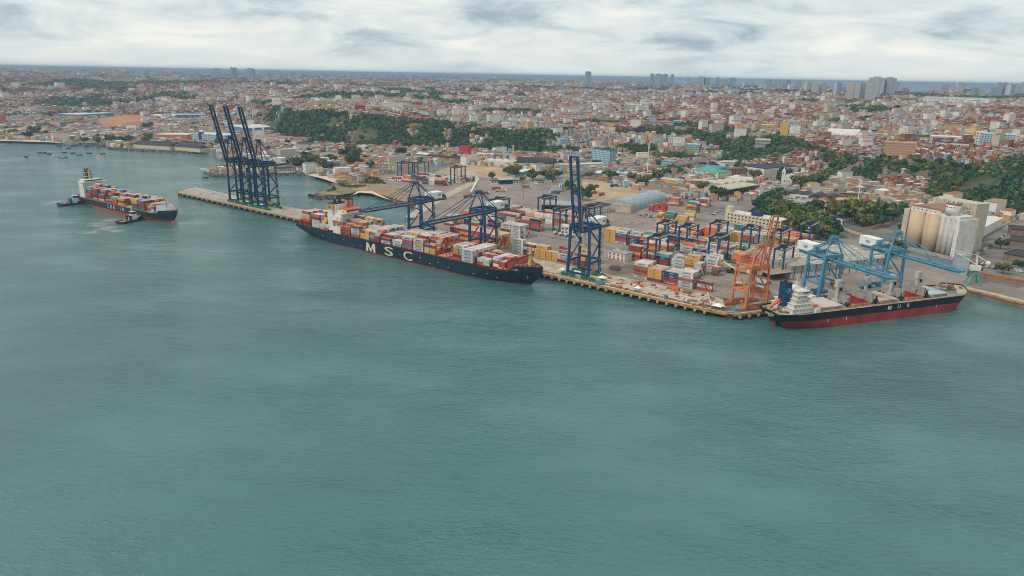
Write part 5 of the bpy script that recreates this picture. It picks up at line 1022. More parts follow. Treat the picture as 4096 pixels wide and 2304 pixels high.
def bld(name, label, cat, Lp, Rp, depth, h, wall, roof, kind='flat', fl=2, win=True, extra=None, group=None, open_front=False, fp=3.4, slope=0.22):
    """a building whose front foot runs from Lp to Rp (points of the photograph); it reaches back from there"""
    a, b_, wd, ang, z = frame2(Lp, Rp)
    zs = [zat(a[0]+(math.cos(ang)*s-math.sin(ang)*q)*1.0, a[1]+math.sin(ang)*s+math.cos(ang)*q) for s in (0, wd) for q in (0, depth)] if z > ZD+1 else [z]
    z = float(np.mean(zs)); lo = min(zs)-z-1.0
    t = thing(name, label, cat, (a[0], a[1], z), ang, group)
    cx, cy = a[0]+math.cos(ang)*wd/2-math.sin(ang)*depth/2, a[1]+math.sin(ang)*wd/2+math.cos(ang)*depth/2; 
    for k in range(int(max(wd, depth)/10)+1):
        n = int(max(wd, depth)/10)+1; f = (k+0.5)/n
        KEEP.append((a[0]+math.cos(ang)*(wd*f if wd > depth else wd/2)-math.sin(ang)*(depth/2 if wd > depth else depth*f), a[1]+math.sin(ang)*(wd*f if wd > depth else wd/2)+math.cos(ang)*(depth/2 if wd > depth else depth*f), min(wd, depth)/2+9))
    mb = MB()
    if open_front:
        mb.box(0, wd, depth-0.3, depth, 0, h); mb.box(0, 0.3, 0.1, depth-0.3, 0, h); mb.box(wd-0.3, wd, 0.1, depth-0.3, 0, h)
        n = max(2, int(wd/9))
        for k in range(n+1): mb.box(wd*k/n-0.25*(k > 0), wd*k/n+0.25*(k < n), 0, 0.1, 0, h)
    else: mb.box(0, wd, 0, depth, min(lo, 0), h)
    w_ = mb.build('wall', wm(wall), t)
    mb = MB(); hr = slope*min(wd, depth)/2
    if kind == 'flat':
        mb.box(-0.3, wd+0.3, -0.3, depth+0.3, h+0.004, h+0.35)
        for (x0, x1, y0, y1) in ((-0.3, wd+0.3, -0.3, 0.1), (-0.3, wd+0.3, depth-0.1, depth+0.3), (-0.3, 0.1, 0.1, depth-0.1), (wd-0.1, wd+0.3, 0.1, depth-0.1)): mb.box(x0, x1, y0, y1, h+0.354, h+0.95)
    elif kind == 'gable': mb.gable(0, wd, 0, depth, h+0.004, hr, along='x' if wd >= depth else 'y', over=0.7)
    elif kind == 'saw':
        n = max(2, int(wd/14))
        for k in range(n): mb.gable(wd*k/n, wd*(k+1)/n-0.05, 0, depth, h+0.004, slope*wd/n/2*1.4, along='y', over=0)
    elif kind == 'hip':
        o = 0.7; i = min(wd, depth)/2*0.98; x0, x1, y0, y1 = -o, wd+o, -o, depth+o; zz_ = h+0.004
        r0, r1 = ((x0+i, (y0+y1)/2), (x1-i, (y0+y1)/2)) if wd >= depth else (((x0+x1)/2, y0+i), ((x0+x1)/2, y1-i))
        v = [(x0,y0,zz_),(x1,y0,zz_),(x1,y1,zz_),(x0,y1,zz_),(r0[0],r0[1],zz_+hr),(r1[0],r1[1],zz_+hr)]
        mb.add(v, [(0,1,5,4),(2,3,4,5),(1,2,5),(3,0,4)] if wd >= depth else [(0,1,4),(1,2,5,4),(2,3,5),(3,0,4,5)]); mb.box(x0, x1, y0, y1, h-0.1, h)
    elif kind == 'vault':
        al = wd >= depth; n = 12; w2 = (depth if al else wd)/2
        prof = [(w2-math.cos(math.pi*i/n)*(w2+0.3), h+math.sin(math.pi*i/n)*w2*slope*2.2) for i in range(n+1)]
        e0, e1 = -0.3, (wd if al else depth)+0.3
        ra = [((e0, p, zz_) if al else (p, e0, zz_)) for p, zz_ in prof]; rb = [((e1, p, zz_) if al else (p, e1, zz_)) for p, zz_ in prof]
        mb.add(ra+rb, [((i, n+1+i, n+2+i, i+1) if al else (i+1, n+2+i, n+1+i, i)) for i in range(n)]+[tuple(range(n+1)) if al else tuple(range(n, -1, -1)), tuple(range(2*n+1, n, -1)) if al else tuple(range(n+1, 2*n+2))])
    mb.build('roof', rm(roof), t, smooth=False)
    if win and not open_front:
        near = math.hypot(cx, cy) < 1150; n = max(2, int(wd/fp)); rects = []; hh = h/fl
        for f_ in range(fl):
            for k in range(n): rects.append((((k+0.5)*wd/n, 0.0, f_*hh+hh*0.55), min(1.9, wd/n*0.5), hh*0.42))
        side = []; n2 = max(1, int(depth/fp))
        for f_ in range(fl):
            for k in range(n2):
                for xs in (0.0, wd): side.append(((xs, (k+0.5)*depth/n2, f_*hh+hh*0.55), min(1.9, depth/n2*0.5), hh*0.42))
        if near and len(rects) < 150: windows(w_, 'y', rects, M_glass); windows(w_, 'x', side, M_glass)
        else:
            mb = MB()
            for c, a_, b2 in rects: mb.box(c[0]-a_/2, c[0]+a_/2, -0.07, 0.03, c[2]-b2/2, c[2]+b2/2)
            for c, a_, b2 in side: mb.box(c[0]-0.07, c[0]+0.07, c[1]-a_/2, c[1]+a_/2, c[2]-b2/2, c[2]+b2/2)
            o = mb.build('windows', M_glass, w_); o['kind'] = 'stuff'
    if extra: extra(t, wd, depth, h)
    return t
def tank(x, y, r, h, m='blue'):
    def f(t, wd, d, hh): mb = MB(); mb.tube((wd*x, d*y, hh+0.3), (wd*x, d*y, hh+0.3+h), r, n=12); mb.build('water_tank', wm(m), t)
    return f
# ---- port sheds and offices
bld('warehouse', 'long grey barrel-roofed shed at the back of the yard', 'warehouse', (2520, 850), (2664, 806), 30, 4, 'steel', 'steel', 'vault', win=False, slope=0.30)
bld('shed', 'flat shed with slatted front and beige roof before the barrel shed', 'shed', (2447, 845), (2520, 852), 26, 8, 'beige', 'beige', 'flat', win=False)
bld('shed', 'open shed with dark grey roof beside the west yard gantries', 'shed', (2165, 850), (2300, 853), 34, 9, 'grey', 'grey', 'flat', open_front=True)
bld('office_building', 'white office with rows of windows behind the raised blue crane', 'office', (2320, 872), (2440, 848), 18, 9, 'white', 'dark', 'flat', 3)
bld('office_building', 'low white crane office beside the parked terminal tractors', 'office', (2243, 935), (2303, 938), 14, 7, 'white', 'white', 'flat', 2)
def redpan(t, wd, d, h):
    for k in range(4):
        for z in (0.4, 3.6): mb = MB(); mb.box(wd*(k+0.25)/4, wd*(k+0.6)/4, -0.12, -0.02, z, z+2.1); mb.build('red_shutter', wm('red'), t)
bld('site_office', 'white two-storey site office with red shutters inside the yard', 'office', (2432, 1030), (2498, 1048), 10, 6.4, 'white', 'grey', 'flat', 2, win=False, extra=redpan)
def stair(t, wd, d, h):
    mb = MB(); mb.box(-3, 4, 1, 8, 0, h+7); mb.build('stair_tower', wm('cream'), t); mb = MB(); mb.box(wd*0.42, wd*0.58, 4, 12, h+0.3, h+4.5); mb.build('penthouse', wm('dark blue'), t)
bld('office_block', 'long cream three-storey port office with dark penthouse behind the yard', 'office', (2905, 888), (3120, 926), 18, 11, 'cream', 'white', 'flat', 3, fp=4.2, extra=stair)
t = thing('warehouse', 'large grey twin-ridged warehouse behind the light blue cranes', 'warehouse', B(88, 81, ZD), BA)
mb = MB(); mb.box(0, 105, 0, 52, 4.5, 11); mb.build('upper_wall', mat('cladding_grey', (0.29, 0.29, 0.29), 0.7, var=0.12, scale=0.4), t); mb = MB(); mb.box(0.15, 104.85, 0.15, 51.85, 0, 4.5); mb.build('wall', wm('white'), t)
for k in range(2):
    mb = MB(); mb.gable(0, 105, k*26.03, k*26.03+26, 11.004, 2.4, along='x', over=0.0); ro = mb.build('roof', mat('fibre_cement_roof', (0.40, 0.34, 0.28), 0.85, var=0.14, scale=0.12), t)
    for i in range(12):
        for j in (0, 1):
            mb = MB(); x = 4+i*8.4; yy = k*26.03+(5 if j == 0 else 21); mb.box(x, x+4.2, yy-0.5, yy+0.5, 11.0+2.4*(5/13)+0.02, 11.0+2.4*(5/13)+0.3); mb.build('skylight', M_white, ro)
mb = MB(); mb.add([(-20,0,5.2),(0,-4,7.2),(0,52,7.2),(-20,52,5.2),(-20,0,5.5),(0,-4,7.5),(0,52,7.5),(-20,52,5.5)], [(0,3,2,1),(4,5,6,7),(0,1,5,4),(2,3,7,6),(3,0,4,7)]); mb.build('canopy', mat('canopy_brown', (0.33, 0.25, 0.19), 0.8), t)
for k in range(14): mb = MB(); mb.box(4+k*7.4, 4.4+k*7.4, -0.25, 0.0, 0, 11); mb.build('downpipe', M_dark, t)
for k in range(5): mb = MB(); mb.box(-19.6, -19.2, 4+k*11, 4.4+k*11, 0, 5.3); mb.build('canopy_post', M_dark, t)
for s_ in range(0, 125, 10): KEEP.append(B(75+s_, 107)+(38,))
# ---- grain silos
t = thing('grain_silos', 'tan grain silos with a white headhouse and ribbed concrete tower', 'silos', (389.5, 684.8, ZD), math.radians(-66))
M_tan = mat('silo_tan', (0.55, 0.42, 0.28), 0.8, var=0.08, scale=0.12, dirt=((0.40, 0.29, 0.19), 0.4, (1, 1, 0.06)))
M_slab = mat('silo_concrete', (0.52, 0.49, 0.45), 0.85, var=0.16, scale=0.25, dirt=((0.27, 0.24, 0.22), 0.6, (1, 1, 0.06)))
for k, yy in ((0, 0), (1, 0), (0, 17), (1, 17), (0, 34), (1, 34)):
    mb = MB(); mb.tube((k*16.6, 7+yy, 0), (k*16.6, 7+yy, 37.5), 8.2, n=40); o = mb.build('silo', M_tan, t, smooth=False); o.data.polygons.foreach_set('use_smooth', [True]*40+[False]*2)
mb = MB(); mb.box(-13.5, -8.0, 2, 34, 0, 38.5); mb.build('annex', wm('beige'), t)
mb = MB(); mb.box(-7, 24, 3, 40, 37.6, 42.5); hh_ = mb.build('headhouse', wm('white'), t); mb = MB(); mb.gable(-7, 24, 3, 40, 42.504, 2.0, along='y', over=0.6); mb.build('roof', rm('rust'), hh_)
windows(hh_, 'y', [((-4+k*4.4, 3.0, 40), 1.2, 1.0) for k in range(6)], M_glass)
for i in range(3):
    for j in range(3):
        mb = MB(); mb.tube((28.6+i*5.2, 3+j*6, 0), (28.6+i*5.2, 3+j*6, 37), 2.95, n=18); o = mb.build('ribbed_bin', M_slab, t); o.data.polygons.foreach_set('use_smooth', [True]*18+[False]*2)
mb = MB(); mb.box(25.5, 45, 0.5, 20, 37.004, 40); mb.build('bin_gallery', wm('white'), t)
mb = MB(); mb.box(42.2, 46, 0.2, 26, 0, 37); mb.build('white_side_wall', wm('white'), t)
mb = MB(); mb.tube((33, 6, 40), (33, 6, 50), 6.2, n=24); o = mb.build('round_tower', wm('white'), t); o.data.polygons.foreach_set('use_smooth', [True]*24+[False]*2); mb = MB(); mb.tube((33, 6, 50), (33, 6, 51), 6.7, n=24); mb.build('roof', rm('brown'), o)
windows(o, 'y', [((33+6.25*math.sin(a), 6-6.25*math.cos(a), 47.5), 0.9, 1.0) for a in np.linspace(-0.9, 0.9, 7)], M_glass)
for x, y, r in ((31, 5, 1.0), (34, 7, 1.0), (36, 4, 0.8)): mb = MB(); mb.tube((x, y, 51), (x, y, 53), r, n=10); mb.build('roof_tank', wm('white'), t)
mb = MB(); mb.box(-16, 30, 44, 62, 0, 47); o = mb.build('mill_block', wm('beige'), t); windows(o, 'y', [((-12+k*4.4, 44, 43.5), 0.5, 5.0) for k in range(9)], wm('blue'), 'blue_pilaster')
mb = MB(); mb.box(-18, 62, -1.4, -1.0, 0, 3.2); mb.build('yard_wall', wm('grey'), t)
for s_ in range(0, 100, 12): KEEP.append((389.5+s_*0.41+14, 684.8-s_*0.91+10, 34))
bld('mill_building', 'blue mill block with white sun screens behind the silos', 'building', (3877, 986), (3926, 961), 16, 17, 'dark blue', 'grey', 'flat', 5)
bld('mill_building', 'tall blank white silo house beside the ribbed tower', 'building', (3838, 1010), (3882, 990), 16, 36, 'white', 'brown', 'flat', 1, win=False)
bld('shed', 'long white flat-roofed store beyond the silos', 'shed', (3928, 950), (4005, 908), 22, 10, 'white', 'white', 'flat', win=False)
bld('shed', 'wide shed with black roof and deep canopy beside the car park', 'shed', (4010, 1040), (4200, 1075), 30, 6, 'brown', 'dark', 'flat', win=False)
bld('shed', 'second black-roofed shed behind the car park', 'shed', (4035, 985), (4240, 1010), 28, 6, 'brown', 'dark', 'flat', win=False)
bld('shed', 'third black-roofed shed farther along the car park', 'shed', (4045, 940), (4240, 958), 26, 6, 'brown', 'dark', 'flat', win=False)
bld('loading_tower', 'grey clad conveyor tower behind the bulk carrier bow', 'tower', (3815, 1100), (3865, 1105), 12, 17, 'steel', 'grey', 'flat', win=False)
bld('store', 'long low red-fenced store wall on the east quay', 'wall', (3920, 1108), (4200, 1162), 1.2, 3, 'rust', 'rust', 'flat', win=False)
# ---- town at the foot of the hill
def skyl(t, wd, d, h):
    for k in range(2): mb = MB(); mb.tube((wd*0.12, d*(0.62+0.22*k), h+4.5), (wd*0.85, d*(0.62+0.22*k), h+4.5), 2.6, n=12); mb.build('barrel_skylight', wm('blue'), t)
bld('market_hall', 'white market hall with green roof and blue barrel skylights by the viaduct', 'market', (2762, 702), (2870, 716), 42, 10, 'white', 'green', 'hip', 2, fp=9, extra=skyl, slope=0.3)
bld('apartment_block', 'turquoise and white four-storey flats beside the viaduct', 'flats', (2643, 675), (2696, 680), 14, 15, 'turquoise', 'grey', 'flat', 4)
bld('commercial_building', 'brown brick three-storey block beside the green-roofed market', 'building', (2894, 708), (2980, 706), 20, 13, 'brick', 'brown', 'flat', 3)
bld('factory', 'large windowless white-panelled factory below the wooded slope', 'factory', (3053, 712), (3190, 700), 50, 15, 'white', 'dark', 'flat', win=False)
bld('commercial_building', 'white and grey commercial block before the factory', 'building', (2910, 735), (3000, 742), 24, 9, 'white', 'white', 'flat', 2)
bld('shed', 'broad beige shed with open front holding parked trucks', 'shed', (2899, 788), (3036, 764), 34, 9, 'beige', 'beige', 'flat', open_front=True)
bld('shed', 'beige saw-ridged shed behind the open truck shed', 'shed', (2890, 758), (3030, 742), 28, 8, 'grey', 'beige', 'saw', win=False)
for i, (l, r, d, h, w_, ro, kd, lb) in enumerate([((2562, 768), (2690, 795), 14, 7, 'steel', 'rust', 'flat', 'grey shed with rusty roof behind the barrel shed'),
    ((2756, 766), (2835, 772), 26, 6, 'beige', 'beige', 'gable', 'beige shed with blue fascia in the truck depot'), ((2690, 756), (2742, 764), 18, 6, 'yellow', 'brown', 'flat', 'low ochre workshop left of the truck depot'), ((2760, 735), (2850, 742), 22, 5, 'rust', 'beige', 'flat', 'low rusty-walled workshops under beige roofs'),
    ((2640, 728), (2720, 738), 20, 5, 'yellow', 'beige', 'gable', 'yellow-ended long shed below the viaduct'), ((2480, 714), (2540, 722), 16, 9, 'white', 'white', 'flat', 'plain white two-storey depot office beside the dirt lot'), ((2380, 708), (2474, 712), 34, 6, 'blue', 'white', 'flat', 'white-roofed depot with blue front beside the dirt lot'),
    ((2430, 694), (2548, 692), 34, 6, 'pale blue', 'steel', 'saw', 'steel-roofed depot sheds under the viaduct'), ((2548, 735), (2600, 742), 14, 6, 'white', 'white', 'flat', 'small white depot by the red wall'), ((2545, 722), (2590, 726), 12, 6, 'grey', 'dark', 'hip', 'dark hip-roofed house beside the mast')]):
    bld('depot_building', lb, 'building', l, r, d, h, w_, ro, kd, 2, win=h > 7)
bld('hangar', 'long dark barrel-roofed hangar with cream walls beside the avenue', 'warehouse', (2067, 664), (2212, 672), 26, 6, 'cream', 'dark', 'vault', win=False, slope=0.34)
bld('shed', 'wide white shed with blue fence left of the dark hangar', 'shed', (1932, 657), (2052, 664), 26, 7, 'white', 'white', 'saw', win=False)
bld('shed', 'white open depot right of the dark hangar', 'shed', (2215, 672), (2300, 676), 24, 6, 'grey', 'beige', 'flat', win=False)
bld('shed', 'long white canopy under the viaduct curve', 'shed', (2310, 672), (2420, 668), 18, 6, 'white', 'white', 'flat', win=False)
bld('office_building', 'white four-storey office at the foot of the brick houses', 'office', (2253, 640), (2296, 639), 14, 14, 'white', 'grey', 'flat', 4)
bld('high_rise', 'tall pale blue slab block with a stained concrete flank', 'tower block', (2436, 664), (2460, 662), 46, 28, 'pale blue', 'dark', 'flat', 8)
bld('shop_row', 'white gabled shop house below the brick hillside', 'shop', (2340, 648), (2392, 646), 14, 8, 'white', 'dark', 'gable', 2)
bld('shop_row', 'dark blue shop beside the tall pale blue slab', 'shop', (2368, 658), (2424, 660), 14, 8, 'dark blue', 'grey', 'flat', 2)
bld('shop_row', 'salmon walled workshop at the foot of the green slope', 'shop', (2130, 640), (2182, 642), 14, 8, 'tan', 'rust', 'flat', 2); bld('shop_row', 'cream and white workshop beside the salmon one', 'shop', (2095, 640), (2130, 641), 12, 7, 'cream', 'beige', 'flat', 1)
bld('shop_row', 'long blue painted workshops at the foot of the wooded slope', 'shop', (1975, 632), (2052, 636), 16, 7, 'blue', 'grey', 'flat', 1); bld('shop_row', 'white and blue tyre shop at the slope foot', 'shop', (1905, 628), (1974, 632), 16, 6, 'white', 'white', 'flat', 1)
bld('shop_row', 'tall plain red block at the foot of the slope', 'building', (1834, 620), (1872, 622), 16, 17, 'red', 'red', 'flat', 3, win=False); bld('shop_row', 'orange and white low shop beside the red block', 'shop', (1795, 618), (1834, 620), 14, 7, 'orange', 'grey', 'flat', 1)
bld('shop_row', 'long store with red fascia and dark roofs along the avenue', 'store', (1706, 640), (1836, 646), 24, 6, 'red', 'dark', 'saw', win=False); bld('shop_row', 'grey roofed store with glazed front left of the red fascia', 'store', (1662, 632), (1706, 636), 22, 8, 'steel', 'white', 'gable', 2)
bld('shop_row', 'row of pink and cyan market stalls along the avenue', 'shop', (1560, 610), (1660, 622), 12, 5, 'pink', 'grey', 'flat', 1); bld('exhibition_box', 'white box building with a blue poster face', 'building', (1434, 600), (1462, 602), 14, 9, 'white', 'white', 'flat', 1, win=False)
bld('gatehouse', 'port gate with blue white-topped canopy beside the container yard', 'gatehouse', (2000, 738), (2050, 736), 10, 6.5, 'dark blue', 'white', 'flat', 1)
bld('port_office', 'low white office with dark hip roof behind the port gate', 'office', (1964, 736), (1998, 736), 10, 4.5, 'white', 'dark', 'hip', 1); bld('port_office', 'low white dark-roofed office right of the port gate', 'office', (2052, 736), (2086, 735), 12, 4.5, 'white', 'dark', 'hip', 1)
bld('port_office', 'dark L-shaped roof office among trees inside the gate', 'office', (2060, 712), (2098, 706), 16, 5, 'pale blue', 'dark', 'hip', 1); bld('shed', 'white twin-roofed open shed behind the gate offices', 'shed', (2092, 700), (2138, 694), 16, 5, 'blue', 'white', 'saw', win=False); bld('chapel', 'small white gabled store by the round trees', 'store', (2150, 738), (2178, 737), 14, 5, 'white', 'dark', 'gable', 1); bld('shed', 'blue walled shed with grey roof by the red lot', 'shed', (2190, 694), (2224, 696), 14, 6, 'pale blue', 'grey', 'flat', 1)
bld('weigh_house', 'small white weighbridge booth beside the ramp', 'booth', (2247, 750), (2262, 748), 6, 5, 'white', 'pale blue', 'flat', 1)
# west town
bld('convent', 'long white convent with red tiled roof left of the wooded slope', 'convent', (1103, 570), (1160, 573), 20, 13, 'white', 'tile', 'hip', 2, fp=3); bld('convent', 'white tiled-roof house right of the convent', 'house', (1172, 572), (1232, 568), 20, 9, 'white', 'tile', 'hip', 2)
bld('convent', 'white cloister wing with tiled roof beside the twin-towered church', 'convent', (1056, 561), (1102, 564), 22, 12, 'white', 'tile', 'hip', 2, fp=3)
bld('shed', 'long grey ridge-roofed shed before the white convent', 'shed', (1190, 588), (1256, 588), 14, 8, 'grey', 'dark', 'gable', 1)
bld('station', 'cream and blue station house with dark gables near the beach', 'building', (1320, 680), (1362, 676), 24, 8, 'cream', 'dark', 'gable', 2); bld('shed', 'low white shed with blue end on the rocky shore', 'shed', (1108, 690), (1178, 688), 14, 6, 'white', 'dark', 'flat', 1)
def bluetow(t, wd, d, h):
    for f in (0.22, 0.74): mb = MB(); mb.box(wd*f, wd*f+7, -1.2, 8, 0, h+4); mb.build('stair_tower', wm('dark blue'), t)
bld('call_centre', 'glassy pale blue office hall with dark blue towers behind the cranes', 'office', (769, 569), (905, 578), 40, 19, 'pale blue', 'white', 'flat', 5, fp=5, extra=bluetow)
bld('shopping_centre', 'orange shopping hall with white roof behind the old warehouses', 'store', (625, 560), (750, 562), 46, 12, 'orange', 'white', 'flat', 1, win=False)
for i, (l, r, d, lb) in enumerate([((535, 590), (680, 600), 20, 'dark ridge-roofed old warehouse on the breakwater, seaward one'), ((560, 582), (700, 590), 16, 'dark ridge-roofed old warehouse behind the seaward one'), ((700, 600), (800, 608), 22, 'cream gabled old warehouse at the landing ramp'), ((720, 585), (800, 592), 18, 'cream gabled warehouse behind the landing ramp')]):
    bld('old_warehouse', lb, 'warehouse', l, r, d, 7, 'cream', 'dark', 'gable', 1, win=False, slope=0.5)
bld('depot_building', 'long cream windowless wall building near the old port', 'building', (405, 542), (503, 546), 14, 10, 'cream', 'beige', 'flat', 1, win=False); bld('depot_building', 'grey-white shed by the old shore', 'shed', (205, 562), (300, 560), 24, 8, 'grey', 'white', 'flat', 1, win=False)
bld('fort', 'low cream arcaded fort on the old shore', 'fort', (335, 568), (450, 568), 22, 8, 'cream', 'beige', 'flat', 1, fp=5)
bld('superstore', 'blue superstore with broad white roof before the red field', 'store', (318, 472), (455, 464), 90, 10, 'blue', 'white', 'flat', 1, win=False); bld('superstore', 'long pale blue distribution shed beyond the red field', 'store', (703, 472), (822, 472), 70, 10, 'blue', 'pale blue', 'flat', 1, win=False)
bld('shed', 'long corrugated shed with blue end below the distribution shed', 'shed', (594, 514), (726, 512), 50, 8, 'grey', 'beige', 'saw', win=False); bld('shed', 'salmon and white shed beside the red field', 'shed', (610, 472), (700, 474), 40, 8, 'tan', 'white', 'gable', 1, win=False)
bld('flats', 'tall orange flats at the edge of the old town', 'flats', (-20, 500), (20, 500), 20, 26, 'orange', 'tile', 'flat', 6); bld('flats', 'white pair of slab flats in the old town', 'flats', (24, 490), (112, 490), 18, 17, 'white', 'grey', 'flat', 4); bld('flats', 'second white slab in the old town', 'flats', (116, 480), (166, 480), 18, 17, 'white', 'grey', 'flat', 4)
bld('factory', 'grey weathered factory with chimney stub in the old town', 'factory', (170, 510), (300, 508), 40, 10, 'grey', 'dark', 'saw', 2); bld('store', 'red and yellow roofed store in the old town', 'store', (285, 500), (350, 498), 30, 9, 'orange', 'tile', 'flat', 1, win=False); bld('store', 'white store with red stripe near the old shore', 'store', (335, 540), (385, 540), 26, 9, 'white', 'white', 'flat', 2)
bld('mall', 'large white-roofed hall with blue edge behind the cranes', 'store', (905, 520), (990, 532), 90, 12, 'blue', 'white', 'flat', 1, win=False)
# plateau and slopes
bld('hospital', 'broad salmon seven-storey block with ribbed wings on the hill edge', 'building', (3531, 632), (3655, 642), 20, 24, 'tan', 'tan', 'flat', 6)
bld('school', 'unfinished concrete frame under a white roof on the slope', 'building', (3597, 684), (3706, 688), 24, 13, 'dark', 'white', 'flat', 3)
bld('arena', 'white-roofed sports hall among the hillside houses', 'arena', (3308, 549), (3436, 552), 50, 6, 'grey', 'white', 'vault', win=False, slope=0.22)
bld('glass_office', 'office with a large pale blue glass front on the plateau', 'office', (3918, 584), (4056, 580), 24, 20, 'pale blue', 'white', 'flat', 6, fp=4); bld('glass_office', 'white slab beside the blue glass front', 'office', (3896, 578), (3922, 583), 22, 23, 'white', 'white', 'flat', 5)
bld('factory', 'long white factory range on the plateau', 'factory', (3720, 556), (3895, 572), 34, 10, 'white', 'white', 'flat', 2); bld('factory', 'white range with dark roofs before the long factory', 'factory', (3622, 560), (3712, 566), 30, 9, 'white', 'dark', 'gable', 2); bld('factory', 'grey-roofed factory sheds on the plateau', 'factory', (3740, 580), (3890, 590), 26, 8, 'white', 'dark', 'saw', 1)
bld('water_tower_block', 'tall plain ochre tower block beside the housing estate', 'tower', (3120, 548), (3150, 549), 16, 30, 'yellow', 'yellow', 'flat', 3, win=False); bld('flats', 'ochre flats left of the plain ochre tower', 'flats', (3040, 530), (3096, 534), 16, 17, 'yellow', 'white', 'flat', 5); bld('flats', 'pale blue flats right of the ochre tower', 'flats', (3150, 516), (3192, 518), 16, 18, 'pale blue', 'white', 'flat', 5); bld('flats', 'salmon flats behind the pale blue ones', 'flats', (3194, 512), (3226, 514), 16, 18, 'tan', 'white', 'flat', 5); bld('flats', 'white long flats below the ochre tower', 'flats', (3152, 556), (3206, 560), 14, 11, 'white', 'beige', 'flat', 4)
bld('school', 'white three-storey school beside the white church', 'school', (2008, 512), (2062, 510), 16, 15, 'white', 'grey', 'flat', 4); bld('flats', 'red and yellow building at the top of the wooded slope', 'building', (1422, 454), (1462, 452), 16, 19, 'red', 'red', 'flat', 4); bld('factory', 'large plain white hall above the wooded slope', 'building', (1525, 438), (1612, 438), 40, 17, 'white', 'white', 'flat', 2, win=False); bld('flats', 'long white flats beside the red and yellow building', 'flats', (1462, 448), (1518, 446), 18, 16, 'white', 'white', 'flat', 4)
bld('flats', 'cream flats at the left end of the wooded slope', 'flats', (1285, 436), (1350, 432), 18, 19, 'cream', 'cream', 'flat', 5); bld('hospital', 'cream hospital wing on the plateau', 'hospital', (2506, 446), (2566, 450), 30, 22, 'cream', 'white', 'flat', 5); bld('hospital', 'white hospital tower with dark window panel', 'hospital', (2566, 446), (2594, 444), 24, 36, 'white', 'white', 'flat', 8)
for i, (l, r) in enumerate((((2522, 496), (2590, 500)), ((2596, 496), (2624, 498)), ((2626, 502), (2690, 506)), ((2692, 498), (2726, 500)))): bld('colonial_hospital', ('pale blue colonial range with tiled roof, first from the wooded slope', 'taller pale blue colonial tower block', 'pale blue colonial range with broad tiled roof', 'plain pale blue flat-roofed wing')[i], 'building', l, r, 22, (10, 20, 11, 9)[i], 'pale blue', ('tile', 'tile', 'tile', 'pale blue')[i], ('hip', 'hip', 'hip', 'flat')[i], (2, 4, 2, 2)[i])
bld('school', 'long white two-storey school on the brick hillside', 'school', (2168, 522), (2252, 518), 16, 10, 'white', 'grey', 'flat', 2); bld('house', 'white villa with tiled roof above the wooded slope', 'house', (2166, 458), (2204, 456), 18, 12, 'white', 'tile', 'hip', 2); bld('barracks', 'cream barracks with long tiled roofs on the plateau', 'barracks', (2204, 470), (2296, 468), 20, 10, 'cream', 'tile', 'gable', 2)
bld('villa', 'turquoise railed house on the spur above the viaduct', 'house', (2744, 604), (2796, 608), 18, 12, 'turquoise', 'white', 'flat', 3); bld('flats', 'white flats beside the wooded spur', 'flats', (2672, 572), (2700, 574), 16, 14, 'white', 'grey', 'flat', 4); bld('flats', 'grey-white workshop block on the wooded spur', 'building', (3018, 590), (3080, 586), 20, 12, 'grey', 'white', 'flat', 2); bld('mall', 'long white shopping mall on the far plateau', 'mall', (3690, 414), (3962, 417), 80, 22, 'white', 'white', 'flat', 2, fp=14); bld('depot_building', 'yellow building behind the silo trees', 'building', (3371, 804), (3440, 806), 14, 8, 'yellow', 'dark', 'flat', 2)
bld('depot_building', 'white two-tier depot with beige roofs among trees', 'building', (3458, 848), (3572, 842), 22, 8, 'white', 'beige', 'gable', 2); bld('depot_building', 'white hall with dark roof beside the big trees', 'hall', (3306, 893), (3366, 905), 26, 8.5, 'white', 'dark', 'flat', 1, fp=5); bld('depot_building', 'beige ribbed-roof hall behind the dark-roofed hall', 'hall', (3348, 856), (3392, 862), 24, 8, 'white', 'beige', 'gable', 1)
bld('depot_building', 'black saw-roofed sheds with white fronts', 'shed', (3141, 793), (3232, 802), 34, 7, 'white', 'dark', 'saw', 1, win=False); bld('depot_building', 'wide black-roofed shed beside the saw-roofed ones', 'shed', (3234, 804), (3352, 816), 32, 7, 'dark', 'dark', 'saw', win=False); bld('depot_building', 'long white two-storey depot before the black sheds', 'depot', (3139, 828), (3258, 842), 16, 8, 'white', 'steel', 'flat', 2); bld('depot_building', 'maroon-roofed low depot beside palms', 'depot', (3072, 818), (3138, 826), 16, 6, 'pale blue', 'maroon', 'flat', 1)
bld('depot_building', 'cream ruined wall building under the trees', 'building', (3261, 774), (3330, 780), 14, 7, 'cream', 'grey', 'flat', 1); bld('house', 'cluster house with red tiled roof under the slope', 'house', (3287, 768), (3350, 770), 14, 6, 'brick', 'tile', 'hip', 1); bld('depot_building', 'beige store with green front near the factory', 'store', (3050, 786), (3096, 792), 18, 7, 'green', 'beige', 'flat', 1)
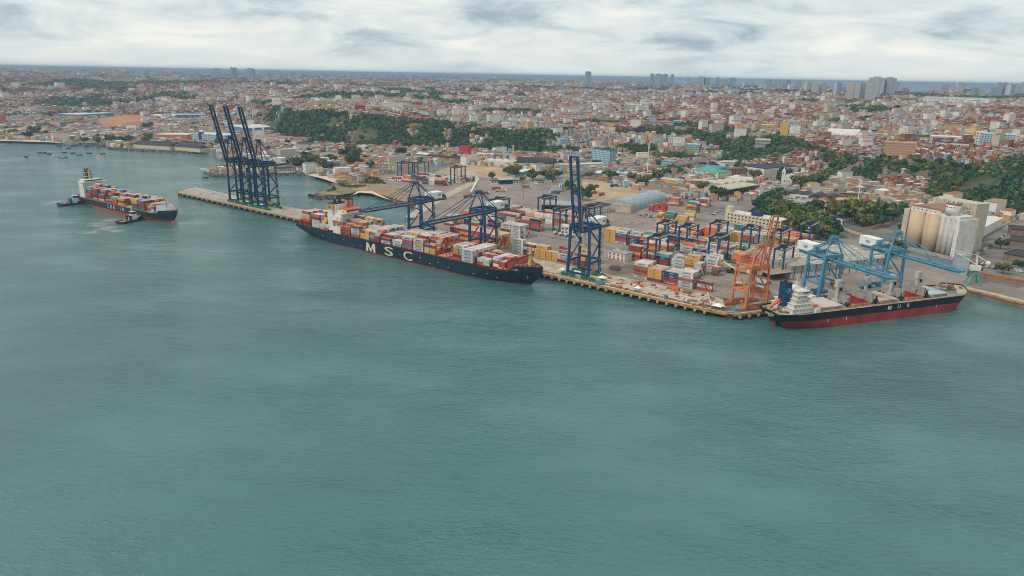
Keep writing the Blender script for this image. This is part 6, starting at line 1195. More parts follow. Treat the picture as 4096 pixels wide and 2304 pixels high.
# ---- churches
def church(label, px, py, wd, h, towers, th, tile, nave, rot):
    x, y, z = base(px, py); t = thing('church', label, 'church', (x, y, z-0.5), rot); KEEP.append((x, y, 24))
    mb = MB(); mb.box(-wd/2, wd/2, 0, 4, 0, h+2); mb.gable(-wd/2+1, wd/2-1, 0, 4, h+2.004, wd*0.22, along='y'); mb.build('facade', wm('white'), t)
    mb = MB(); mb.box(-wd/2+1, wd/2-1, 4, nave, 0, h); w_ = mb.build('nave', wm('white'), t); mb = MB(); mb.gable(-wd/2+1, wd/2-1, 4, nave, h+0.004, wd*0.2, along='y', over=0.4); mb.build('roof', rm(tile), t)
    windows(w_, 'x', [((wd/2-1, 7+k*5, h*0.6), 1.2, 2.6) for k in range(int(nave/5)-1)], M_glass); windows(t, 'y', [((xx, 0, h*0.55), 1.3, 2.8) for xx in (-wd*0.22, 0, wd*0.22)]+[((0, 0, 1.8), 2.2, 3.6)], M_glass)
    for sx in towers:
        mb = MB(); mb.box(sx*wd/2-2.4, sx*wd/2+2.4, -0.3, 4.5, 0, th); mb.box(sx*wd/2-2.7, sx*wd/2+2.7, -0.6, 4.8, th*0.72, th*0.72+0.5); tw = mb.build('bell_tower', wm('white'), t)
        mb = MB(); mb.loft([[(sx*wd/2+math.cos(a)*r, 2.1+math.sin(a)*r, zz_) for a in [i*math.pi/4 for i in range(8)]] for zz_, r in ((th, 2.5), (th+2, 2.0), (th+4, 0.8), (th+6.5, 0.1))]); mb.build('spire', wm('white'), tw); windows(tw, 'y', [((sx*wd/2, -0.3, th*0.86), 1.2, 2.4)], M_glass)
church('old twin-towered white church beside the convent', 1036, 560, 22, 17, (-1, 1), 26, 'tile', 34, 0.15)
church('white parish church with one tall pointed spire on the ridge', 2092, 498, 16, 14, (-0.4,), 27, 'dark', 30, 0.2)
church('weathered white church with one bell tower below the slope', 3146, 742, 15, 13, (-0.85,), 22, 'white', 34, -0.5)
# ---- masts
def mast(label, px, py, h, r=0.9, lamps=False, name='telecom_mast', group=None, lattice=False):
    x, y, z = base(px, py); t = thing(name, label, 'mast', (x, y, z-0.2), 0, group)
    mb = MB(); mb.tube((0, 0, 0), (0, 0, h), r, r*0.6, 8); mb.build('pole', M_shipw if not lamps else M_steel, t)
    if lamps:
        mb = MB(); mb.tube((0, 0, h), (0, 0, h+0.4), 1.6, n=12); [mb.box(math.cos(a)*1.5-0.35, math.cos(a)*1.5+0.35, math.sin(a)*1.5-0.35, math.sin(a)*1.5+0.35, h-0.7, h) for a in [i*math.pi/3 for i in range(6)]]; mb.build('lamp_ring', M_steel, t)
    else:
        for k in range(3): mb = MB(); [mb.box(math.cos(a)*1.2-0.3, math.cos(a)*1.2+0.3, math.sin(a)*1.2-0.3, math.sin(a)*1.2+0.3, h-2-k*3.2, h-k*3.2) for a in (0.3, 2.4, 4.5)]; mb.tube((0, 0, h-1.2-k*3.2), (0, 0, h-0.9-k*3.2), 1.3, n=8); mb.build('antenna_panel', M_white, t)
    return t
mast('white telecom mast beside the dark hangar', 2052, 664, 37, 0.8); mast('tall bare white and red mast beside the depot', 2588, 706, 54, 1.0); mast('telecom mast behind the yellow building', 3430, 815, 32, 0.8)
for i, (px, py, h, w_) in enumerate([(2521, 1000, 27, 'beside the yellow-fronted block'), (2728, 1145, 26, 'before the white-topped corner stack'), (2425, 925, 24, 'beside the site office'), (1856, 760, 30, 'near the far yard'), (1830, 735, 34, 'in front of the far yard stacks'), (2168, 808, 30, 'behind the west gantries'), (2093, 800, 26, 'beside the truck park'), (3126, 1000, 24, 'near the office block trees'), (3268, 935, 24, 'among the roadside trees'), (1622, 900, 26, 'on the quay by the lowered crane'), (1140, 838, 14, 'on the pier beyond the cranes'), (853, 775, 15, 'at the tip of the pier'), (1246, 855, 14, 'on the pier beside the ship stern'), (2800, 760, 22, 'at the truck depot')]):
    mast('tall grey floodlight mast '+w_, px, py, h, 0.35, True, 'floodlight_mast', 'floodlight masts of the port')
# T-shaped water tower
x, y, z = base(2450, 428); t = thing('water_tower', 'ochre concrete water tower shaped like a T on the plateau', 'water tower', (x, y, z)); KEEP.append((x, y, 20))
mb = MB(); mb.box(-4, 4, -4, 4, -2, 22); mb.build('shaft', wm('tan'), t); mb = MB(); mb.loft([[(sx*a, sy*a*0.6, zz_) for sx, sy in ((-1,-1),(1,-1),(1,1),(-1,1))] for a, zz_ in ((5, 22), (18, 32), (18, 34))]); mb.build('tank', wm('tan'), t)
# lattice radio mast
x, y, z = base(2287, 385); t = thing('radio_mast', 'red and white lattice radio mast on the plateau', 'mast', (x, y, z-1)); mb = MB()
for a in range(4): c_, s_ = math.cos(a*math.pi/2+0.8), math.sin(a*math.pi/2+0.8); mb.beam((5*c_, 5*s_, 0), (0.8*c_, 0.8*s_, 75), 0.7)
for k in range(14):
    r_ = 5-4.2*k/14; zz_ = 75*k/14
    for a in range(4): mb.beam((r_*math.cos(a*math.pi/2+0.8), r_*math.sin(a*math.pi/2+0.8), zz_), (r_*math.cos(a*math.pi/2+2.37), r_*math.sin(a*math.pi/2+2.37), zz_), 0.4)
mb.build('lattice', wm('tan'), t)
# ---- towers on the skyline
TENS = {20: 'twent', 30: 'thirt', 40: 'fort', 50: 'fift', 60: 'sixt', 70: 'sevent', 80: 'eight', 90: 'ninet'}
def ordw(n): return ORD[n] if n <= 20 else (TENS[n//10*10]+'ieth' if n % 10 == 0 else TENS[n//10*10]+'y-'+ORD[n % 10])
def tower_mat(i):
    cols = [((0.50, 0.50, 0.49), (0.20, 0.22, 0.24)), ((0.56, 0.50, 0.42), (0.24, 0.22, 0.20)), ((0.36, 0.42, 0.48), (0.12, 0.16, 0.20)), ((0.62, 0.61, 0.58), (0.28, 0.30, 0.32))]
    nm = 'tower_face_%d' % i
    if nm in MATS: return MATS[nm]
    m = bpy.data.materials.new(nm); m.use_nodes = True; t_ = m.node_tree; b_ = t_.nodes['Principled BSDF']; b_.inputs['Roughness'].default_value = 0.7
    co = t_.nodes.new('ShaderNodeTexCoord'); mp = t_.nodes.new('ShaderNodeMapping'); mp.inputs['Rotation'].default_value = (math.pi/2, 0, 0); t_.links.new(co.outputs['Object'], mp.inputs[0])
    br_ = t_.nodes.new('ShaderNodeTexBrick'); br_.offset = 0; br_.inputs['Scale'].default_value = 0.3; br_.inputs['Mortar Size'].default_value = 0.16; br_.inputs['Brick Width'].default_value = 1.0; br_.inputs['Row Height'].default_value = 0.95
    br_.inputs['Color1'].default_value = cols[i][1]+(1,); br_.inputs['Color2'].default_value = tuple(c*1.3 for c in cols[i][1])+(1,); br_.inputs['Mortar'].default_value = cols[i][0]+(1,)
    t_.links.new(mp.outputs[0], br_.inputs['Vector']); t_.links.new(br_.outputs[0], b_.inputs['Base Color']); MATS[nm] = m; return m
TW = [(3333,3358,333,387,2),(3381,3424,331,396,1),(3420,3453,331,397,0),(3459,3495,333,400,0),(3472,3524,310,386,0),(3530,3569,312,386,0),(3577,3594,329,353,0),(3760,3793,337,361,2),(3796,3822,345,362,0),(3826,3855,331,364,0),(3884,3907,349,391,2),(3907,3932,353,391,1),(3963,3988,351,384,2),(3979,4000,331,384,2),(4000,4021,331,384,2),(4022,4048,339,386,0),(4050,4076,337,386,0),(4083,4110,327,386,0),
      (2873,2911,319,352,2),(2971,2993,330,349,1),(2994,3011,331,347,0),(3033,3050,341,356,3),(3055,3074,340,356,3),(3150,3171,340,362,3),(3218,3240,329,371,1),(3245,3272,330,374,1),(3272,3300,330,374,1),(2600,2616,296,318,2),(2620,2645,296,322,2),(2648,2670,297,324,2),(2682,2695,298,315,2),(2747,2762,309,330,2),(2790,2818,307,328,2),(2820,2840,312,328,2),(2862,2878,310,330,2),(2920,2940,312,332,2),(2736,2750,325,340,3),
      (2341,2364,287,308,2),(922,934,271,283,2),(936,948,272,283,2),(855,880,274,281,2),(985,1015,275,283,2),(2000,2032,346,364,3),(1945,1978,347,364,3),(3060,3088,320,335,2),(3098,3130,320,338,2),(3136,3160,322,340,2),(3180,3206,325,342,2)]
for i, (x0, x1, yt, yb, k) in enumerate(TW):
    x, y, z = spot((x0+x1)/2, yb); d = math.hypot(x, y); k6 = min(1.0, 6000/d); x, y = x*k6, y*k6; d *= k6; z = zat(x, y); dr = ray((x0+x1)/2, yt); wd = (x1-x0)*d/2950; h = max(25, CAMZ+d*dr[2]/math.hypot(dr[0], dr[1])-z+3); rot = random.Random(i).uniform(-0.5, 0.5)
    wd2 = wd*0.62
    t = thing('apartment_tower', 'skyline tower', 'tower', (x, y, z-3), rot); KEEP.append((x, y, wd))
    mb = MB(); mb.box(-wd/2*0.9, wd/2*0.9, -wd2/2, wd2/2, 0, h); mb.box(-wd*0.12, wd*0.12, -wd2/2-wd*0.05, wd2/2+wd*0.05, 0, h*0.985); mb.build('tower_body', tower_mat(k), t); mb = MB(); mb.box(-wd*0.2, wd*0.2, -wd2*0.25, wd2*0.25, h+0.01, h+4.5); mb.build('plant_room', wm('grey'), t)
    shade = ('grey concrete', 'cream', 'blue-grey', 'white')[k]
    where = 'among the tallest towers' if 3300 < x0 < 3600 else 'in the cluster above the mall' if x0 >= 3600 else 'on the far ridge behind the plateau' if x0 < 2500 else 'in the distant cluster behind the wooded valley' if x0 < 2860 else 'between the valley and tallest towers'
    tag(t, '%s apartment tower, %s from the sea end, %s' % (shade, ordw(1+sum(1 for q_ in TW if q_[0] > x0)), where), 'tower', 'towers on the skyline')
# ================================================================ houses on the hills, trees, traffic
def inpoly(x, y, poly):
    x = np.asarray(x); y = np.asarray(y); c = np.zeros(x.shape, bool); n = len(poly); j = n-1
    for i in range(n):
        xi, yi = poly[i][0], poly[i][1]; xj, yj = poly[j][0], poly[j][1]
        with np.errstate(divide='ignore', invalid='ignore'): c ^= ((yi > y) != (yj > y)) & (x < (xj-xi)*(y-yi)/(yj-yi+1e-12)+xi)
        j = i
    return c
KP = None
def kept(x, y, pad=0.0):
    a = np.array(KEEP); m = np.zeros(x.shape, bool)
    for k in range(0, len(a), 1): m |= (x-a[k, 0])**2+(y-a[k, 1])**2 < (a[k, 2]+pad)**2
    return m
PORT = [P(-400, -5), P(-3, -5), B(-14, 10), B(205, 10), (400, 500), (700, 300), (640, 700), at(4096, 880), at(3920, 900), at(3700, 960), at(3420, 930), at(3150, 880), at(2850, 800), at(2560, 765), at(2330, 690), at(2200, 690), at(1900, 660), at(1690, 665), at(1560, 690), at(1470, 720), at(1260, 760), at(1230, 800), at(1700, 860)]
REDF = [at(375, 482), at(430, 466), at(565, 450), at(592, 472), at(575, 504), at(415, 520)]
hx_, hy_, hs_ = [], [], []
def scatter(r0, r1, cell, fill):
    n = int(0.665*(r1*r1-r0*r0)*2/(cell*cell)*0.5*1.0*2)
    gx = np.arange(-r1, r1, cell); gy = np.arange(600, r1, cell); X, Y = np.meshgrid(gx, gy); X = X.ravel()+RNG.uniform(-0.22, 0.22, X.size)*cell; Y = Y.ravel()+RNG.uniform(-0.22, 0.22, Y.size)*cell
    r = np.hypot(X, Y); th = np.arctan2(X, Y); k = (r >= r0) & (r < r1) & (np.abs(th) < 0.665) & (RNG.random(X.size) < fill); return X[k], Y[k]
sets = []
for r0, r1, cell, fill, sz in ((1000, 1700, 10.5, 0.86, 8.6), (1700, 2500, 11.5, 0.86, 9.4), (2500, 3700, 14, 0.84, 11.0), (3700, 6200, 23, 0.80, 15.5), (6200, 12500, 52, 0.66, 30)):
    X, Y = scatter(r0, r1, cell, fill); Hh = height(X, Y)
    low = Hh < ZD; fm = forest_mask(X, Y)
    land = inpoly(X, Y, shore+far)
    ok = np.where(low, land & ~inpoly(X, Y, PORT) & ~inpoly(X, Y, REDF), ~fm & (Hh > 3))
    th = np.arctan2(X, Y); rr_ = np.hypot(X, Y); pxa = np.interp(th, FA, [f[0] for f in FOOT])
    roadish = fbm(X/55, Y/55, 71); ok &= ~((roadish > 0.485) & (roadish < 0.51))
    X, Y, Hh, low, rr_, pxa = X[ok], Y[ok], np.maximum(Hh[ok], ZD), low[ok], rr_[ok], pxa[ok]
    kk = ~kept(X, Y, 2.0); X, Y, Hh, low, rr_, pxa = X[kk], Y[kk], Hh[kk], low[kk], rr_[kk], pxa[kk]
    n = len(X); rs = RNG.random((n, 6))
    thin = rs[:, 5] < np.where(low, 0.62, 1.0); X, Y, Hh, low, rr_, pxa, rs = [q_[thin] for q_ in (X, Y, Hh, low, rr_, pxa, rs)]; n = len(X)
    W_ = sz*(0.62+0.5*rs[:, 0])*np.where(low, 1.25, 1); D_ = sz*(0.55+0.45*rs[:, 1])*np.where(low, 1.25, 1); big = rs[:, 4] > 0.965; W_ = np.where(big, W_*(1.6+1.4*rs[:, 2]), W_); D_ = np.where(big, D_*1.4, D_)
    T_ = np.where(low, 4+4.5*rs[:, 2], 4.5+rs[:, 2]*7.0)*(1.0 if sz < 12 else 1.2); T_ = np.where(big, T_*(1.3+1.1*rs[:, 1]), T_)
    A_ = QA+np.floor(fbm(X/190, Y/190, 77)*9)*0.33+(rs[:, 3]-0.5)*0.25
    sets.append((X, Y, Hh, W_, D_, T_, A_, low, rr_, pxa))
X, Y, Z, W_, D_, T_, A_, LOW, RRr, PXA = [np.concatenate([s[i] for s in sets]) for i in range(10)]
N_ = len(X); u1 = RNG.random(N_); u2 = RNG.random(N_); u3 = RNG.random(N_)
PALW = np.array([(0.30, 0.105, 0.06), (0.25, 0.085, 0.05), (0.36, 0.16, 0.095), (0.64, 0.62, 0.58), (0.70, 0.67, 0.61), (0.50, 0.44, 0.36), (0.40, 0.37, 0.34), (0.30, 0.27, 0.25), (0.28, 0.46, 0.58), (0.62, 0.38, 0.13), (0.58, 0.26, 0.15), (0.58, 0.50, 0.40)])
PALR = np.array([(0.36, 0.115, 0.055), (0.42, 0.165, 0.085), (0.36, 0.30, 0.26), (0.30, 0.27, 0.25), (0.50, 0.46, 0.41), (0.60, 0.57, 0.52), (0.42, 0.25, 0.17), (0.24, 0.21, 0.20)])
hood = fbm(X/260, Y/260, 61); brick = (hood > 0.5) & ~LOW
wi = np.where(brick & (u1 < 0.72), (u2*3).astype(int), np.where(u3 > 0.35, 5+u2*7, 3+u2*9).astype(int)); ri = np.where(u3 < 0.26, (u1*7919 % 1*2).astype(int), (2+(u1*7919 % 1)*6).astype(int)); ri = np.clip(ri, 0, 7); wi = np.clip(wi, 0, 11)
WCOL = PALW[wi]*(0.75+0.45*RNG.random((N_, 1))); RCOL = PALR[ri]*(0.65+0.5*RNG.random((N_, 1)))
BIG = W_*D_ > 190
WCOL[BIG & (RRr < 3700)] = PALW[np.where(u2 < 0.7, 4, 5)[BIG & (RRr < 3700)]]
# the nearest three hundred on the slopes one by one
cand = np.where(~LOW)[0]; cand = cand[np.argsort(RRr[cand])][:300]; ind = np.zeros(N_, bool); ind[cand] = True
HM = {}
def house_meshes(v):
    if v in HM: return HM[v]
    r_ = random.Random(v); w2, d2, h2 = 4, 3.6, r_.choice((3.2, 5.8, 6.2, 8.6)); fl = max(1, round(h2/2.9))
    wallc = PALW[r_.choice((0, 0, 1, 1, 2, 3, 4, 5, 7, 8, 9))]; roofc = PALR[r_.randrange(8)]
    m1 = mat('house_wall_%d' % v, tuple(wallc), 0.9, var=0.25, scale=0.6); m2 = mat('house_roof_%d' % v, tuple(roofc), 0.9, var=0.25, scale=0.6)
    mb = MB(); mb.box(-w2, w2, -d2, d2, -6, h2, 0)
    for f_ in range(fl):
        for k in (-2.4, 0, 2.4):
            if r_.random() < 0.8: z = f_*2.9+1.6; mb.box(k-0.55, k+0.55, -d2-0.05, -d2+0.05, z-0.6, z+0.6, 1)
        for k in (-1.6, 1.6):
            z = f_*2.9+1.6; mb.box(w2-0.05, w2+0.05, k-0.5, k+0.5, z-0.6, z+0.6, 1); mb.box(-w2-0.05, -w2+0.05, k-0.5, k+0.5, z-0.6, z+0.6, 1)
    o = mb.build('wall', [m1, M_glass]); a = o.data; bpy.data.objects.remove(o); mb = MB()
    if v % 3 == 0: mb.gable(-w2, w2, -d2, d2, h2+0.004, 1.5, along='x', over=0.35)
    elif v % 3 == 1: mb.box(-w2-0.15, w2+0.15, -d2-0.15, d2+0.15, h2+0.004, h2+0.3); mb.box(-w2*0.3, w2*0.7, -d2*0.2, d2*0.9, h2+0.304, h2+2.4)
    else: mb.add([(-w2-0.4,-d2-0.4,h2+0.05),(w2+0.4,-d2-0.4,h2+0.05),(w2+0.4,d2+0.4,h2+1.3),(-w2-0.4,d2+0.4,h2+1.3),(-w2-0.4,-d2-0.4,h2+0.2),(w2+0.4,-d2-0.4,h2+0.2),(w2+0.4,d2+0.4,h2+1.45),(-w2-0.4,d2+0.4,h2+1.45)], [(0,3,2,1),(4,5,6,7),(0,1,5,4),(1,2,6,5),(2,3,7,6),(3,0,4,7)])
    o = mb.build('roof', m2); b_ = o.data; bpy.data.objects.remove(o)
    cw = ('brick', 'brick', 'pale brick', 'white', 'white', 'cream', 'grey', 'grey', 'pale blue', 'ochre', 'pink', 'cream')[[tuple(q_) for q_ in PALW].index(tuple(wallc))]; cr = ('tiled', 'tiled', 'brown', 'dark', 'pale', 'white', 'rusty', 'dark')[[tuple(q_) for q_ in PALR].index(tuple(roofc))]
    HM[v] = (a, b_, '%s %s house with %s roof' % (('one-storey', 'two-storey', 'three-storey')[min(2, fl-1)], cw, cr)); return HM[v]
for j, i in enumerate(cand):
    a, b_, words_ = house_meshes(int(u2[i]*24)); s_ = (W_[i]/8.0, D_[i]/7.2)
    o = thing('hillside_house', '', 'house', (X[i], Y[i], Z[i]-0.3), A_[i], 'houses on the slope above the port'); o.scale = (s_[0], s_[1], 0.9+0.3*float(u1[i])); obj('wall', a, o); obj('roof', b_, o)
    p_ = PXA[i]; where = 'in the old town hills' if p_ < 1180 else 'above the wooded slope' if p_ < 2050 else 'by the white school' if p_ < 2300 else 'above the blue slab' if p_ < 2480 else 'above the viaduct' if p_ < 2760 else 'above the market hall' if p_ < 3050 else 'over the factory wood' if p_ < 3350 else 'around the salmon hospital' if p_ < 3720 else 'above the silos'
    o['label'] = words_+' '+where
rest = ~ind
def house_mass(name, sel, roofed, win, label):
    n = int(sel.sum()); x, y, z, w2, d2, h, a = X[sel], Y[sel], Z[sel], W_[sel]/2, D_[sel]/2, T_[sel], A_[sel]; ca, sa = np.cos(a), np.sin(a)
    def pt(lx, ly, lz): return np.stack([x+ca*lx-sa*ly, y+sa*lx+ca*ly, lz], -1)
    zb = z-5; ze = z+h; wc = WCOL[sel]; rc = RCOL[sel]
    vs = [pt(sx*w2, sy*d2, zb) for sx, sy in ((-1,-1),(1,-1),(1,1),(-1,1))]+[pt(sx*w2, sy*d2, ze) for sx, sy in ((-1,-1),(1,-1),(1,1),(-1,1))]
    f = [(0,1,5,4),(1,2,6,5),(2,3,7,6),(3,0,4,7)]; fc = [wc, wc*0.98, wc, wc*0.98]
    if roofed:
        g = (u3[sel] < 0.5)*1.0; rh = ze+0.08+g*d2*0.34; o = 1.06
        vs += [pt(sx*w2*o, sy*d2*o, ze+0.05) for sx, sy in ((-1,-1),(1,-1),(1,1),(-1,1))]+[pt(-w2*0.55, d2*0, rh), pt(w2*0.55, d2*0, rh), pt(-w2*0.55, d2*0, rh), pt(w2*0.55, d2*0, rh)]
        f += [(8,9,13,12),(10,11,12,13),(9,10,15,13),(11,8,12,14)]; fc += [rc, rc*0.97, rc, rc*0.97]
    else: f += [(4,5,6,7)]; fc += [rc]
    if win:
        for sy in (-1, 1):
            for k in (-0.5, 0.5):
                for q_ in (0.45, 0.82):
                    b0 = len(vs); e = 1.012
                    vs += [pt(w2*(k-0.16), sy*d2*e, z+h*(q_-0.13)), pt(w2*(k+0.16), sy*d2*e, z+h*(q_-0.13)), pt(w2*(k+0.16), sy*d2*e, z+h*(q_+0.1)), pt(w2*(k-0.16), sy*d2*e, z+h*(q_+0.1))]
                    f.append((b0, b0+1, b0+2, b0+3) if sy < 0 else (b0+3, b0+2, b0+1, b0)); fc.append(np.full((n, 3), 0.035))
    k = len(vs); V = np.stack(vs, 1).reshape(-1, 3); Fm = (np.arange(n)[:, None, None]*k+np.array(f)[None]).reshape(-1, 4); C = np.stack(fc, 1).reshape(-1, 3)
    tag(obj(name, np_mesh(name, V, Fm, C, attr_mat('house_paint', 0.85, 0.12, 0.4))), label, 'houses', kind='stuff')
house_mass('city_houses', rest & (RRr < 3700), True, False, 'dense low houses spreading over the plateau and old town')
house_mass('distant_city', rest & (RRr >= 3700), False, False, 'far rooftops of the city running to the horizon')
sel = rest & (RRr < 2300); print('HOUSES', N_, int(sel.sum()))

# ---- foliage
def crown_cloud(n, rng, rx, rz, size):
    d = rng.normal(size=(n, 3)); d /= np.linalg.norm(d, axis=1)[:, None]; lump = 0.72+0.28*np.sin(d[:, :1]*5+1)*np.cos(d[:, 1:2]*6)
    r = (0.62+0.38*rng.random((n, 1))**0.5)*lump; p = d*r*np.array([rx, rx, rz]); return p, d
def leaf_quads(c, d, size, rng):
    n = len(c); a = rng.normal(size=(n, 3)); nrm = d+0.55*a; nrm /= np.linalg.norm(nrm, axis=1)[:, None]; t = np.cross(nrm, rng.normal(size=(n, 3))); t /= np.linalg.norm(t, axis=1)[:, None]; b_ = np.cross(nrm, t)
    s = size*(0.7+0.6*rng.random((n, 1))); return np.stack([c-t*s-b_*s*0.6, c+t*s-b_*s*0.6, c+t*s*0.8+b_*s*0.7, c-t*s*0.8+b_*s*0.7], 1)
GREENS = np.array([(0.036, 0.082, 0.026), (0.054, 0.112, 0.030), (0.082, 0.125, 0.030), (0.125, 0.135, 0.032), (0.032, 0.088, 0.042), (0.155, 0.150, 0.040)])
LEAF = attr_mat('foliage', 0.8, 0.3, 0.5); BARK = mat('bark', (0.10, 0.075, 0.055), 0.9)
def forest(name, X_, Y_, Z_, R_, K, label):
    rng = np.random.default_rng(5); n = len(X_); proto = []
    for k in range(6): p, d = crown_cloud(K, rng, 1.0, 0.85, 0.3); proto.append(leaf_quads(p, d, 0.34 if K > 40 else 0.46, rng))
    pi = rng.integers(0, 6, n); Q = np.stack(proto)[pi]                      # n,K,4,3
    a = rng.uniform(0, 6.28, n); ca, sa = np.cos(a)[:, None, None], np.sin(a)[:, None, None]
    q0 = Q[..., 0]*ca-Q[..., 1]*sa; q1 = Q[..., 0]*sa+Q[..., 1]*ca; R3 = R_[:, None, None]
    V = np.stack([q0*R3+X_[:, None, None], q1*R3+Y_[:, None, None], Q[..., 2]*R3*1.05+(Z_+R_*0.75)[:, None, None]], -1).reshape(-1, 3)
    F = np.arange(len(V)).reshape(-1, 4); g = GREENS[rng.choice(6, n, p=[.28, .24, .16, .12, .12, .08])]*(0.6+0.9*rng.random((n, 1))); C = np.repeat(g, K, 0)*(0.8+0.4*rng.random((n*K, 1)))
    tag(obj(name, np_mesh(name, V, F, C, LEAF)), label, 'trees', kind='stuff'); print(name, n, len(F))
X, Y = scatter(950, 2300, 7.2, 0.9); h_ = height(X, Y); k = forest_mask(X, Y) & (h_ > 3.5) & (fbm(X/60, Y/60, 51) < 0.67); k &= ~kept(X, Y, -2); X, Y, h_ = X[k], Y[k], h_[k]
forest('hillside_wood', X, Y, h_, RNG.uniform(2.6, 6.2, len(X)), 34, 'dense dark wood covering the escarpment behind the port')
X2, Y2 = scatter(2300, 5200, 17, 0.85); h2 = height(X2, Y2); k = forest_mask(X2, Y2) & (h2 > 3.5); X2, Y2, h2 = X2[k], Y2[k], h2[k]
X3, Y3 = scatter(1300, 4600, 33, 0.75); h3 = height(X3, Y3); k = ((h3 > 3.5) | inpoly(X3, Y3, shore+far)) & ~inpoly(X3, Y3, PORT) & ~inpoly(X3, Y3, REDF) & ~kept(X3, Y3, 0); X3, Y3, h3 = X3[k], Y3[k], np.maximum(h3[k], ZD)
forest('city_trees', np.concatenate([X2, X3]), np.concatenate([Y2, Y3]), np.concatenate([h2, h3]), np.concatenate([RNG.uniform(6, 11, len(X2)), RNG.uniform(3.0, 6.5, len(X3))]), 22, 'woods and street trees scattered through the city')
# scrub on the rocky headland
def pts_in(poly, cell):
    xs = [p[0] for p in poly]; ys = [p[1] for p in poly]; X, Y = np.meshgrid(np.arange(min(xs), max(xs), cell), np.arange(min(ys), max(ys), cell)); X = X.ravel()+RNG.uniform(-.4, .4, X.size)*cell; Y = Y.ravel()+RNG.uniform(-.4, .4, Y.size)*cell; k = inpoly(X, Y, poly); return X[k], Y[k]
hp = [at(1290, 775), at(1345, 742), at(1420, 706), at(1500, 704), at(1545, 735), at(1440, 748), at(1350, 778)]
X, Y = pts_in(hp, 3.0); k = fbm(X/20, Y/20, 88) > 0.5; X, Y = X[k], Y[k]; forest('headland_scrub_bushes', X, Y, np.full(len(X), ZD-0.6), RNG.uniform(0.9, 2.2, len(X)), 12, 'low scrub on the rocky headland')
# rocks along the shore
def rocks(name, line, wd, n, label, s0=0.7, s1=1.9):
    rng = np.random.default_rng(3); P_ = np.array(line); seg = np.linalg.norm(np.diff(P_, axis=0), axis=1); cum = np.concatenate([[0], np.cumsum(seg)]); t = rng.uniform(0, cum[-1], n); i = np.clip(np.searchsorted(cum, t)-1, 0, len(seg)-1); f = (t-cum[i])/seg[i]
    c = P_[i]+(P_[i+1]-P_[i])*f[:, None]; off = rng.normal(size=(n, 2))*wd*0.4; c = c+off; s = rng.uniform(s0, s1, n); z = rng.uniform(-0.3, ZD+0.2, n)*np.exp(-np.linalg.norm(off, axis=1)/wd)
    base_ = np.array([(-1,-1,-.7),(1,-1,-.7),(1,1,-.7),(-1,1,-.7),(-.7,-.6,.7),(.6,-.8,.6),(.7,.7,.75),(-.6,.6,.5)]); V = (base_[None]+rng.normal(size=(n, 8, 3))*0.18)*s[:, None, None]; a = rng.uniform(0, 6.28, n); ca, sa = np.cos(a)[:, None], np.sin(a)[:, None]
    V = np.stack([V[..., 0]*ca-V[..., 1]*sa+c[:, :1], V[..., 0]*sa+V[..., 1]*ca+c[:, 1:], V[..., 2]+z[:, None]], -1).reshape(-1, 3)
    f6 = np.array([(0,3,2,1),(4,5,6,7),(0,1,5,4),(1,2,6,5),(2,3,7,6),(3,0,4,7)]); F = (np.arange(n)[:, None, None]*8+f6[None]).reshape(-1, 4); C = np.repeat(np.array([(0.17, 0.135, 0.115)])*rng.uniform(0.45, 1.5, (n, 1)), 6, 0)
    tag(obj(name, np_mesh(name, V, F, C, attr_mat('rock_paint', 0.95, 0.3, 1.0))), label, 'rocks', kind='stuff')
rocks('headland_rocks', [at(1345, 735, 0), at(1339, 750, 0), at(1300, 768, 0), at(1272, 786, 0), at(1279, 797, 0), at(1345, 790, 0), at(1409, 781, 0)], 7, 900, 'boulders armouring the headland shore')
rocks('groyne_rocks', [at(842, 700, 0), at(862, 706, 0), at(1000, 708, 0), at(1130, 698, 0), at(1235, 700, 0)], 6, 800, 'boulders of the groyne by the ferry berth'); rocks('cove_rocks', [at(1490, 776, 0), at(1559, 803, 0), at(1640, 827, 0), at(1700, 845, 0)], 5, 400, 'boulders along the cove beside the quay')
rocks('old_shore_rocks', [at(195, 573, 0), at(260, 580, 0), at(305, 586, 0), at(430, 586, 0), at(440, 597, 0), at(600, 607, 0), at(780, 613, 0), at(830, 604, 0)], 4, 500, 'boulders below the old warehouses', 0.9, 2.2)
# single trees
TREES = []
def make_tree(v):
    rng = np.random.default_rng(100+v); r_ = random.Random(v); t = thing('tree', '', 'tree')
    p, d = [], []
    for k in range(9):
        c = np.array([rng.normal()*0.42, rng.normal()*0.42, 1.15+rng.normal()*0.22]); a, b_ = crown_cloud(60, rng, 0.52, 0.46, 0.2); p.append(a+c); d.append(b_)
    p = np.concatenate(p); d = np.concatenate(d); Q = leaf_quads(p, d, 0.15, rng); V = Q.reshape(-1, 3); F = np.arange(len(V)).reshape(-1, 4)
    g = GREENS[v % 6]; C = np.tile(g, (len(F), 1))*(0.75+0.5*rng.random((len(F), 1)))*(0.9+0.3*rng.random((len(F), 1)))
    obj('crown', np_mesh('crown', V, F, C, LEAF), t)
    mb = MB(); mb.tube((0, 0, -0.2), (0.03, 0, 0.75), 0.075, 0.055, 7)
    for k in range(5): a = k*1.26+v; mb.tube((0.03, 0, 0.6), (math.cos(a)*0.42, math.sin(a)*0.42, 1.15), 0.045, 0.015, 5)
    mb.build('trunk', BARK, t); return t
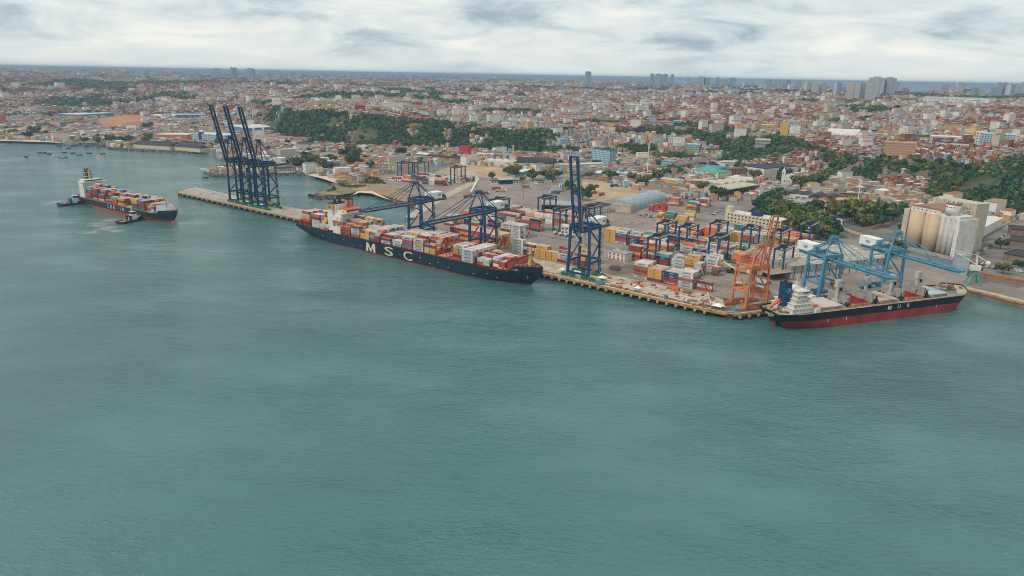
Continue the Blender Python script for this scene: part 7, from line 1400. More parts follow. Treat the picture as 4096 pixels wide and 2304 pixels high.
def make_palm():
    t = thing('palm_tree', '', 'palm tree'); mb = MB(); mb.tube((0, 0, -0.2), (0.1, 0.05, 1.5), 0.06, 0.045, 7); mb.build('trunk', BARK, t); mb = MB()
    for k in range(16):
        a = k*2.4; el = 0.5-0.09*(k % 5)*2; pv = Vector((0.1, 0.05, 1.5)); 
        for s in range(4):
            q_ = pv+Vector((math.cos(a)*0.22*math.cos(el-s*0.45), math.sin(a)*0.22*math.cos(el-s*0.45), 0.22*math.sin(el-s*0.45))); n_ = Vector((-math.sin(a), math.cos(a), 0))*(0.085 if s in (1, 2) else 0.05); mb.add([pv-n_, pv+n_, q_+n_*0.8, q_-n_*0.8], [(0,1,2,3)]); pv = q_
    mb.build('crown', mat('palm_frond', (0.06, 0.085, 0.03), 0.7, var=0.3), t); return t
TP = [make_tree(v) for v in range(6)]; PALMP = make_palm(); used = set()
def plant(px, py, rad, v, where, palm=False):
    x, y, z = base(px, py); src = PALMP if palm else TP[v % 6]
    if id(src) in used: t = copy_tree(src)
    else: used.add(id(src)); t = src
    t.location = (x, y, z); t.rotation_euler = (0, 0, (px*7 % 63)/10); s = rad; t.scale = (s, s, s*0.95)
    tag(t, ('slender palm ' if palm else ('broad dark tree', 'round green tree', 'olive green tree', 'yellowish green tree', 'deep green tree', 'pale green tree')[v % 6]+' ')+where, 'tree', 'trees of the port and town')
rt = random.Random(3)
for px, py, r_, w_ in [(3080, 890, 9, 'behind the port office'), (3110, 880, 10, 'behind the port office, second'), (3190, 905, 11, 'beside the port office end wall'), (3220, 925, 10, 'between the office and the port road'), (3255, 935, 10, 'beside the floodlight by the road'), (3290, 945, 10, 'at the bend of the port road'), (3235, 950, 8, 'nearest the yard fence by the road'), (3275, 962, 8, 'nearest the warehouse roof'), (3305, 968, 7, 'at the port road kerb'), (3200, 885, 9, 'above the roadside grove'), (3170, 870, 8, 'before the white depot'),
        (3400, 890, 13, 'largest beside the dark-roofed hall'), (3440, 905, 13, 'second of the big pair by the hall'), (3480, 895, 13, 'third of the big trees by the road wall'), (3500, 880, 10, 'behind the big trees by the road wall'), (3570, 885, 9, 'beside the silo annex'), (3545, 878, 9, 'near the silo annex, farther'), (3340, 870, 9, 'beside the beige hall'), (3090, 850, 9, 'behind the port office roof'), (3050, 860, 9, 'farther behind the port office'), (3030, 880, 8, 'above the office penthouse'), (2890, 800, 8, 'beside the open truck shed'), (2860, 792, 8, 'before the beige shed corner'), (2810, 768, 8, 'in the truck depot'), (3140, 720, 10, 'left of the weathered church tower'), (3120, 735, 9, 'before the weathered church'), (3190, 755, 9, 'below the church nave'), (3220, 750, 9, 'beside the church nave'), (3250, 748, 9, 'right of the church nave'), (3290, 740, 9, 'above the red tiled cluster'),
        (2330, 800, 8, 'beside the ramp foot'), (2310, 790, 7, 'at the ramp foot, nearer gate'), (2290, 770, 6, 'along the ramp wall'), (2275, 758, 6, 'beside the weighbridge booth'), (2365, 770, 6, 'at the truck lot corner'), (2210, 730, 8, 'behind the white gabled store'), (2195, 720, 8, 'largest in the gate garden'), (2180, 715, 7, 'second in the gate garden'), (2230, 712, 6, 'by the red lot wall'), (2130, 722, 8, 'beside the gate office'), (2060, 708, 9, 'over the L-shaped office'), (2040, 702, 8, 'left of the L-shaped office'), (2088, 732, 5, 'small one by the gate'), (1968, 716, 5, 'small one in the gate lot'), (2355, 712, 5, 'round one beside the white depot'), (2430, 714, 7, 'before the white depot office'), (2450, 718, 7, 'second before the depot office'), (2575, 740, 7, 'beside the tall bare mast'), (2590, 728, 6, 'behind the tall bare mast'), (2520, 730, 7, 'beside the red wall car line'), (2560, 745, 6, 'end of the red wall car line'),
        (2635, 672, 8, 'beside the turquoise flats'), (2680, 690, 7, 'under the viaduct bend'), (2700, 694, 6, 'second under the viaduct bend'), (2720, 700, 6, 'third under the viaduct bend'), (2660, 706, 7, 'beside the yellow-ended shed'), (2620, 716, 7, 'left of the yellow-ended shed'), (2640, 720, 7, 'before the yellow-ended shed'),
        (1395, 628, 11, 'largest by the stalls'), (1420, 632, 10, 'second by the stalls'), (1370, 634, 9, 'third by the stalls'), (1400, 662, 11, 'beside the station house'), (1420, 655, 9, 'behind the station house tree'), (1440, 660, 6, 'round one by the far yard'), (1190, 676, 10, 'by the rocky shore'), (1240, 662, 9, 'inland of the rocky shore'), (1265, 665, 9, 'over the tents'), (1290, 675, 8, 'beside the tents'), (1310, 684, 7, 'yellowest beside the station house'), (1230, 648, 8, 'behind the shore shed'), (1320, 652, 8, 'behind the station roof'), (1605, 625, 9, 'lone one on the avenue'), (1480, 672, 6, 'at the yard fence'), (1610, 662, 6, 'inside the far lot'),
        (150, 548, 12, 'large in the old town'), (120, 556, 9, 'by the old beach'), (60, 548, 9, 'at the end of the old beach'), (440, 570, 8, 'over the fort end'), (480, 574, 8, 'beyond the fort'), (520, 572, 8, 'beside the old warehouses'), (600, 566, 9, 'left of the orange hall'), (590, 580, 8, 'before the orange hall'), (340, 574, 7, 'before the fort'), (390, 576, 7, 'second before the fort'), (890, 588, 9, 'behind the raised cranes'), (590, 520, 10, 'above the orange hall'), (4010, 1095, 5, 'beside the car park'), (4070, 1075, 4, 'in the car park row'), (3620, 940, 6, 'before the silo annex'), (3590, 1010, 6, 'before the silos'), (3570, 1030, 5, 'by the red brick wall'), (4000, 995, 5, 'beside the black sheds')]:
    plant(px, py, r_*1.2, int(rt.random()*6), w_)
for i, (px, py) in enumerate([(3185, 815), (3215, 820), (3290, 880), (3330, 912), (3120, 815), (3275, 905), (3525, 690), (3160, 830), (2700, 640), (3300, 735), (3555, 665), (2615, 470)]): plant(px, py, 6.5, 0, ('before the white depot, first', 'before the white depot, second', 'at the grove edge', 'beside the dark hall wall', 'near the maroon roof', 'between grove and hall', 'on the wooded slope', 'third before the white depot', 'above the viaduct', 'above the church', 'below the salmon hospital', 'on the plateau')[i], True)

for i, (px, py) in enumerate([(3055, 835), (3085, 822), (3110, 800), (3130, 855), (3150, 868), (3180, 930), (3210, 942), (3240, 915), (3265, 905), (3300, 925), (3320, 945), (3340, 880), (3365, 872), (3390, 870), (3420, 882), (3460, 912), (3500, 905), (3520, 872), (3545, 862), (3585, 868), (3240, 880), (3160, 905), (3225, 895), (3320, 860), (3260, 855), (2960, 690), (2990, 700), (3020, 720), (2850, 690)]): plant(px, py, 10.5, i, ('filling the grove behind the port office, number '+ORD[i+1] if i < 19 else 'in the outer grove near the silo road, number '+ORD[i-18])+' from the office')
# ---- viaduct
def viaduct(label, pts, wd, pier=22):
    t = thing('viaduct', label, 'viaduct'); p = smooth(pts, 10); l = []; r = []
    for i, q_ in enumerate(p):
        a, b_ = p[max(0, i-1)], p[min(len(p)-1, i+1)]; k = math.hypot(b_[0]-a[0], b_[1]-a[1]) or 1; nx, ny = -(b_[1]-a[1])/k, (b_[0]-a[0])/k; l.append((q_[0]+nx*wd/2, q_[1]+ny*wd/2, q_[2])); r.append((q_[0]-nx*wd/2, q_[1]-ny*wd/2, q_[2]))
    n = len(p); mb = MB(); mb.add(l+r+[(a, b_, c-1.6) for a, b_, c in l]+[(a, b_, c-1.6) for a, b_, c in r], [f for i in range(n-1) for f in ((i, n+i, n+i+1, i+1), (2*n+i, 2*n+i+1, 3*n+i+1, 3*n+i), (i, i+1, 2*n+i+1, 2*n+i), (n+i, 3*n+i, 3*n+i+1, n+i+1))]); mb.build('deck', [M_conc], t)
    mb = MB(); mb.add([tuple(a+(b_-a)*0.08 if j < 2 else a+0.03 for j, (a, b_) in enumerate(zip(x_, y_))) for x_, y_ in zip(l, r)]+[tuple(b_+(a-b_)*0.08 if j < 2 else b_+0.03 for j, (a, b_) in enumerate(zip(x_, y_))) for x_, y_ in zip(l, r)], [(i, n+i, n+i+1, i+1) for i in range(n-1)]); mb.build('carriageway', M_road, t)
    for side in (l, r):
        mb = MB()
        for i in range(n-1): a, b_ = side[i], side[i+1]; mb.beam((a[0], a[1], a[2]+0.55), (b_[0], b_[1], b_[2]+0.55), 0.35, 1.1)
        mb.build('parapet', mat('parapet', (0.50, 0.40, 0.31), 0.85), t)
    acc = 0
    for i in range(1, n):
        acc += math.hypot(p[i][0]-p[i-1][0], p[i][1]-p[i-1][1])
        if acc > pier and p[i][2] > zat(p[i][0], p[i][1])+3: acc = 0; mb = MB(); mb.tube((p[i][0], p[i][1], zat(p[i][0], p[i][1])-1), (p[i][0], p[i][1], p[i][2]-1.6), 0.9, n=10); mb.build('pier', M_conc, t)
    for q_ in p[::3]: KEEP.append((q_[0], q_[1], 9))
    for i in range(6, n-4, 7):
        a = l[i] ; mb = MB(); mb.tube((a[0], a[1], a[2]), (a[0], a[1], a[2]+9), 0.16, 0.1, 6); mb.beam((a[0], a[1], a[2]+9), (p[i][0]*0.4+a[0]*0.6, p[i][1]*0.4+a[1]*0.6, a[2]+9.4), 0.14); mb.build('lamp_post', M_lgrey, t)
    return t
def vp(px, py, z): return at(px, py, z)+(z,)
viaduct('long curved concrete viaduct ramping down to the port gate', [vp(2245, 765, ZD+0.3), vp(2285, 715, 7), vp(2330, 688, 10), vp(2400, 676, 12), vp(2500, 668, 13), vp(2640, 664, 14), vp(2760, 650, 17), vp(2850, 628, 22)], 11)
viaduct('looping concrete flyover round the green-roofed market hall', [vp(2890, 742, ZD+0.5), vp(2830, 715, 8), vp(2770, 692, 10), vp(2735, 674, 11), vp(2735, 662, 12), vp(2765, 650, 13), vp(2800, 645, 14)], 10)
# ---- boundary walls
def wall_run(label, pts, h, c):
    t = thing('boundary_wall', label, 'wall')
    for a, b_ in zip(pts[:-1], pts[1:]): mb = MB(); mb.beam(at(*a)+(ZD+h/2,), at(*b_)+(ZD+h/2,), 0.3, h); mb.build('wall_bay', wm(c), t)
wall_run('rust red wall along the far side of the dirt truck lot', [(2330, 716), (2420, 724), (2500, 742), (2560, 758), (2600, 770)], 2.6, 'rust'); wall_run('long cream wall behind the sandy lot', [(1690, 668), (1830, 652), (2000, 656), (2100, 668), (2240, 690)], 2.6, 'cream'); wall_run('white and tan wall behind the far yard', [(1430, 634), (1560, 648), (1690, 668)], 2.6, 'cream'); wall_run('grey concrete wall of the corner yard', [(3330, 905), (3420, 935), (3520, 968), (3600, 990)], 2.6, 'beige'); wall_run('cream wall round the silo yard', [(3420, 930), (3480, 915), (3560, 895)], 3, 'tan'); wall_run('fence wall beside the car park road', [(3780, 1010), (3850, 985), (3960, 930), (4080, 870)], 2, 'white')
# ---- vehicles
CARC = {'white': (0.66, 0.66, 0.64), 'silver': (0.40, 0.41, 0.42), 'black': (0.02, 0.02, 0.022), 'red': (0.35, 0.03, 0.03), 'grey': (0.16, 0.17, 0.18), 'blue': (0.03, 0.07, 0.18)}
def car_mesh(c):
    if ('car', c) in CMESH: return CMESH[('car', c)]
    m = mat('car_'+c, CARC[c], 0.3, var=0.05, spec=0.5); mb = MB()
    prof = [(-2.15, 0.35), (-2.15, 0.85), (-1.5, 0.95), (-0.9, 1.45), (0.6, 1.45), (1.25, 0.95), (2.1, 0.82), (2.15, 0.35)]
    mb.loft([[(x, y*(0.82 if z > 1.2 else 1), z) for x, z in prof] for y in (-0.86, 0.86)], 0); mb.box(-1.35, 1.05, -0.80, 0.80, 1.0, 1.36, 1)
    for x in (-1.35, 1.35):
        for y in (-0.8, 0.8): mb.tube((x, y-0.1, 0.32), (x, y+0.1, 0.32), 0.32, n=8, mi=2)
    o = mb.build('car', [m, M_glass, M_dark]); me = o.data; bpy.data.objects.remove(o); CMESH[('car', c)] = me; return me
rc_ = random.Random(12); cc_ = ['white']*6+['silver']*4+['black']*3+['grey']*3+['red', 'blue']
def cars(p0, p1, n, where, jit=0.6, turn=None, skip=0.15, lanes=1):
    lanes = min(lanes, 2); n = int(n*0.85)
    a, b_ = base(*p0), base(*p1); ang = math.atan2(b_[1]-a[1], b_[0]-a[0])
    for ln in range(lanes):
        for k in range(n):
            if rc_.random() < skip: continue
            f = (k+0.5)/n; c = rc_.choice(cc_); nx, ny = -math.sin(ang)*6*ln, math.cos(ang)*6*ln
            o = obj('parked_car', car_mesh(c), None, (a[0]+(b_[0]-a[0])*f+nx+rc_.uniform(-jit, jit), a[1]+(b_[1]-a[1])*f+ny+rc_.uniform(-jit, jit), max(a[2], ZD)+0.2), ang+(turn if turn is not None else math.pi/2)+rc_.uniform(-0.06, 0.06)); tag(o, c+' car parked '+where, 'car', 'cars parked '+where)
cars((3880, 1052), (3985, 1078), 14, 'in the first row of the car park', lanes=2); cars((3990, 1065), (4090, 1092), 14, 'in the right end of the car park', lanes=2); cars((3885, 1030), (3960, 985), 16, 'along the car park fence'); cars((3960, 980), (4080, 905), 22, 'along the harbour road', turn=0); cars((3940, 1098), (4010, 1118), 7, 'on the east quay'); cars((3870, 1000), (3930, 960), 14, 'beside the silo yard wall')
cars((2560, 862), (2610, 872), 6, 'beside the barrel shed office', lanes=2); cars((2700, 790), (2790, 800), 16, 'behind the yard wall', lanes=2); cars((2850, 862), (2890, 835), 14, 'beside the port office lawn'); cars((2395, 722), (2580, 768), 24, 'outside the rust red wall', turn=0, lanes=1); cars((2440, 728), (2560, 754), 20, 'by the depot trees', lanes=2); cars((1250, 690), (1330, 692), 22, 'by the shore tents', lanes=3); cars((1250, 596), (1400, 604), 26, 'before the slope workshops', lanes=3); cars((1110, 582), (1185, 586), 16, 'before the convent', lanes=3); cars((2080, 672), (2200, 678), 18, 'before the dark hangar', lanes=1)
cars((3370, 925), (3450, 948), 5, 'on the port road', turn=0, jit=2); cars((1720, 648), (1900, 654), 18, 'along the red fascia store', lanes=1); cars((2250, 690), (2340, 690), 9, 'under the viaduct ramp')
# lorries and terminal tractors
def truck(label, px, py, ang, c, L_=12.2, name='lorry', load=True, cab='white', group=None):
    x, y, z = base(px, py); t = thing(name, label, 'truck', (x, y, ZD+0.25), ang, group)
    mb = MB(); mb.box(-L_/2-0.3, L_/2+3.4, -0.5, 0.5, 0.75, 1.05); mb.build('chassis', M_dark, t); mb = MB(); mb.box(L_/2+0.8, L_/2+3.2, -1.2, 1.2, 0.7, 3.3); cb = mb.build('cab', mat('car_'+cab, CARC[cab], 0.3, spec=0.5), t); mb = MB(); mb.box(L_/2+3.2, L_/2+3.26, -1.0, 1.0, 1.9, 2.9); mb.build('windscreen', M_glass, cb)
    for x_ in (-L_/2+1, -L_/2+2.2, -L_/2+3.4, L_/2+0.2, L_/2+2.6): mb = MB(); mb.tube((x_, -1.2, 0.5), (x_, 1.2, 0.5), 0.5, n=8); mb.build('wheels', M_dark, t)
    if load: mb = MB(); mb.box(-L_/2, L_/2, -1.22, 1.22, 1.1, 3.7); mb.build('container_body', cmat(c), t)
    return t
for i, (px, py, a, c, w_) in enumerate([(2348, 768, 55, 'maroon', 'first in the dirt lot'), (2374, 775, 55, 'rust red', 'second in the dirt lot'), (2405, 782, 58, 'red', 'third in the dirt lot'), (2456, 748, 20, 'navy', 'alone by the red wall'), (2105, 752, -20, 'rust red', 'behind the gate offices'), (2230, 766, 178, 'grey', 'at the ramp foot, white bodied'), (2222, 775, 175, 'blue', 'at the ramp foot, blue bodied'), (2000, 768, 5, 'yellow', 'at the truck gate'), (1985, 758, 8, 'rust red', 'behind the truck gate'), (1870, 790, 40, 'rust red', 'climbing the gate road'), (1935, 778, 35, 'rust red', 'on the truck park'), (2195, 798, 10, 'maroon', 'behind the western gantry'), (2615, 1050, -38, 'blue', 'between the yard blocks'), (2256, 1006, -60, 'maroon', 'beside the yellow stack'), (2955, 1090, -38, 'yellow', 'under the orange crane girder'), (2985, 1085, -38, 'grey', 'beside the grey shed canopy')]):
    truck('container lorry '+w_, px, py, math.radians(a), c, group='lorries in the port')
t0 = None
for i in range(4):
    x, y = at(2222+i*22, 938+i*4)
    t = thing('terminal_tractor', ('first', 'second', 'third', 'fourth')[i]+' of four white terminal tractors from the ship bow side', 'tractor', (x, y, ZD+0.25), math.radians(-125), 'parked terminal tractors')
    mb = MB(); mb.box(-2.6, 2.6, -1.1, 1.1, 0.6, 1.2); mb.build('chassis', wm('red'), t); mb = MB(); mb.box(0.6, 2.2, -1.1, 0.6, 1.2, 3.2); mb.build('cab', M_shipw, t); mb = MB(); mb.box(0.5, 2.3, -1.2, 0.7, 3.2, 3.35); mb.build('cab_roof', M_white, t)
    for x_ in (-1.6, 1.7): mb = MB(); mb.tube((x_, -1.2, 0.55), (x_, 1.2, 0.55), 0.55, n=8); mb.build('wheels', M_dark, t)
# reach stacker
x, y = at(2925, 1092); t = thing('reach_stacker', 'reach stacker with white boom lifting near the short stack', 'forklift', (x, y, ZD+0.25), math.radians(150))
mb = MB(); mb.box(-4, 4, -2, 2, 0.9, 2.3); mb.build('chassis', M_dark, t); mb = MB(); mb.box(-1.6, 0.6, -0.9, 0.9, 2.3, 4.3); mb.build('cab', M_glass, t); mb = MB(); mb.beam((-4, 0, 3.2), (7.5, 0, 8.6), 0.9); mb.build('boom', M_shipw, t); mb = MB(); mb.box(6.8, 8.2, -6, 6, 7.2, 8.0); mb.build('spreader', MATS['stand_yellow'], t)
for x_ in (-3, 3): mb = MB(); mb.tube((x_, -2.3, 0.9), (x_, 2.3, 0.9), 0.9, n=10); mb.build('wheels', M_dark, t)
# quay works: excavator, mobile crane, tents, tanks, compressors, bollards
x, y = at(2558, 1148); t = thing('excavator', 'orange tracked excavator with bent boom on the quay works', 'excavator', (x, y, ZD+0.2), math.radians(160))
for s_ in (-1, 1): mb = MB(); mb.box(-1.8, 1.8, s_*1.1-0.3, s_*1.1+0.3, 0, 0.9); mb.build('track', M_dark, t)
mb = MB(); mb.box(-2.4, 1.4, -1.3, 1.3, 1.0, 2.3); mb.build('upper_body', M_lifeb, t); mb = MB(); mb.box(0.2, 1.5, -1.3, -0.2, 2.3, 3.2); mb.build('cab', M_glass, t); mb = MB(); mb.beam((1.2, 0.3, 2), (3.2, 0.3, 5.2), 0.5); mb.beam((3.2, 0.3, 5.2), (5.6, 0.3, 5.0), 0.45); mb.build('boom', M_lifeb, t); mb = MB(); mb.beam((5.6, 0.3, 5.0), (6.6, 0.3, 1.8), 0.4); mb.build('arm', M_lifeb, t); mb = MB(); mb.box(6.1, 7.1, -0.4, 1.0, 0.9, 1.9); mb.build('bucket', M_dark, t)
x, y = at(2838, 1226); t = thing('mobile_crane', 'small mobile crane with raised white telescopic jib at the quay corner', 'crane', (x, y, ZD+0.2), math.radians(-38))
mb = MB(); mb.box(-4, 4, -1.2, 1.2, 0.8, 1.9); mb.build('chassis', wm('grey'), t); mb = MB(); mb.box(2.2, 4, -1.1, 1.1, 1.9, 3.2); mb.build('cab', M_shipw, t); mb = MB(); mb.beam((1, 0, 2.2), (-3.4, 1.5, 10), 0.6); mb.build('jib', M_shipw, t); mb = MB(); mb.beam((-3.4, 1.5, 10), (-6.4, 2.5, 15.6), 0.4); mb.build('jib_extension', M_dark, t)
for x_ in (-2.8, -0.5, 2.8): mb = MB(); mb.tube((x_, -1.3, 0.6), (x_, 1.3, 0.6), 0.6, n=8); mb.build('wheels', M_dark, t)
def tent(label, px, py, s):
    x, y = at(px, py); t = thing('tent', label, 'tent', (x, y, ZD+0.2), QA); mb = MB(); mb.loft([[(sx*a, sy*a, z) for sx, sy in ((-1,-1),(1,-1),(1,1),(-1,1))] for a, z in ((s, 2.4), (s*1.02, 2.6), (0.15, 4.2))]); mb.build('canopy', M_white, t)
    for sx in (-1, 1):
        for sy in (-1, 1): mb = MB(); mb.tube((sx*s*0.95, sy*s*0.95, 0), (sx*s*0.95, sy*s*0.95, 2.4), 0.07, n=6); mb.build('pole', M_steel, t)
tent('white pyramid tent at the corner of the quay works', 2872, 1236, 3.4); tent('white tent beside the blue tarpaulin on the quay works', 2551, 1164, 2.2); tent('white tent on the apron by the ship bow', 2251, 1090, 2.4); tent('white tent beside the green bogies of the raised crane', 2408, 1122, 3.0)
def drum(label, px, py, r, h, m, name='water_tank'):
    x, y = at(px, py); t = thing(name, label, 'tank', (x, y, ZD+0.2)); mb = MB(); mb.tube((0, 0, 0), (0, 0, h), r, r*0.92, 16); mb.build('tank_body', m, t); mb = MB(); mb.tube((0, 0, h), (0, 0, h+0.4), r*0.95, r*0.3, 16); mb.build('lid', m, t)
M_tank = mat('tank_blue', (0.03, 0.20, 0.36), 0.45); drum('blue round water tank midway along the quay works', 2664, 1194, 1.5, 2.2, M_tank); drum('blue round water tank at the quay corner', 2945, 1248, 1.9, 2.2, M_tank)
for i, (px, py, c, s, w_) in enumerate([(2706, 1178, 'red', (2.4, 1.3, 1.4), 'red compressor behind the quay works'), (2542, 1168, 'blue', (2.2, 1.4, 1.2), 'blue tarpaulin heap beside the white tent'), (2700, 1162, 'orange', (7, 2.2, 2.6), 'orange scaffold cabin on the quay works'), (2745, 1172, 'rust', (6, 2.2, 1.6), 'rusty formwork stack beside the orange cabin'), (2612, 1142, 'rust', (4, 1.5, 0.9), 'rusty steel skip by the fence'), (2835, 1240, 'yellow', (2.6, 1.6, 1.2), 'yellow generator near the mobile crane'), (2400, 1138, 'blue', (6, 2.4, 2.4), 'blue site cabin beside the green bogies'), (2480, 1150, 'orange', (2.6, 1.6, 1.6), 'orange compressor beyond the raised crane'), (2745, 1208, 'white', (2, 2, 2), 'white welding cabin at the quay edge'), (2460, 1078, 'brown', (9, 5, 2.6), 'brown lattice site shelter behind the raised crane')]):
    x, y = at(px, py); t = thing('site_unit', w_, 'equipment', (x, y, ZD+0.2), QA); a, b_, c_ = s; mb = MB(); mb.box(-a/2, a/2, -b_/2, b_/2, 0.35, c_); mb.box(-a*0.3, a*0.3, -b_*0.3, b_*0.3, c_, c_*1.25); mb.build('casing', wm(c), t); mb = MB(); mb.box(-a/2, a/2, -b_*0.4, b_*0.4, 0, 0.35); mb.build('skid', M_dark, t)
rk = random.Random(8); sb = None
for i in range(90):         # timber, rebar and blocks left about by the quay works
    u_ = rk.uniform(-112, -6); v_ = rk.choice((rk.uniform(1, 6), rk.uniform(8, 20), rk.uniform(22, 31))); 
    if i > 60: u_, v_ = rk.uniform(-22, -2), rk.uniform(1, 14)
    if sb is None: mb = MB(); mb.box(-1.2, 1.2, -0.25, 0.25, 0, 0.35); mb.box(-0.9, 1.0, -0.1, 0.5, 0.35, 0.6); mb.box(-0.2, 0.3, -0.9, 0.9, 0.1, 0.45); o = mb.build('material_pile', M_gear); sb = o.data
    else: o = obj('material_pile', sb)
    o.location = P(u_, v_, ZD+0.2); o.rotation_euler = (0, 0, QA+rk.choice((0, 0, 0.2, 1.5))); s = rk.uniform(0.5, 1.5); o.scale = (s*1.4, s, s); tag(o, 'small pile of timber and steel left on the quay works', 'materials', 'piles of building material on the quay works')
t = thing('site_fence', 'line of low white mesh fence panels before the corner stacks', 'fence', (0, 0, 0))
for k in range(34): a, b_ = P(-112+k*3, 33.2, ZD+0.2), P(-109.4+k*3, 33.2, ZD+0.2); mb = MB(); mb.beam((a[0], a[1], ZD+1.2), (b_[0], b_[1], ZD+1.2), 0.06, 0.08); mb.beam((a[0], a[1], ZD+0.5), (b_[0], b_[1], ZD+0.5), 0.06, 0.08); mb.beam((a[0], a[1], ZD), (a[0], a[1], ZD+1.4), 0.14); mb.build('fence_panel', M_lgrey, t)
for u_, nm in ((-68.4, 'yellow-fronted'), (-41.9, 'white-topped')):
    t = thing('access_stair', 'grey steel access stair beside the %s corner stack' % nm, 'staircase', P(u_, 38, ZD), QA)
    for k in range(4): mb = MB(); mb.box(-0.8, 0.8, 0, 15.4, 2.5+k*2.6, 2.65+k*2.6); rail_run(mb, [(0.8, 0, 2.65+k*2.6), (0.8, 15.4, 2.65+k*2.6)], 1.1, step=2.5); mb.build('landing', M_steel, t)
    for x_ in (-0.8, 0.8):
        for y_ in (0.2, 7.5, 15): mb = MB(); mb.beam((x_, y_, 0), (x_, y_, 11), 0.16); mb.build('post', M_steel, t)
# blocks, white big bags and pipes
bb = None
for i in range(26):
    x, y = at(1885+i*1.6, 770-i*2.9) if i < 18 else at(1555+(i-18)*9, 722+(i % 3)*2)
    if bb is None: mb = MB(); mb.loft([[(math.cos(a)*r, math.sin(a)*r, z) for a in [k*math.pi/5 for k in range(10)]] for z, r in ((0, 1.2), (0.8, 1.5), (2.0, 1.4), (2.6, 0.7))]); o = mb.build('cargo_bag', M_white, smooth=True); bb = o.data
    else: o = obj('cargo_bag', bb)
    o.location = (x, y, ZD+0.2); tag(o, 'bulging white cargo bag in the long heap by the gate road' if i < 18 else 'bulging white cargo bag beside the far yard', 'bag', 'white cargo bags by the gate road' if i < 18 else 'white cargo bags by the far yard')
# people on the quay
for i, (px, py) in enumerate([(2147, 951), (802, 778), (807, 780), (2527, 1135), (2760, 1205), (2800, 1215), (2885, 1105)]):
    x, y = at(px, py); mb = MB(); rings = [[(math.cos(a)*rx, math.sin(a)*ry, z) for a in [k*math.pi/4 for k in range(8)]] for z, rx, ry in ((0, 0.13, 0.12), (0.45, 0.16, 0.14), (0.9, 0.2, 0.15), (1.25, 0.24, 0.15), (1.45, 0.2, 0.12), (1.52, 0.07, 0.07), (1.6, 0.1, 0.11), (1.72, 0.09, 0.1), (1.78, 0.03, 0.03))]; mb.loft(rings); o = mb.build('person', mat('work_clothes', (0.06, 0.05, 0.06), 0.8), None, True, (x, y, ZD+0.2)); tag(o, 'dark-clothed person standing '+('on the yard asphalt by the gantries', 'on the pier tip', 'on the pier tip beside another', 'beside the excavator', 'at the quay edge works', 'near the mobile crane', 'near the reach stacker')[i], 'person')
# ---- ferry, boats, sheet piles
fa = at(802, 690, 0); fb = at(975, 694, 0); fl_ = math.hypot(fb[0]-fa[0], fb[1]-fa[1])
t = thing('ferry', 'white double-decked ferry moored behind the raised cranes', 'ferry', (fb[0], fb[1], 0), math.atan2(fa[1]-fb[1], fa[0]-fb[0])); HF = Hull(fl_, 15, 4.5, 1, 6.0, 4.6, rake=9, over=2, tb=0.7, ts=0.15, wl_stern=0.6, fc=0.86, tr=0.9, boot=0.5); HF.build(t, [M_shipw, M_dark], M_hatch, n=24)
mb = MB(); mb.box(4, fl_*0.62, -6.5, 6.5, 4, 8); o = mb.build('car_deck_house', M_shipw, t); windows(o, 'y', [((6+k*3, 6.5, 6.5), 1.6, 1.2) for k in range(int(fl_*0.56/3))], M_glass); mb = MB(); mb.box(6, fl_*0.56, -6, 6, 8.004, 10.8); o = mb.build('passenger_deck', M_shipw, t); windows(o, 'y', [((8+k*2.4, 6.0, 9.6), 1.5, 1.1) for k in range(int(fl_*0.46/2.4))], M_glass); mb = MB(); mb.box(fl_*0.3, fl_*0.42, -3.5, 3.5, 10.804, 13.4); mb.build('bridge', M_ox, t); mb = MB(); mb.box(fl_*0.2, fl_*0.25, -1.6, 1.6, 10.804, 15); mb.build('funnel', M_ox, t)
for i, (px, py, s, c) in enumerate([(95, 628, 10, 'dark'), (149, 613, 16, 'dark'), (186, 617, 10, 'dark'), (201, 627, 13, 'white'), (235, 631, 17, 'blue'), (249, 611, 10, 'dark'), (279, 614, 10, 'dark'), (266, 594, 9, 'dark'), (306, 621, 10, 'dark'), (346, 614, 10, 'dark'), (383, 626, 16, 'white'), (399, 616, 10, 'dark'), (226, 586, 11, 'dark'), (810, 712, 10, 'dark')]):
    x, y = at(px, py, 0); t = thing('fishing_boat', '%s boat %s' % (('dark small', 'larger brown decked', 'dark slim', 'white-hulled', 'blue-cabined', 'dark low', 'dark flat', 'far dark', 'dark open', 'lone dark', 'pale grey', 'short dark', 'tall-masted dark', 'single dark')[i], ('nearest the frame edge of the anchorage', 'moored among the anchored boats', 'beside the larger brown boat', 'moored below the brown boat', 'nearest the tow', 'above the blue-cabined boat', 'in the middle of the anchorage', 'close to the breakwater', 'right of the blue-cabined boat', 'between anchorage and breakwater', 'moored off the warehouses', 'beside the pale grey boat', 'by the old beach', 'off the pier tip')[i]), 'boat', (x, y, 0), (i*0.37) % 0.6-0.2, 'boats anchored off the old town'); hb_ = Hull(s, s*0.28, 1.0, 0.3, 1.6, 1.1, rake=1.4, over=0.4, tb=0.55, ts=0.2, wl_stern=0.5, fc=0.7, tr=0.8, boot=0.1); hb_.build(t, [M_dark if c == 'dark' else M_shipw if c == 'white' else M_tank, M_dark], M_gear, n=12)
    mb = MB(); mb.box(s*0.25, s*0.5, -s*0.09, s*0.09, 0.4, 2.4); mb.build('cabin', M_shipw if c != 'dark' else M_gear, t)
    if i in (1, 4, 10, 12): mb = MB(); mb.tube((s*0.55, 0, 0.8), (s*0.55, 0, 6 if i != 12 else 9), 0.1, n=5); mb.build('mast', M_gear, t)
t = thing('sheet_pile_wall', 'broken dark sheet pile wall at the headland tip', 'wall', (0, 0, 0)); a, b_ = at(1235, 781, 1), at(1282, 797, 1)
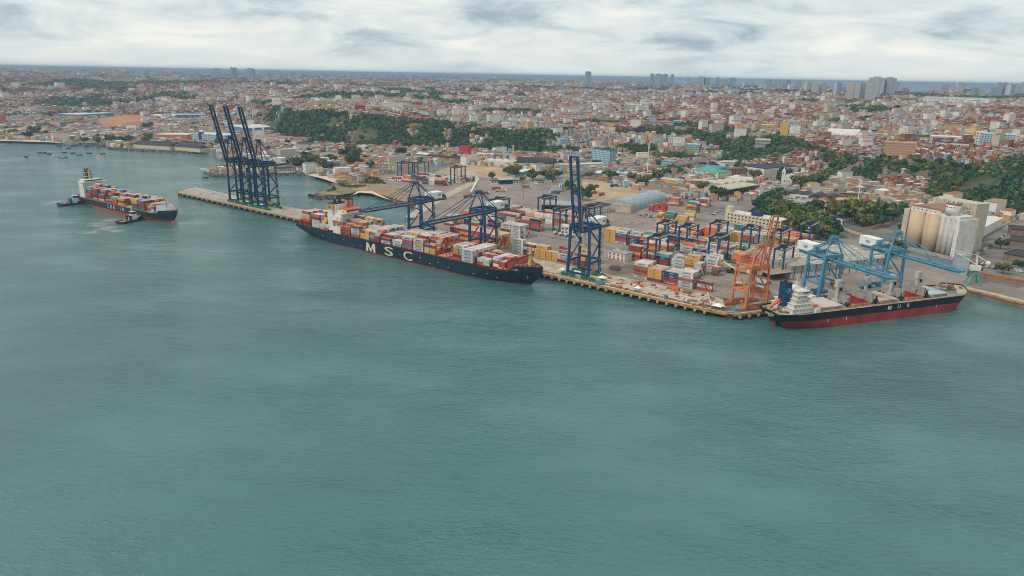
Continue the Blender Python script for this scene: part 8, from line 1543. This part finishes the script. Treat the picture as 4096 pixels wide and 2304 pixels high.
for k in range(14): f = k/14; x, y = a[0]+(b_[0]-a[0])*f, a[1]+(b_[1]-a[1])*f; mb = MB(); mb.box(x-0.9, x+0.9, y-0.9, y+0.9, -2, 3.6-1.5*((k*7) % 5 == 0)); mb.build('pile', M_pile, t)
# mooring lines of the ships
def line(label, p, q_, sag=1.5):
    mb = MB(); p, q_ = Vector(p), Vector(q_); pr = p
    for k in range(1, 9): f = k/8; c = p.lerp(q_, f)-Vector((0, 0, sag*4*f*(1-f))); mb.beam(pr, c, 0.14); pr = c
    tag(mb.build('mooring_line', mat('rope', (0.5, 0.46, 0.40), 0.9)), label, 'rope', 'mooring lines')
line('bow mooring line of the container ship, upper one', P(-146, -24, 15.6), P(-104, -1, ZD+0.4)); line('bow mooring line of the container ship, lower one', P(-148, -21, 15.2), P(-112, -1, ZD+0.4)); line('bow spring line of the container ship', P(-160, -12, 15), P(-132, -1, ZD+0.4)); line('stern mooring line of the bulk carrier, upper one', B(1, 5, 11.5), P(-6, 0, ZD+0.4)); line('stern mooring line of the bulk carrier, lower one', B(1, -4, 11.2), P(-14, -1, ZD+0.4)); line('bow line from LOG-IN ship to the tug', lg(186, -9)+(10.5,), tuple(at(572, 866, 4))+(4.0,), 2.5)
# ================================================================ build the containers: the ones that show largest one by one, the rest as one mass
def score(c): return (1.0 if c[7] else 0.62)*(1.25 if c[4] > 8 else 0.9)/math.hypot(c[0], c[1])
order = sorted(range(len(CONT)), key=lambda i: -score(CONT[i]))
single = set(order[:300]); seen = set()
V_, F_, C_ = [], [], []
for i, (x, y, z, a, L_, c, wd, front, right, top, k) in enumerate(CONT):
    if i in single:
        o = obj('shipping_container', cont_mesh(c, L_), None, (x, y, z), a+random.uniform(-0.004, 0.004))
        lab = c+(' ' if L_ > 8 else ' short ')+'container, '+wd
        while lab in seen: lab = lab.replace('container,', 'steel container,', 1) if 'steel' not in lab else lab.replace('steel', 'ribbed steel')
        seen.add(lab); tag(o, lab, 'container', 'stacked shipping containers')
        if front and (c in ('white', 'grey', 'yellow', 'navy') or random.random() < 0.6): print_on(o, c, L_)
        if right: obj('doors', door_mesh(c), o, (L_/2+0.0, 0, 0))
    else:
        ca, sa = math.cos(a), math.sin(a); h = L_/2-0.02; w_ = CW/2-0.02; b0 = len(V_)*8
        V_.append([(x+ca*px_-sa*py_, y+sa*px_+ca*py_, zz_) for zz_ in (z+0.02, z+CH-0.02) for px_, py_ in ((-h,-w_),(h,-w_),(h,w_),(-h,w_))])
        F_ += [(b0, b0+1, b0+5, b0+4), (b0+1, b0+2, b0+6, b0+5), (b0+2, b0+3, b0+7, b0+6), (b0+3, b0, b0+4, b0+7), (b0+4, b0+5, b0+6, b0+7)]
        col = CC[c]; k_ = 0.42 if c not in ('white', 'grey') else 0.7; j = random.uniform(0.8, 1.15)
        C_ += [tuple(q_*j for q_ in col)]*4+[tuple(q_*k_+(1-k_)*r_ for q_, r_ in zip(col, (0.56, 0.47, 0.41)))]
me = np_mesh('stacked_containers', np.array(V_).reshape(-1, 3), np.array(F_), np.array(C_), attr_mat('container_paint', 0.55, 0.16, 0.3))
tag(obj('stacked_containers', me), 'mass of farther shipping containers in many colours on ships and yard', 'containers', kind='stuff')
print('CONTAINERS', len(CONT))
# ---------------------------------------------------------------- haze
mb = MB(); mb.box(-60000, 60000, -3000, 100000, -21.5, 178)
hz_m = bpy.data.materials.new('haze'); hz_m.use_nodes = True; t = hz_m.node_tree; t.nodes.clear()
o_ = t.nodes.new('ShaderNodeOutputMaterial'); pv = t.nodes.new('ShaderNodeVolumePrincipled'); pv.inputs['Density'].default_value = 1.0e-4; pv.inputs['Color'].default_value = (0.42, 0.61, 0.80, 1); pv.inputs['Anisotropy'].default_value = 0.1
t.links.new(pv.outputs[0], o_.inputs['Volume'])
tag(mb.build('haze', hz_m), kind='stuff')

# ---------------------------------------------------------------- look-alikes that share a description are told apart by their order along the shore
same = {}
for o in list(COL.objects):
    if o.parent is None and 'label' in o and o.get('kind') is None: same.setdefault(o['label'], []).append(o)
for lab, os_ in same.items():
    if 1 < len(os_) < 99 and len(lab.split()) <= 13:
        for i, o in enumerate(sorted(os_, key=lambda q_: math.atan2(q_.location.x, q_.location.y))): o['label'] = lab+', '+ordw(i+1)+' from west'
